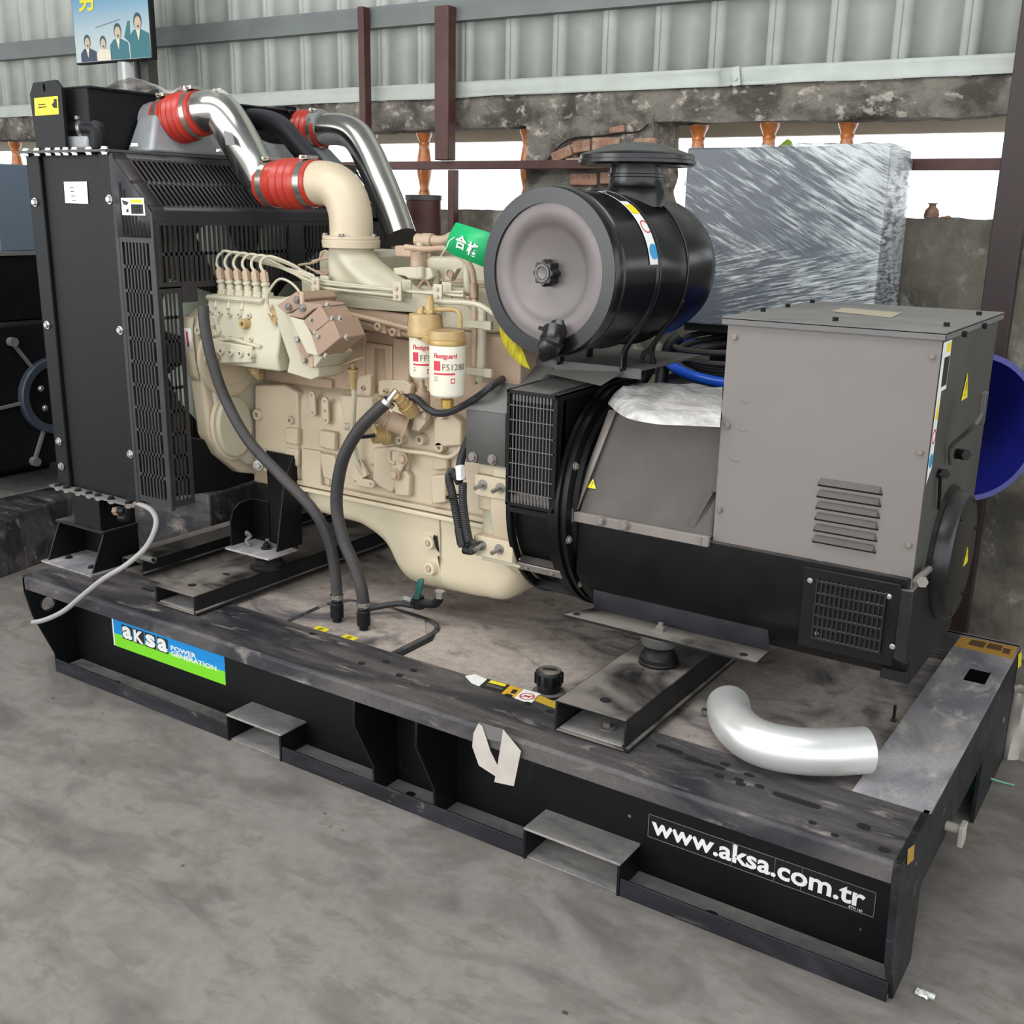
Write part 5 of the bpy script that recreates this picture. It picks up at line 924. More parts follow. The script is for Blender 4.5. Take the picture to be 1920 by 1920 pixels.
slots_panel('guard_upper_grille', (GX1, .73, 1.335), (0, 1, 0), (0, 0, 1), .35, .205, 14, 2, .05, .018)
m = MB(); m.box((GX1-.004, Y0, 1.535), (GX1+.003, 1.25, 1.565)); m.box((GX1-.003, 1.06, .9), (GX1+.003, 1.25, 1.55)); m.box((GX1-.003, .24, 1.29), (GX1+.003, .30, 1.34)); m.build('guard_frame', gd, ra, bevel=.001)
sl = (Vector((GX1, 0, zt1))-Vector((GX0, 0, zt0))); L_ = sl.length; dS = sl.normalized()
m = MB(); O = Vector((GX0, Y0, zt0)); NS = dS.cross(Vector((0, 1, 0)))
def sb(a0, a1, b0, b1, sk_=0): m.add([O+dS*a0+Vector((0, b0, 0)), O+dS*a0+Vector((0, b1, 0)), O+dS*a1+Vector((0, b1+sk_, 0)), O+dS*a1+Vector((0, b0+sk_, 0))], [(0, 1, 2, 3)])
sb(0, .028, 0, 1.1); sb(L_-.028, L_, 0, 1.1); sb(L_*.5-.007, L_*.5+.007, 0, 1.1)
sb(0, L_, 0, .05)
for k in range(56): sb(.02, L_-.02, .05+.0188*k, .05+.0188*k+.0088, .0)
stuff(m.build('guard_top_grille', gd, ra, solid=.004))
# closed lower part of the shroud
m = MB(); m.prism([(.24, .66), (.24, .86), (.50, .79), (.62, .70), (.60, .655), (.40, .645)], 'x', .50, .60); m.box((.47, .24, ZB), (.50, 1.22, .80)); m.build('shroud_bottom', M['rad'], ra, bevel=.006)
m = MB(); m.box((.418, .17, .65), (.425, 1.23, 1.72)); m.build('core_back', M['hole'], ra)
m = MB()
for k in range(66): y = .18+.016*k; m.box((.428, y, .80), (.436, y+.006, 1.52))
stuff(m.build('core_fins', M['fin'], ra))
fn = thing('cooling_fan', (.54, .68, 1.18), 'grey-green cooling fan with broad blades inside the black radiator guard', 'fan')
FC = Vector((.545, .655, 1.17))
m = MB(); m.cyl(FC-Vector((.03, 0, 0)), FC+Vector((.04, 0, 0)), .10, n=32); m.build('hub', M['fan'], fn)
for k in range(8):
    a = math.radians(32+45*k); c, s_ = math.cos(a), math.sin(a)
    def bp(r, w2): return FC+Vector((w2*.35, c*r-s_*w2, s_*r+c*w2))
    m = MB(); m.add([bp(.08, -.05), bp(.20, -.085), bp(.39, -.10), bp(.42, -.02), bp(.42, .07), bp(.26, .085), bp(.08, .05)], [tuple(range(7))]); m.build('fan_blade', M['fan'], fn, solid=.003)
# feet of the radiator
ft2 = thing('support_bracket', (.05, .2, ZT), 'black folded steel foot bracket under the near left corner of radiator', 'bracket')
m = MB(); m.box((-.075, .125, ZT+.001), (.215, .34, ZT+.007)); m.build('base_plate', M['endtop'], ft2)
m = MB(); m.prism([(.14, ZT+.007), (.34, ZT+.007), (.30, ZT+.14), (.20, ZT+.14)], 'x', -.06, -.054); m.build('side_plate', M['rad'], ft2)
m = MB(); m.prism([(.14, ZT+.007), (.34, ZT+.007), (.34, ZT+.14), (.20, ZT+.14)], 'x', .195, .202); m.build('side_plate', M['rad'], ft2)
m = MB(); m.box((-.06, .30, ZT+.007), (.20, .306, ZT+.14)); m.build('back_plate', M['rad'], ft2); m = MB(); m.box((-.065, .19, ZT+.14), (.207, .34, ZT+.147)); m.build('top_plate', M['blkd'], ft2)
bolts(ft2, [(.03, .22, ZT+.147), (.15, .22, ZT+.147), (-.02, .20, ZT+.007), (.14, .18, ZT+.007)], (0, 0, 1), .010, BOLTB)
m = MB(); m.box((.035, .20, ZT+.1475), (.195, .34, ZB-.012)); m.box((.15, .19, ZT+.15), (.20, .215, ZB-.012)); m.build('mounting_block', M['rad'], ra, bevel=.003)
m = MB(); m.tube([(0.362,0.2,0.62), (0.345,0.2,0.547), (0.307,0.2,0.545)], .018, 12, 1); m.cyl((0.347,0.19,0.577), (0.295,0.19,0.568), .014, n=10); m.build('drain_elbow', M['rad'], ra)
m = MB(); m.cyl((0.289,0.19,0.567), (0.313,0.19,0.571), .016, n=6); m.build('drain_plug', M['taupe'] if 'taupe' in M else M['lid'], ra)
# polished charge air pipes with red hoses
def hose(a, b, r, par_label, nm='red_hose', ridges=3):
    a, b = Vector(a), Vector(b); L = (b-a).length; d = (b-a)
    t = thing(nm, tuple(a), par_label, 'hose', 'ribbed red silicone hoses'); prof_ = [(0, r), (L*.26, r), (L*.30, r*1.02)]
    k0, k1 = .32, .74
    for k in range(ridges*4+1): f = k/(ridges*4); prof_.append((L*(k0+(k1-k0)*f), r*(1.06+.05*math.cos(2*math.pi*f*ridges+math.pi))))
    prof_ += [(L*.76, r), (L, r)]
    m = MB(); m.lathe(a, d, prof_, 36); m.build('hose_body', M['redh'], t)
    for f in (.13, .87):
        m = MB(); m.lathe(a+d*(f-.055), d, [(0, r*1.0), (0, r*1.035), (L*.11, r*1.035), (L*.11, r)], 36, False); p_ = a+d*f; m.obox(p_+Vector((0, -.01, r*1.08)), (.03, .05, .010), d); m.cyl(p_+Vector((0, -.045, r*1.1)), p_+Vector((0, .03, r*1.1)), .005, n=8); m.build('hose_clamp', M['clamp'], t)
    return t
P1 = [(0.526,0.45,1.866), (0.572,0.46,1.871), (0.604,0.475,1.864), (0.637,0.49,1.816), (0.667,0.51,1.752), (0.69,0.53,1.693), (0.709,0.54,1.664), (0.748,0.545,1.651)]
hose(N1-dN*.02, Vector((0.541,0.45,1.865)), .070, 'near upper red ribbed hose joining aluminium neck and polished pipe')
hose(Vector((0.724,0.545,1.651)), Vector((.945, .545, 1.655)), .071, 'lower red ribbed hose joining polished pipe and cream elbow')
tp = thing('charge_air_pipe', P1[0], 'near polished metal pipe bending down from upper red hose to lower red hose', 'pipe')
m = MB(); m.tube(P1, .063, 32, 5); m.build('pipe_body', M['pipe'], tp, ang=60)
m = MB(); m.sheet([Vector((0.689,0.405,1.806)), Vector((0.732,0.4,1.797)), Vector((0.736,0.405,1.763)), Vector((0.69,0.41,1.764))], .001, (0, -1, .2)); m.build('faded_sticker', M['alu'], tp)
hose((0.275,1.1,1.872), (0.455,1.1,1.86), .062, 'far red ribbed hose behind the engine, half covered by black tape strip')
tp = thing('charge_air_pipe', (0.436,1.1,1.862), 'far polished metal pipe curving down to the hidden turbocharger', 'pipe')
m = MB(); m.tube([(0.436,1.1,1.862), (0.542,1.1,1.86), (0.614,1.1,1.834), (0.677,1.09,1.77), (0.747,1.07,1.677), (0.822,1.05,1.568), (0.876,1.03,1.486)], .057, 28, 5); m.build('pipe_body', M['pipe'], tp, ang=60)
t = thing('coolant_hose', (0.285,0.9,1.891), 'black curved coolant hose between the two polished pipes', 'hose'); m = MB(); m.tube([(0.297,0.85,1.887), (0.417,0.85,1.876), (0.494,0.85,1.849), (0.568,0.85,1.786), (0.642,0.85,1.723), (0.665,0.85,1.688)], .036, 16, 5); m.build('hose_body', M['rad'], t)
# ================================================================ fuel filters
def canister(p, r, h, lab, txt, num):
    t = thing('fuel_filter', (p[0], p[1], p[2]-h), lab, 'fuel filter', 'white canister fuel filters'); z1 = p[2]; O = Vector(p)
    M.setdefault('can', paint('filter_white', (232, 226, 208), .22, 0, .03, 8, side=.12, dustcol=(196, 160, 104), dscale=3)); M.setdefault('canr', flat('filter_rim_tan', (176, 146, 92), .4, .3))
    m = MB(); m.lathe((p[0], p[1], z1-h), (0, 0, 1), [(0, r*.55), (.0, r*.8), (.006, r*.95), (.016, r), (h, r)], 40); m.build('canister', M['can'], t)
    m = MB(); m.lathe((p[0], p[1], z1-.008), (0, 0, 1), [(0, r*1.02), (.008, r*1.05), (.014, r*1.0)], 40); m.build('top_rim', M['canr'], t)
    def cq(a0_, a1_, z0_, z1_, mat, off=.0004, nm='label_print'):
        m = MB(); m.grid(lambda u, v: (p[0]+(r+off)*math.cos(a0_+(a1_-a0_)*u), p[1]+(r+off)*math.sin(a0_+(a1_-a0_)*u), z0_+(z1_-z0_)*v), 8, 1); m.build(nm, mat, t, fix=False)
    base = math.radians(-64)
    def ctext(s_, ang, z, size, mat, bold=0, space=1):
        me = text_mesh(s_, size, bold, .0003, space)
        for v in me.vertices:
            a_ = base+ang+v.co.x/r; v.co = Vector(((r+.0006+v.co.z)*math.cos(a_)+p[0]-p[0], (r+.0006+v.co.z)*math.sin(a_), v.co.y+z))
        me.materials.clear(); me.materials.append(mat); ob = bpy.data.objects.new('lettering', me); COL.objects.link(ob); ob.location = (0, 0, h); ob.parent = t; ob.location = Vector((0, 0, h))
    M.setdefault('pink', flat('print_red', (196, 44, 66), .5)); M.setdefault('gink', flat('print_grey', (110, 96, 84), .5))
    ctext(txt, -.62, -.040, .0185, M['pink'], .0002, .88)
    cq(base-.62, base-.20, z1-.074, z1-.048, M['pink']); ctext(num, -.12, -.072, .024, M['gink'])
    cq(base-.62, base+.62, z1-.085, z1-.080, M['pink'])
    for i in range(3): cq(base-.6, base-.35, z1-.092-.005*i, z1-.0905-.005*i, M['gink'])
    cq(base+.38, base+.6, z1-.108, z1-.094, M['pink']); cq(base+.43, base+.55, z1-.105, z1-.097, M['can'], .0008)
    return t
f2 = canister((1.474,0.4,1.243), .044, .125, 'smaller white fuel filter canister, left and behind the bigger one', 'Fleetguard', 'FF50')
f1 = canister((1.604,0.335,1.237), .050, .150, 'bigger white fuel filter canister with brass nut below', 'Fleetguard', 'FS1280')
q1 = (1.604,0.335,1.237)
m = MB(); m.lathe((q1[0], q1[1], q1[2]-.150-.032), (0, 0, 1), [(0, .014), (.0, .017), (.022, .018), (.028, .012), (.034, .012)], 12); m.build('drain_nut', paint('brass', (206, 168, 92), .3, .8, .1, 20), f1)

# ================================================================ hoses and lines
def hoseY(name, pts, r, label, mat='rubber', cat='hose', corr=0, sub=6, n=14):
    t = thing(name, pts[-1], label, cat); m = MB(); m.tube(pts, r, n, sub, corr=corr); m.build('hose_body', M[mat], t, ang=60 if not corr else 10); return t
h1 = hoseY('rubber_hose', [(0.734,0.245,1.284), (0.741,0.24,1.227), (0.756,0.245,1.129), ((0.79,0.26,1.005)), (0.875,0.27,0.879), (0.999,0.29,0.773), (1.111,0.31,0.676), (1.151,0.33,0.575), (1.165,0.338,0.47), (1.168,0.339,0.39)], .0175, 'long black rubber fuel hose, left one, from gear housing down to the deck')
h2 = hoseY('rubber_hose', [(1.36,0.375,1.041), (1.323,0.36,1.007), (1.262,0.35,0.944), (1.211,0.34,0.86), (1.182,0.34,0.766), (1.177,0.34,0.68), (1.202,0.34,0.591), (1.244,0.338,0.521), (1.273,0.337,0.449), (1.28,0.337,0.389)], .0195, 'black rubber fuel hose, right one, from brass union down to the deck')
for t_, p, q_ in ((h1, (1.166, .339), 0), (h2, (1.279, .337), 0)):
    m = MB(); m.lathe((p[0], p[1], ZT-.008), (0, 0, 1), [(0, .014), (.012, .014), (.014, .021), (.06, .021), (.062, .017), (.075, .017)], 16); m.build('hose_fitting', M['rad'], t_)
    m = MB(); m.lathe((p[0], p[1], ZT+.070), (0, 0, 1), [(0, .019), (0, .022), (.012, .022), (.012, .019)], 20); m.obox((p[0]+.02, p[1]-.012, ZT+.076), (.014, .014, .010), (1, 0, 0)); m.build('hose_clamp', M['clamp'], t_)
m = MB(); c = Vector((1.36,0.375,1.041)); d = (Vector((1.374,0.385,1.063))-c).normalized(); m.lathe(c-d*.012, d, [(0, .021), (0, .023), (.012, .023), (.012, .02)], 20); m.cyl(c, c+d*.04, .011, n=12); m.build('hose_clamp', M['clamp'], h2)
hoseY('drain_hose', [(1.20, .42, ZT+.012), (1.235, .47, ZT+.018), (1.29, .50, ZT+.03), (1.345, .50, ZT+.036), (1.324,0.5,0.378)], .010, 'thin black drain hose lying on deck behind the two fuel hose ends', 'conduit', sub=5)
t = thing('drain_valve', (1.397,0.49,0.387), 'small oil drain ball valve with dark green lever under the sump', 'valve')
m = MB(); a, b = Vector((1.313,0.5,0.38)), Vector((1.35,0.495,0.382)); m.cyl(a, b, .013, n=6); m.build('hex_nut', M['steel'], t)
m = MB(); m.tube([(1.35,0.495,0.38), (1.403,0.49,0.385), (1.439,0.49,0.393), (1.456,0.49,0.411), (1.46,0.49,0.433)], .014, 12, 4); m.lathe((1.374,0.492,0.383), (0, 0, 1), [(-.02, .018), (.02, .018)], 12); m.build('valve_body', M['rad'], t)
m = MB(); m.cyl((1.458,0.49,0.418), (1.46,0.49,0.44), .017, n=6); m.build('hex_nut', M['zinc'], t)
m = MB(); m.add([(1.368,0.475,0.399), (1.39,0.475,0.402), (1.417,0.465,0.473), (1.409,0.465,0.478), (1.394,0.465,0.472)], [(0, 1, 2, 3, 4)]); m.build('lever', paint('dark_green_lever', (32, 84, 78), .4), t, solid=.006, bevel=.001)
hoseY('wiring_conduit', [(1.327,0.43,1.036), (1.416,0.42,1.052), (1.473,0.41,1.028), (1.523,0.4,1.02), (1.577,0.4,1.034), (1.651,0.4,1.076), (1.699,0.42,1.117), (1.642,0.6,1.124)], .0095, 'black ribbed cable conduit sagging below the fuel filters', 'conduit', 'conduit', corr=.12, sub=22, n=10)
t = thing('wiring_harness', (1.628,0.385,0.651), 'looped black ribbed wiring with white plugs hanging beside the fan housing', 'wiring')
for pts in ([(1.633,0.4,0.964), (1.618,0.39,0.917), (1.611,0.385,0.871), (1.622,0.38,0.842)], [(1.619,0.375,0.835), (1.588,0.38,0.86), (1.577,0.38,0.838), (1.589,0.38,0.797), (1.602,0.38,0.744), (1.616,0.38,0.682), (1.626,0.38,0.643)], [(1.626,0.38,0.835), (1.63,0.375,0.781), (1.64,0.375,0.72), (1.654,0.375,0.666), (1.669,0.375,0.661), (1.662,0.375,0.64), (1.635,0.375,0.638)]):
    m = MB(); m.tube(pts, .0115, 10, 20, corr=.14); m.build('conduit', M['conduit'], t, ang=10)
m = MB(); a, b = Vector((1.622,0.37,0.887)), Vector((1.626,0.37,0.845)); m.obox((a+b)/2, ((b-a).length, .022, .018), b-a); m.build('white_plug', M['wht'], t, bevel=.003); m = MB(); m.cyl((1.613,0.384,0.697), (1.623,0.384,0.65), .0165, n=12); m.build('sleeve', M['conduit'], t)
m = MB(); m.ring((1.595,0.384,0.79), (.1, 0, -1), .027, .024, .005, 20); m.build('cable_tie', M['blk'], t)
t = thing('grey_tube', (0.062,-0.02,0.169), 'thin grey plastic tube curling from radiator drain over the base edge', 'tube')
m = MB(); m.tube([(0.409,0.17,0.614), (0.478,0.15,0.63), (0.559,0.13,0.63), (0.608,0.11,0.609), (0.616,0.09,0.57), (0.615,0.05,0.526), (0.569,0.01,0.474), (0.495,-0.02,0.423), (0.403,-0.03,0.356), (0.283,-0.035,0.269), (0.177,-0.04,0.214), (0.102,-0.04,0.187)], .0085, 12, 6); m.build('tube_body', paint('grey_plastic_tube', (150, 146, 144), .45, 0, .05, 10), t); m = MB(); m.cyl((0.396,0.175,0.611), (0.467,0.15,0.628), .012, n=10); m.build('tube_end', M['taupe'], t)
t = thing('loose_tube', (0.359,0.25,0.391), 'short loose grey pipe stub lying behind the left cross channel', 'pipe'); m = MB(); m.cyl((0.283,0.27,0.383), (0.416,0.235,0.402), .011, n=14); m.build('tube_body', M['lid'], t); m = MB(); m.cyl((0.416,0.235,0.402), (0.418,0.235,0.403), .008, n=12); m.build('tube_bore', M['hole'], t)
# yellow sling under the air cleaner
t = thing('yellow_sling', (1.75, .5, 1.15), 'yellow woven lifting strap hanging below left side of air cleaner', 'strap')
m = MB(); P_ = smooth_path([(1.697,0.44,1.323), (1.713,0.43,1.26), (1.742,0.42,1.219), (1.787,0.41,1.188), (1.828,0.4,1.176)], 6); Q_ = smooth_path([(1.724,0.47,1.308), (1.759,0.44,1.277), (1.778,0.43,1.243), (1.809,0.41,1.207), (1.832,0.4,1.176)], 6)
n_ = min(len(P_), len(Q_)); m.add(P_[:n_]+Q_[:n_], [(i, i+1, n_+i+1, n_+i) for i in range(n_-1)]); m.build('strap_band', grime('yellow_webbing', ((150, 136, 24), (196, 184, 40), (176, 164, 60)), 12, (6, 1, 1), (0, 0, 0), .7, .2, .002), t, solid=.003)
# green tag
t = thing('green_tag', (1.578,0.47,1.482), 'bright green card tag with white characters hanging left of air cleaner', 'tag')
c = [Vector((1.547,0.45,1.55)), Vector((1.679,0.44,1.523)), Vector((1.661,0.43,1.433)), Vector((1.545,0.44,1.462))]
m = MB(); m.add([c[0], c[1], c[2], c[3], Vector((1.514,0.44,1.476)), Vector((1.525,0.45,1.519))], [(0, 1, 2, 3, 4, 5)]); m.build('card', flat('tag_green', (20, 168, 100), .45), t, solid=.0015)
X_ = (Vector((1.644,0.44,1.488))-Vector((1.572,0.44,1.52))).normalized(); Y_ = Vector((.05, 0, 1))
for ch, p in (('合', (1.551,0.437,1.488)), ('格', (1.593,0.434,1.471))): lettering(ch, p, (1, 0, -.28), (.28, 0, 1), .038, M['wht'], t, .0008)
m = MB(); m.tube([(1.549,0.44,1.51), (1.538,0.43,1.499), (1.531,0.43,1.485), (1.504,0.44,1.461), (1.486,0.45,1.445)], .0014, 5, 4); m.build('string', M['wht'], t)
# film scraps on the top pipes
film = None
def film_mat(name, base, lo, hi, sc, stretch, rots, rough=.18, cover=.0, split=None):
    m, nt, b = _nodes(name); P = _pos2(nt, rots[0], stretch); P2 = _pos2(nt, rots[1], stretch); n1 = _noise(nt, P, sc, 6, .25, .65); n2 = _noise(nt, P2, sc*1.3, 6, .25, .65)
    big = _noise(nt, _pos(nt), 2.6, 3, 0); mx = _math(nt, 'MAXIMUM', n1, n2)
    if split:
        g = nt.nodes.new('ShaderNodeNewGeometry'); s = nt.nodes.new('ShaderNodeSeparateXYZ'); nt.links.new(g.outputs['Position'], s.inputs[0]); k = _ramp(nt, s.outputs[2], split-.06, split+.06)
        mx = _math(nt, 'ADD', _math(nt, 'MULTIPLY', n1, k), _math(nt, 'MULTIPLY', n2, _math(nt, 'SUBTRACT', 1, k))); xg = _math(nt, 'MULTIPLY', _math(nt, 'SUBTRACT', _ramp(nt, s.outputs[0], 1.55, 2.35), .45), .22); mx = _math(nt, 'ADD', mx, xg)
    f = _ramp(nt, _math(nt, 'ADD', mx, _math(nt, 'MULTIPLY', _math(nt, 'SUBTRACT', big, .5), .55)), lo, hi)
    b.inputs['Base Color'].default_value = srgb(*base); b.inputs['Roughness'].default_value = rough; b.inputs['Specular IOR Level'].default_value = .8
    _bump(nt, b, mx, .9, .006); nt.links.new(_math(nt, 'ADD', _math(nt, 'MULTIPLY', f, 1-cover), cover, True), b.inputs['Alpha']); return m
M['film'] = film_mat('clear_film', (222, 216, 210), .45, .75, 10, (1, 1, 1), ((0, 0, 0), (0, .5, .3)), .3, .55)
t = thing('plastic_film', (0.022,0.6,1.968), 'crumpled clear film draped over the radiator header tank', 'film'); m = MB()
def ff(u, v): p = Vector((-0.326,0.7,1.965)).lerp(Vector((0.251,0.55,1.94)), u); return p+Vector((0, .10*v, .062*math.sin(u*math.pi)**.8*(1-.5*v)+.012*mnoise.noise(Vector((u*6, v*4, 1)))))
m.grid(ff, 24, 6); m.build('film_sheet', M['film'], t, ang=60)
t = thing('plastic_film', (0.551,0.45,1.931), 'crumpled beige film scrap lying on top of near red hose and pipe', 'film'); m = MB()
def ff(u, v): p = Vector((0.412,0.47,1.942)).lerp(Vector((0.636,0.47,1.927)), u); return p+Vector((0, -.03+.06*v, -.012+.016*mnoise.noise(Vector((u*7, v*3, 4)))+.012*math.sin(u*9)))
m.grid(ff, 24, 6); m.build('film_sheet', M['film'], t, ang=60)
t = thing('black_tape', (0.283,1.05,1.928), 'small black strip over the far red hose', 'tape'); m = MB(); m.obox((0.275,1.05,1.929), (.13, .06, .012), (1, 0, .12)); m.cyl((0.312,1.03,1.932), (0.358,1.03,1.917), .008, n=8); m.build('tape_strip', M['rad'], t)
# parts bag on the alternator
t = thing('plastic_bag', (2.2, .6, 1.085), 'clear plastic bag with papers lying flat on top of alternator', 'bag')
m = MB()
c0, c1, c2, c3 = Vector((2.018,0.5,1.088)), Vector((2.301,0.33,1.088)), Vector((2.37, .50, 1.088)), Vector((2.37, .80, 1.088)); cc = Vector((1.996,0.782,1.088))
LO_ = smooth_path([(2.014,0.507,1.088), (2.142,0.362,1.088), (2.245,0.328,1.088), (2.316,0.359,1.088), (2.386,0.39,1.088)], 10); HI_ = smooth_path([(1.999,0.538,1.088), (1.97,0.71,1.088), (1.994,0.804,1.088), (2.092,0.849,1.088), (2.197,0.851,1.088)], 10)
def bg(u, v):
    lo = c0.lerp(c1, min(1, u*1.6)) if u < .625 else c1.lerp(Vector((2.368, .455, 1.085)), (u-.625)/.375)
    hi = c0.lerp(cc, min(1, u*2.2)) if u < .4545 else cc.lerp(c3, (u-.4545)/.5455)
    lo = LO_[round(u*40)]; hi = HI_[round(u*40)]
    p = lo.lerp(hi, v); e = math.sin(math.pi*v)**.5*min(1, u*5); p.z += .045*e+.012*mnoise.noise(Vector((u*7, v*5, 0)))*e; return p
m.grid(bg, 40, 20); m.build('bag_film', film_mat('bag_film', (216, 212, 208), .42, .7, 7, (1.5, 3, 1), ((0, 0, .4), (0, 0, -.3)), .18, .55), t, ang=60)
m = MB(); m.obox((2.24, .60, 1.098), (.20, .14, .008), (1, .3, 0), (-.3, 1, 0)); m.build('folded_paper', paint('paper', (214, 204, 196), .7), t)
# filler cap, stickers, tape, elbow on the deck
t = thing('filler_cap', (1.985, .29, ZT-.012), 'round black ribbed fuel filler cap on the deck', 'cap')
m = MB(); m.lathe((1.985, .29, ZT-.012), (0, 0, 1), [(0, .046), (.006, .044), (.008, .031), (.03, .031), (.032, .036), (.062, .036), (.068, .032), (.066, .026), (.069, .02), (.069, .001)], 32); cpb = m.build('cap_body', M['blkd'], t)
m = MB()
for k in range(10): a = math.pi*2*k/10; m.obox((1.985+.036*math.cos(a), .29+.036*math.sin(a), ZT+.034), (.007, .010, .03), (math.cos(a), math.sin(a), 0), (-math.sin(a), math.cos(a), 0))
stuff(m.build('grip_ribs', M['blk'], t)); m = MB(); m.obox((1.985, .29, ZT+.058), (.035, .006, .004), (1, .4, 0), (-.4, 1, 0)); m.build('cap_grip', M['blk'], t)
t = thing('bent_pipe', (2.6, .33, ZT), 'loose bright bent aluminium pipe lying on right part of the deck', 'pipe')
bpth = [(2.47,0.371,0.384), (2.509,0.297,0.384), (2.574,0.238,0.384), (2.637,0.224,0.384), (2.701,0.241,0.384), (2.764,0.28,0.384), (2.827,0.337,0.384)]
m = MB(); m.tube(bpth, .0545, 36, 6); bb = m.build('pipe_body', paint('dull_aluminium', (226, 226, 222), .34, .6, .05, 6, side=.14, dustcol=(170, 162, 152)), t, ang=60)
e1 = Vector(bpth[0]); e0 = Vector(bpth[1]); dd = (e1-e0).normalized()
m = MB(); m.cyl(e1+dd*.0003, e1+dd*.0012, .050, n=30); m.build('pipe_bore', M['hole'], t)
t = thing('small_stud', (2.812,0.676,0.315), 'thin dark threaded stud sticking up from deck near the right end', 'stud'); m = MB(); m.cyl((2.808,0.678,0.313), Vector((2.808,0.678,0.313))+Vector((0, 0, .045)), .004, n=8); m.build('stud_body', M['rad'], t); m = MB(); m.cyl((2.808,0.678,0.313), Vector((2.808,0.678,0.313))+Vector((0, 0, .006)), .008, n=6); m.build('stud_nut', M['brown'], t)
t = thing('small_nut', (2.391,0.415,0.32), 'small steel nut lying beside left end of bent pipe', 'nut'); m = MB(); m.lathe((2.39,0.419,0.318), (0, 0, 1), [(0, .011), (.012, .011)], 6); m.build('nut_body', M['zinc'], t)
zs = ZT+.0006
def topq(pts, mat, name='label_sheet', par=None): m = MB(); m.sheet([(p[0], p[1], zs) for p in pts], .0005, (0, 0, 1)); return m.build(name, mat, par)
t = thing('warning_stickers', (1.911,0.221,0.327), 'row of white and yellow warning stickers on the front beam beside filler cap', 'sticker')
topq([(1.752,0.222,0.327), (1.766,0.249,0.327), (1.815,0.241,0.327), (1.822,0.191,0.327), (1.794,0.195,0.327)], M['wht'], par=t)
topq([(1.813,0.244,0.327), (1.888,0.247,0.327), (1.895,0.193,0.327), (1.826,0.189,0.327)], M['ink'], par=t).location.z += .0003
topq([(1.828,0.242,0.327), (1.878,0.244,0.327), (1.881,0.229,0.327), (1.829,0.225,0.327)], M['yel'], 'label_print', t).location.z += .0009
topq([(1.831,0.218,0.327), (1.884,0.219,0.327), (1.886,0.208,0.327), (1.834,0.204,0.327)], M['cabside'], 'label_print', t).location.z += .0009
topq([(1.888,0.247,0.327), (1.932,0.244,0.327), (1.94,0.189,0.327), (1.897,0.19,0.327)], flat('sticker_amber', (214, 166, 40), .5), par=t)
topq([(1.909,0.228,0.327), (1.922,0.233,0.327), (1.929,0.209,0.327), (1.916,0.204,0.327)], M['ink'], 'label_print', t).location.z += .0006
topq([(1.93,0.247,0.327), (1.985,0.25,0.327), (1.996,0.182,0.327), (1.941,0.186,0.327)], M['wht'], par=t)
c = Vector((1.964,0.214,0.327)); m = MB(); m.ring((c.x, c.y, ZT+.0012), (0, 0, 1), .021, .017, .0003, 24); m.obox((c.x, c.y, ZT+.0014), (.036, .004, .0004), (1, .8, 0), (-.8, 1, 0)); m.build('prohibition_sign', M['red'], t); m = MB(); m.obox((c.x, c.y, ZT+.0012), (.018, .006, .0003), (1, -.2, 0), (.2, 1, 0)); m.build('label_print', M['ink'], t)
topq([(1.984,0.241,0.327), (2.068,0.226,0.327), (2.083,0.194,0.327), (1.99,0.205,0.327)], flat('sticker_ochre', (190, 160, 50), .5), par=t)
for p, lab in (((618,1168), 'small yellow sticker on the hose plate, left one'), ((668,1184), 'small yellow sticker on the hose plate, right one')):
    pass
for (a, b_, lab) in (((1.145, .245), 0, 'small yellow sticker on the hose plate, left one'), ((1.262, .245), 0, 'small yellow sticker on the hose plate, right one')):
    t = thing('yellow_sticker', (a[0], a[1], ZT-.0095), lab, 'sticker'); m = MB(); m.box((a[0], a[1], ZT-.0098), (a[0]+.05, a[1]+.03, ZT-.0088)); m.build('label_sheet', M['yel'], t); m = MB(); m.box((a[0]+.016, a[1]+.006, ZT-.0088), (a[0]+.032, a[1]+.024, ZT-.0084)); m.build('label_print', flat('olive_print', (150, 140, 30), .5), t)
t = thing('masking_tape', (2.05, -.01, .1), 'torn grey-white masking tape loop hanging from the front beam edge', 'tape')
tp_ = paint('old_tape', (186, 178, 168), .6, 0, .1, 14, side=.3, dustcol=(150, 142, 134))
m = MB(); m.sheet([(1.96,-0.006,0.338), (1.973,-0.007,0.334), (1.999,-0.008,0.274), (2.028,-0.009,0.233), (2.018,-0.009,0.209), (1.965,-0.009,0.223), (1.943,-0.008,0.269), (1.945,-0.006,0.306)], .001, (0, -1, 0)); m.build('tape_strip', tp_, t)
m = MB(); m.sheet([(2.038,-0.01,0.346), (2.092,-0.011,0.304), (2.074,-0.012,0.202), (2.015,-0.012,0.194), (2.022,-0.011,0.235)], .001, (0, -1, 0)); m.build('tape_strip', tp_, t)
m = MB(); m.sheet([(1.958,-0.004,0.34), (2.038,-0.004,0.343), (2.032,-0.004,0.306), (1.977,-0.004,0.301)], .001, (0, -1, 0)); m.build('tape_strip', M['lid'], t)
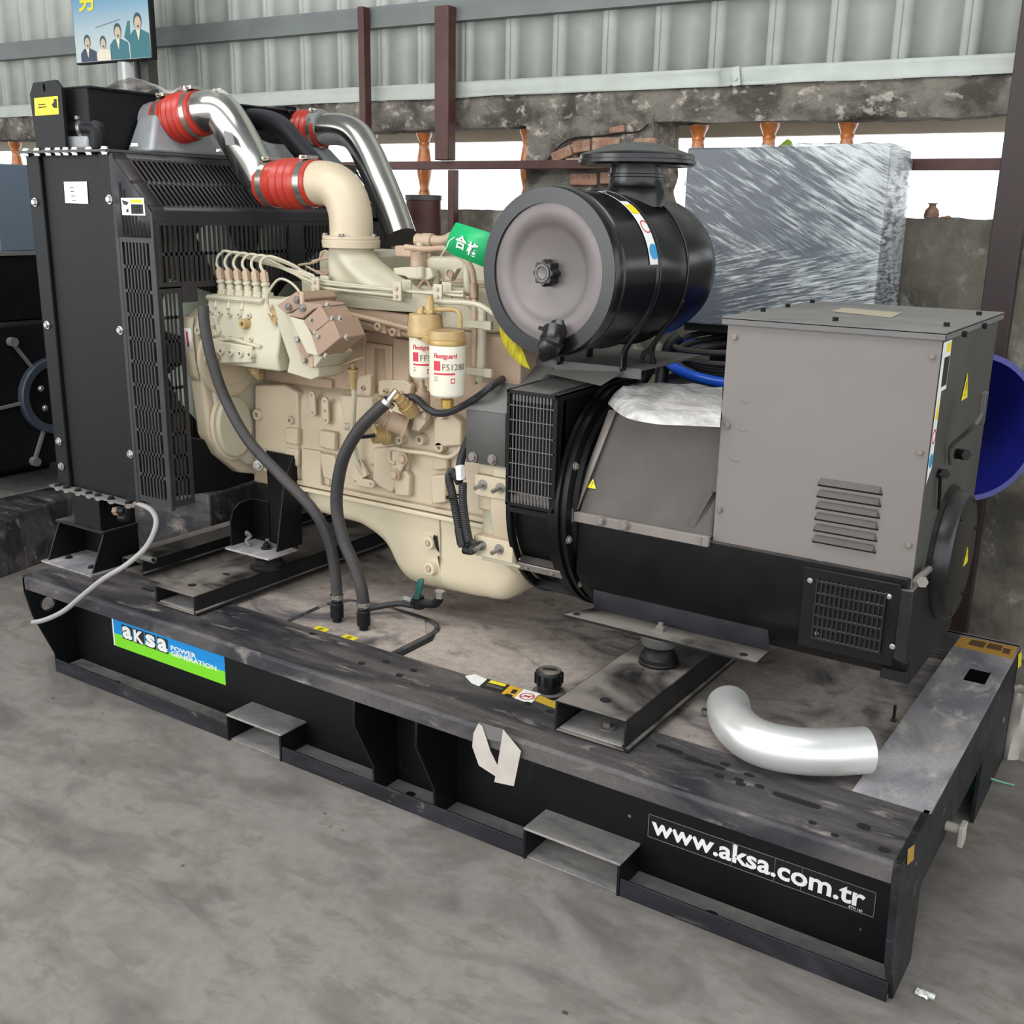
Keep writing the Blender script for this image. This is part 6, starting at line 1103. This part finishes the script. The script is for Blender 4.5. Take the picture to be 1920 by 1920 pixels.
# ================================================================ end details of the base
t = thing('hazard_plate', (2.9, 1.25, ZT), 'worn orange-yellow plate on far corner of the base end', 'plate')
m = MB(); m.sheet([(p[0], p[1], ZT+.0006) for p in ((2.835,1.369,0.327), (2.995,1.38,0.327), (3,1.274,0.327), (2.831,1.277,0.327))], .001, (0, 0, 1)); m.build('plate_sheet', flat('ochre_plate', (186, 140, 58), .6), t)
m = MB(); 
for pts in (((2.867,1.36,0.327), (2.91,1.36,0.327), (2.909,1.308,0.327), (2.865,1.312,0.327)), ((2.918,1.361,0.327), (2.956,1.362,0.327), (2.958,1.313,0.327), (2.915,1.317,0.327)), ((2.961,1.346,0.327), (2.982,1.346,0.327), (2.984,1.302,0.327), (2.964,1.303,0.327))): m.sheet([(p[0], p[1], ZT+.0016) for p in pts], .0004, (0, 0, 1))
m.build('worn_print', flat('brown_print', (92, 66, 36), .7), t)
t = thing('yellow_sticker', (3,0.065,0.314), 'small ochre sticker on right end face near the front corner', 'sticker'); m = MB(); m.sheet([(3.002,0.029,0.35), (3.002,0.091,0.328), (3.002,0.103,0.285), (3.002,0.041,0.307)], .0006, (1, 0, 0)); m.build('label_sheet', flat('sticker_ochre2', (176, 138, 50), .5), t)
t = thing('yellow_sticker', (3,1.443,0.26), 'small yellow sticker on right end face at the far corner', 'sticker'); m = MB(); m.sheet([(3.002,1.358,0.315), (3.002,1.431,0.297), (3.002,1.475,0.235), (3.002,1.402,0.252)], .0006, (1, 0, 0)); m.build('label_sheet', M['yel'], t)
m = MB(); m.cyl((3.0, .46, .185), (3.035, .46, .185), .012, n=12); m.obox((3.04, .46, .175), (.014, .04, .055), (1, 0, 0)); m.build('hook_bolt', paint('painted_hook', (168, 160, 150), .6), sk, bevel=.003)
t = thing('green_wedge', (2.96, 1.2, FZ), 'dark green plastic block with string under right end leg of base', 'wedge'); m = MB(); m.hexa([(2.86, 1.13, FZ), (2.975, 1.13, FZ), (2.975, 1.25, FZ), (2.86, 1.25, FZ), (2.86, 1.13, FZ+.09), (2.965, 1.13, FZ+.07), (2.965, 1.25, FZ+.07), (2.86, 1.25, FZ+.09)]); m.build('block_body', paint('dark_green', (26, 84, 62), .5), t, bevel=.004)
m = MB(); m.tube([(2.97, 1.16, FZ+.05), (3.0, 1.19, FZ+.03), (3.03, 1.23, FZ+.008), (3.06, 1.24, FZ+.004)], .003, 6, 4); m.tube([(2.97, 1.2, FZ+.06), (2.99, 1.24, FZ+.12), (3.0, 1.27, FZ+.2)], .0022, 6, 4); m.build('string', flat('pale_green_string', (110, 170, 140), .6), t)
t = thing('white_rag', (3.03, 1.5, FZ), 'crumpled dirty white rag on the floor beside right end of base', 'rag'); m = MB()
def rg_(u, v): a = u*2*math.pi; r = .055*(1-.3*v)*(1+.3*mnoise.noise(Vector((math.cos(a)*2, math.sin(a)*2, v*2)))); return (3.03+r*math.cos(a), 1.47+r*math.sin(a), FZ+.22*v+.01*mnoise.noise(Vector((u*9, v*5, 0))))
m.grid(rg_, 24, 10); m.build('cloth', tp_, t)
t = thing('paper_scrap', (3.056,0.15,-0.058), 'tiny crumpled white paper scrap on floor in front of right corner', 'scrap'); c = Vector((3.056,0.146,-0.055)); m = MB(); m.grid(lambda u, v: (c.x-.02+.04*u, c.y-.012+.024*v, FZ+.006+.010*mnoise.noise(Vector((u*4, v*4, 2)))), 6, 5); m.build('paper', M['wht'], t)
rnd = random.Random(9); m = MB()
for p in ((1756,1632), (1780,1525), (1724,1745), (1690,1560), (200,1500), (950,1830), (1360,1870), (60,1180), (540,1540), (880,1700), (1880,1700)): pass
for k in range(46):
    x, y = rnd.uniform(-.5, 3.6), rnd.uniform(-1.6, 0.02)
    if k > 34: x, y = rnd.uniform(3.05, 3.5), rnd.uniform(-.3, 1.5)
    s_ = rnd.uniform(.002, .006); m.obox((x, y, FZ+s_*.4), (s_*2, s_, s_*.8), (rnd.random(), rnd.random(), 0), (-rnd.random()-.1, 1, 0))
g_ = m.build('floor_grit', M['wall'], None); g_['kind'] = 'stuff'; tag(g_, 'tiny grit and chips scattered over the concrete floor', 'grit')
# ================================================================ lettering on the base
t = thing('logo_plate', (0.524,0.183,0.11), 'blue and green logo plate with white lettering on left of base front', 'sign')
pq = [(0.225,0.182,0.173), (0.808,0.182,0.176), (0.804,0.182,0.061), (0.224,0.182,0.054)]
xa, xb = (pq[0][0]+pq[3][0])/2, (pq[1][0]+pq[2][0])/2; za = (pq[0][2]+pq[1][2])/2; zb_ = (pq[2][2]+pq[3][2])/2; Hh = za-zb_; Lw = xb-xa
def fr(x0, x1, z0, z1, mat, y, nm='label_print', par=None): m = MB(); m.box((x0, y-.0006, z0), (x1, y, z1)); return m.build(nm, mat, par)
fr(xa, xb, zb_, za, M['wht'], .1845, 'plate_back', t); fr(xa+.008, xb, zb_+Hh*.42, za, flat('logo_blue', (8, 140, 214), .4), .1838, 'blue_field', t); fr(xa+.008, xb, zb_, zb_+Hh*.42, flat('logo_green', (124, 214, 36), .4), .1838, 'green_field', t)
for k, ch in enumerate('aKsa'):
    x0 = xa+Lw*(.095+.108*k); bw = Lw*.098; fr(x0, x0+bw, zb_+Hh*.34, zb_+Hh*.80, M['ink'], .1831, 'letter_block', t)
    me = text_mesh(ch, .1, .004, .0004); xs_ = [v.co.x for v in me.vertices]; ys_ = [v.co.y for v in me.vertices]; fx = bw*.9/(max(xs_)-min(xs_)); fy = Hh*.40/(max(ys_)-min(ys_))
    for v in me.vertices: v.co = Vector(((v.co.x-min(xs_))*fx, -v.co.z, (v.co.y-min(ys_))*fy))
    me.materials.clear(); me.materials.append(M['wht']); ob = bpy.data.objects.new('lettering', me); COL.objects.link(ob); ob.parent = t; ob.location = Vector((x0+bw*.05, .1822, zb_+Hh*.37))-ORG[t.name]
me = text_mesh('GENERATION', .1, 0); wdt = max(v.co.x for v in me.vertices)
lettering('POWER\nGENERATION', (xa+Lw*.54, .1830, zb_+Hh*.52), (1, 0, 0), (0, 0, 1), Hh*.20, M['wht'], t, .0006, sx=Lw*.39/(wdt*Hh*.20/.1), line=.85)
t = thing('web_address_sticker', (2.657,0.183,0.098), 'black sticker with large white web address on right of base front', 'sign')
wq = [(2.354,0.182,0.13), (2.921,0.182,0.122), (2.921,0.182,0.056), (2.355,0.182,0.065)]
xa, xb = (wq[0][0]+wq[3][0])/2, (wq[1][0]+wq[2][0])/2; za = (wq[0][2]+wq[1][2])/2; zb_ = (wq[2][2]+wq[3][2])/2; Hh = za-zb_; Lw = xb-xa
fr(xa, xb, zb_, za, flat('sticker_black', (14, 15, 20), .35), .1843, 'sticker_sheet', t)
ol = flat('outline_grey', (120, 120, 118), .5)
m = MB()
for lo, hi in (((xa, zb_), (xb, zb_+.0016)), ((xa, za-.0016), (xb, za)), ((xa, zb_), (xa+.0014, za)), ((xb-.0014, zb_), (xb, za)), ((xa+Lw*.395, zb_), (xa+Lw*.3965, za)), ((xa+Lw*.585, zb_), (xa+Lw*.5865, za)), ((xa+Lw*.70, zb_), (xa+Lw*.7015, za))): m.box((lo[0], .1832, lo[1]), (hi[0], .1838, hi[1]))
m.build('sticker_outline', ol, t)
me = text_mesh('www.aksa.com.tr', .1, .0025, .0004, 1); wdt = max(v.co.x for v in me.vertices)
lettering('www.aksa.com.tr', (xa+Lw*.022, .1828, zb_+Hh*.24), (1, 0, 0), (0, 0, 1), Hh*1.02, M['wht'], t, .0016, 1, sx=Lw*.94/(wdt*Hh*1.02/.1))
lettering('ETM 160', (xa+Lw*.90, .1828, zb_+Hh*.06), (1, 0, 0), (0, 0, 1), Hh*.13, M['wht'], t, 0)
q = thing('guard_warning_label', (0.566,0.145,1.579), 'white and black warning label with yellow header on guard side', 'sticker')
quad([(0.512,0.144,1.6), (0.618,0.144,1.601), (0.62,0.144,1.55), (0.513,0.144,1.55)], M['wht'], q, 'label_sheet', 0, (0, -1, 0))
quad([(0.557,0.143,1.596), (0.612,0.143,1.596), (0.611,0.143,1.586), (0.556,0.143,1.585)], M['yel'], q, 'label_print', 0, (0, -1, 0)); quad([(0.558,0.143,1.582), (0.613,0.143,1.582), (0.612,0.143,1.555), (0.557,0.143,1.554)], M['ink'], q, 'label_print', 0, (0, -1, 0))
quad([(0.517,0.143,1.594), (0.547,0.143,1.588), (0.538,0.143,1.579), (0.523,0.143,1.581)], M['ink'], q, 'label_print', 0, (0, -1, 0)); quad([(0.534,0.143,1.566), (0.544,0.143,1.569), (0.543,0.143,1.558), (0.535,0.143,1.558)], M['ink'], q, 'label_print', 0, (0, -1, 0))
for k in range(5): quad([(0.564,0.143,1.578), (0.603,0.143,1.579), (0.603,0.143,1.577), (0.564,0.143,1.577)], M['wht'], q, 'label_print', 0, (0, -1, 0)).location.z -= .0055*k

# ================================================================ things behind the generator set
# wrapped control cabinet on its pedestal
M['cabblue'] = paint('dark_blue_grey_cabinet', (58, 66, 78), .35, 0, .05, 3)
wc = thing('wrapped_cabinet', (0, 0, 0), 'dark blue-grey control cabinet wrapped in shiny stretch film, behind the alternator', 'cabinet'); wallplace(wc); ORG[wc.name] = Vector((0, 0, 0))
bx0, bx1, by0, by1, bz0, bz1 = -1.095, -.385, -.50, -.13, 1.19, 1.815
m = MB(); m.box((bx0, by0, bz0), (bx1, by1, bz1)); m.build('cabinet_body', M['cabblue'], wc, bevel=.006)
m = MB(); m.box((bx0+.03, -.21, FZ), (bx1-.03, -.04, bz0)); m.box((bx0+.02, by0+.02, bz0-.03), (bx1-.02, -.04, bz0)); m.build('pedestal', M['rad'], wc)
M['wrap'] = film_mat('stretch_film', (190, 195, 196), .46, .74, 10, (.8, 1, 9), ((0, -.5, 0), (0, .22, 0)), .14, .12, 1.46)
m = MB()
def wr(face):
    def f(u, v):
        if face == 0: p = Vector((bx0-.006+(bx1-bx0+.012)*u, by0-.006, bz0+(bz1-bz0+.006)*v)); n = Vector((0, -1, 0))
        elif face == 1: p = Vector((bx1+.006, by0-.006+(by1-by0+.01)*u, bz0+(bz1-bz0+.006)*v)); n = Vector((1, 0, 0))
        elif face == 2: p = Vector((bx0-.006, by0-.006+(by1-by0+.01)*u, bz0+(bz1-bz0+.006)*v)); n = Vector((-1, 0, 0))
        else: p = Vector((bx0-.006+(bx1-bx0+.012)*u, by0-.006+(by1-by0+.01)*v, bz1+.006)); n = Vector((0, 0, 1))
        e = min(u, 1-u, v, 1-v)*20; e = min(1, e)
        return p+n*(e*.008*(mnoise.noise(Vector((p.x*9+p.z*14, p.y*12, p.z*30-p.x*16)))+.3))
    return f
for k in range(4): m.grid(wr(k), 60, 50)
m.build('stretch_film', M['wrap'], wc, ang=80)
m = MB(); m.grid(lambda u, v: (bx1-.02+.04*u, by0+.15+.03*v, bz1+.006+.02*u*(1-u)*4*(.5+v)), 5, 3); m.build('film_tail', M['film'], wc)
# drums
def drum(x, y, r, z1, label, mat, z0=FZ, rim=None):
    t = thing('drum', (x, y, z0), label, 'drum'); h = z1-z0
    m = MB(); m.lathe((x, y, z0), (0, 0, 1), [(0, r*.96), (.02, r), (h*.33, r), (h*.345, r*1.02), (h*.36, r), (h*.66, r), (h*.675, r*1.02), (h*.69, r), (h-.03, r), (h-.012, r*1.01), (h, r*.98), (h-.02, r*.93), (h-.02, .001)], 48, False); m.build('drum_shell', mat, t); return t
d1 = drum(1.89, 1.73, .262, 1.0, 'dark slate drum with blue hoop, left of the grey terminal cabinet', paint('slate_drum', (44, 50, 60), .35, 0, .05, 4))
M['bluep'] = paint('bright_blue_plastic', (24, 84, 196), .28, 0, .08, 8)
t = thing('blue_hoop', (1.89, 1.73, 1.0), 'bright blue plastic hoop lying on top of the dark slate drum', 'hoop'); m = MB(); m.tube([(1.89+.262*math.cos(2*math.pi*k/24), 1.73+.262*math.sin(2*math.pi*k/24), 1.062+.035*math.sin(2*math.pi*k/24)-.03*math.cos(2*math.pi*k/24)) for k in range(24)], .019, 12, 2, closed=True); m.build('hoop_tube', M['bluep'], t)
t = thing('cable_coil', (1.89, 1.72, 1.03), 'coiled black cables resting on the blue hoop and drum', 'cable')
for k, (r, dz) in enumerate(((.215, .02), (.235, .045), (.19, .03), (.25, .08))): m = MB(); m.tube([(1.90+r*math.cos(2*math.pi*j/20), 1.73+r*.95*math.sin(2*math.pi*j/20), 1.065+dz+.03*math.sin(2*math.pi*j/20+.2*k)) for j in range(20)], .011, 8, 2, closed=True); m.build('cable_loop', M['rubber'], t)
t = thing('black_hose', (1.6, 1.6, .9), 'thick black hose curving down beside the dark slate drum', 'hose'); m = MB(); m.tube([(1.703,1.62,1.153), (1.674,1.6,1.118), (1.661,1.58,1.036), (1.668,1.55,0.978), (1.657,1.52,0.935), (1.637,1.48,0.879)], .024, 12, 5); m.build('hose_body', M['rad'], t)
# blue drum lying on a stand at the right
t = thing('blue_drum', (2.62, 1.8, .7), 'open royal blue drum on its side, right behind the grey terminal cabinet', 'drum')
bc_ = Vector((2.699,1.75,0.919)); dv_ = Vector((.62, -.70, .10)).normalized()
m = MB(); m.lathe(bc_-dv_*.30, dv_, [(0, .23), (.10, .235), (.12, .24), (.14, .235), (.31, .235), (.32, .246), (.335, .246), (.335, .228), (.30, .222), (.02, .22), (.02, .001)], 48, False); m.build('drum_shell', paint('royal_blue', (28, 34, 120), .3, 0, .08, 4), t)
m = MB(); m.add([bc_+Vector((0, 0, .0))-dv_*.0]*0 or [(0, 0, 0)], []) if 0 else None
drum(2.50, 1.80, .17, .66, 'dark drum standing beneath the royal blue drum', M['rad'])
# brown vertical pipe behind the engine
t = thing('brown_pipe', (.35, 1.7, FZ), 'stout reddish-brown steel pipe with pale rim behind the engine', 'pipe'); c = Vector((0.491,1.65,1.641)); 
m = MB(); m.lathe((c.x, c.y, FZ), (0, 0, 1), [(0, .072), (1.52, .072), (1.524, .076), (1.535, .076), (1.54, .072), (c.z-FZ-.02, .072)], 28); m.build('pipe_body', M['brown'], t); m = MB(); m.ring((c.x, c.y, c.z-.02), (0, 0, 1), .076, .064, .02, 28); m.build('pipe_rim', M['cabside'], t)
# poster screen on a chrome pole
t = thing('poster_stand', (0, 0, 0), 'blue poster panel with four people, on chrome pole by far left wall', 'poster'); wallplace(t); ORG[t.name] = Vector((0, 0, 0))
o_ = -.50; A_ = Vector((-4.4,-0.5,2.552)); B_ = Vector((-3.825,-0.5,2.51)); C_ = Vector((-3.844,-0.5,2.262)); D_ = Vector((-4.403,-0.5,2.248))
L0, L1, zq0 = -4.40, -3.845, 2.253; 
m = MB(); m.box((L0, o_-.0, zq0), (L1, o_+.03, 2.78)); m.build('panel_frame', M['hole'], t, bevel=.004)
def sky_grad():
    m, nt, b = _nodes('poster_sky'); g = nt.nodes.new('ShaderNodeNewGeometry'); s = nt.nodes.new('ShaderNodeSeparateXYZ'); nt.links.new(g.outputs['Position'], s.inputs[0]); f = _ramp(nt, s.outputs[2], 2.30, 2.62); nt.links.new(_mix(nt, f, srgb(176, 186, 186), srgb(56, 130, 164)), b.inputs['Base Color']); b.inputs['Roughness'].default_value = .3; return m
m = MB(); m.box((L0+.008, o_-.003, zq0+.008), (L1-.008, o_, 2.77)); m.build('poster_sheet', sky_grad(), t)
teal = flat('poster_teal', (20, 98, 106), .4); skin = flat('poster_skin', (184, 166, 142), .4); dkh = flat('poster_hair', (24, 52, 58), .4); crm = flat('poster_cream', (214, 204, 184), .4); navy = flat('poster_navy', (20, 44, 66), .4)
def pp(u, z): return (u, o_-.004, z)
def blob(c, ru, rz, mat, y=.004, n=18, nm='poster_print'): m = MB(); m.sheet([(c[0]+ru*math.cos(2*math.pi*k/n), o_-y, c[1]+rz*math.sin(2*math.pi*k/n)) for k in range(n)], .0004, (0, -1, 0)); m.build(nm, mat, t)
def poly(pts, mat, y=.004): m = MB(); m.sheet([(u, o_-y, z) for u, z in pts], .0004, (0, -1, 0)); m.build('poster_print', mat, t)
for u, z, sc, bodym, in ((-4.30, 2.355, .9, navy), (-4.185, 2.345, .85, crm), (-4.075, 2.39, 1.0, teal), (-3.93, 2.425, 1.05, teal)):
    poly([(u-.06*sc, zq0+.01), (u+.075*sc, zq0+.01), (u+.07*sc, z-.055*sc), (u+.02*sc, z-.035*sc), (u-.03*sc, z-.035*sc), (u-.06*sc, z-.06*sc)], bodym, .004)
    poly([(u-.014*sc, z-.03*sc), (u+.014*sc, z-.03*sc), (u+.002, z-.085*sc)], crm, .0048)
    blob((u, z), .026*sc, .036*sc, dkh, .0050); blob((u+.002, z-.009*sc), .0215*sc, .029*sc, skin, .0056); blob((u+.004, z-.022*sc), .007*sc, .005*sc, dkh, .0062)
m = MB(); m.bar((-4.23, o_-.0066, 2.415), (-4.05, o_-.0066, 2.44), .003, .0006); m.build('poster_print', dkh, t)
poly([(-4.03, 2.36), (-4.0, 2.43), (-3.985, 2.43), (-3.99, 2.33)], teal, .0045)
me = text_mesh('务', .13, .003, .0003); me.materials.clear(); me.materials.append(flat('poster_yellow', (214, 204, 30), .5)); me.transform(Matrix(((1, 0, 0, 0), (0, 0, -1, 0), (0, 1, 0, 0), (0, 0, 0, 1)))); ob = bpy.data.objects.new('lettering', me); COL.objects.link(ob); ob.parent = t; ob.location = (-4.345, o_-.005, 2.505)
m = MB(); m.cyl((-4.085, -.44, FZ), (-4.085, -.44, 2.30), .058, n=28); m.build('chrome_pole', paint('dull_chrome', (130, 130, 128), .3, .9, .05, 5), t); m = MB(); m.box((-4.02, -.42, 1.6), (-3.975, -.36, 2.30)); m.build('back_post', M['cabside'], t)
# second generator set at the left, behind the radiator
s2_ = thing('steel_skid', (-2.2, .9, FZ), 'grey steel skid of another machine, at left edge behind the radiator', 'skid')
m = MB(); m.hexa([(-3.6, .30, FZ), (-1.03, .30, FZ), (-1.27, 1.5, FZ), (-3.6, 1.5, FZ), (-3.6, .30, .20), (-1.06, .30, .20), (-1.30, 1.5, .20), (-3.6, 1.5, .20)]); m.build('base_beam', M['skidtop'], s2_, bevel=.006)
m = MB(); m.box((-3.5, .45, .20), (-1.45, 1.45, .206)); m.build('base_deck', M['dustfl'], s2_); m = MB(); m.box((-2.3, .6, .206), (-1.8, 1.3, .35)); m.build('support_pedestal', M['blk'], s2_)
t = thing('neighbour_alternator', (-1.7, 1.1, .2), 'black alternator end with spoked ring, at left edge behind the radiator', 'alternator')
RC = Vector((-1.3,1.061,0.683)); RC = Vector((-1.30, RC.y, RC.z))
m = MB(); m.box((-2.4, RC.y-.42, .35), (-1.34, RC.y+.38, RC.z+.36)); m.build('frame_body', M['rad'], t, bevel=.02, seg=3)
m = MB(); m.lathe((-1.335, RC.y, RC.z), (1, 0, 0), [(0, .185), (.03, .185), (.035, .178), (.03, .145), (0, .14)], 48, False); m.build('end_ring', M['cabblue'], t)
m = MB(); m.cyl((-1.345, RC.y, RC.z), (-1.325, RC.y, RC.z), .14, n=40); m.build('end_disc', M['blk'], t)
for a in (60, 125, 185, 245, 300, 5):
    c_, s_ = math.cos(math.radians(a)), math.sin(math.radians(a)); m = MB(); m.obox((-1.325, RC.y+c_*.25, RC.z+s_*.25), (.02, .15, .012), (1, 0, 0), (0, c_, s_)); m.cyl((-1.335, RC.y+c_*.335, RC.z+s_*.335), (-1.30, RC.y+c_*.335, RC.z+s_*.335), .022, n=12); m.build('end_spoke', M['lid'], t)
bolts(t, [(-1.325, RC.y+.08*math.cos(a), RC.z+.08*math.sin(a)) for a in (1.2, 2.6, 3.9, 5.2)], (1, 0, 0), .012, BOLTZ)
t2 = thing('neighbour_cabinet', (-1.8, 1.0, RC.z+.36), 'black terminal box above the neighbouring alternator, left edge', 'cabinet')
m = MB(); m.box((-2.3, RC.y-.30, RC.z+.365), (-1.38, RC.y+.30, 1.345)); m.build('box_body', M['blk'], t2, bevel=.004); m = MB(); m.box((-2.32, RC.y-.32, 1.345), (-1.36, RC.y+.32, 1.36)); m.build('box_lid', M['lid'], t2)
bolts(t2, [(-1.378, RC.y-.2, 1.28), (-1.378, RC.y-.12, .98), (-1.378, RC.y+.1, 1.28)], (1, 0, 0), .010, BOLTZ)
t3 = thing('grey_control_box', (-1.8, 1.1, 1.36), 'blue-grey control cabinet standing on the black terminal box, left edge', 'cabinet')
m = MB(); m.box((-2.2, RC.y-.12, 1.36), (-1.45, RC.y+.25, 1.752)); m.build('box_body', paint('steel_blue_cabinet', (96, 110, 124), .4, 0, .04, 3), t3, bevel=.006)
m = MB(); m.box((-2.15, RC.y-.36, 1.36), (-1.6, RC.y-.125, 1.752)); m.build('side_panel', paint('pale_panel', (186, 180, 160), .5), t3, bevel=.004)
# grey block under the guard, behind the base
t = thing('grey_block', (-.55, 1.3, FZ), 'speckled grey machine block on floor seen below the radiator guard', 'block'); m = MB(); m.box((-1.05, 1.20, FZ), (-.42, 1.75, .30)); m.build('block_body', M['skidtop'], t, bevel=.01)
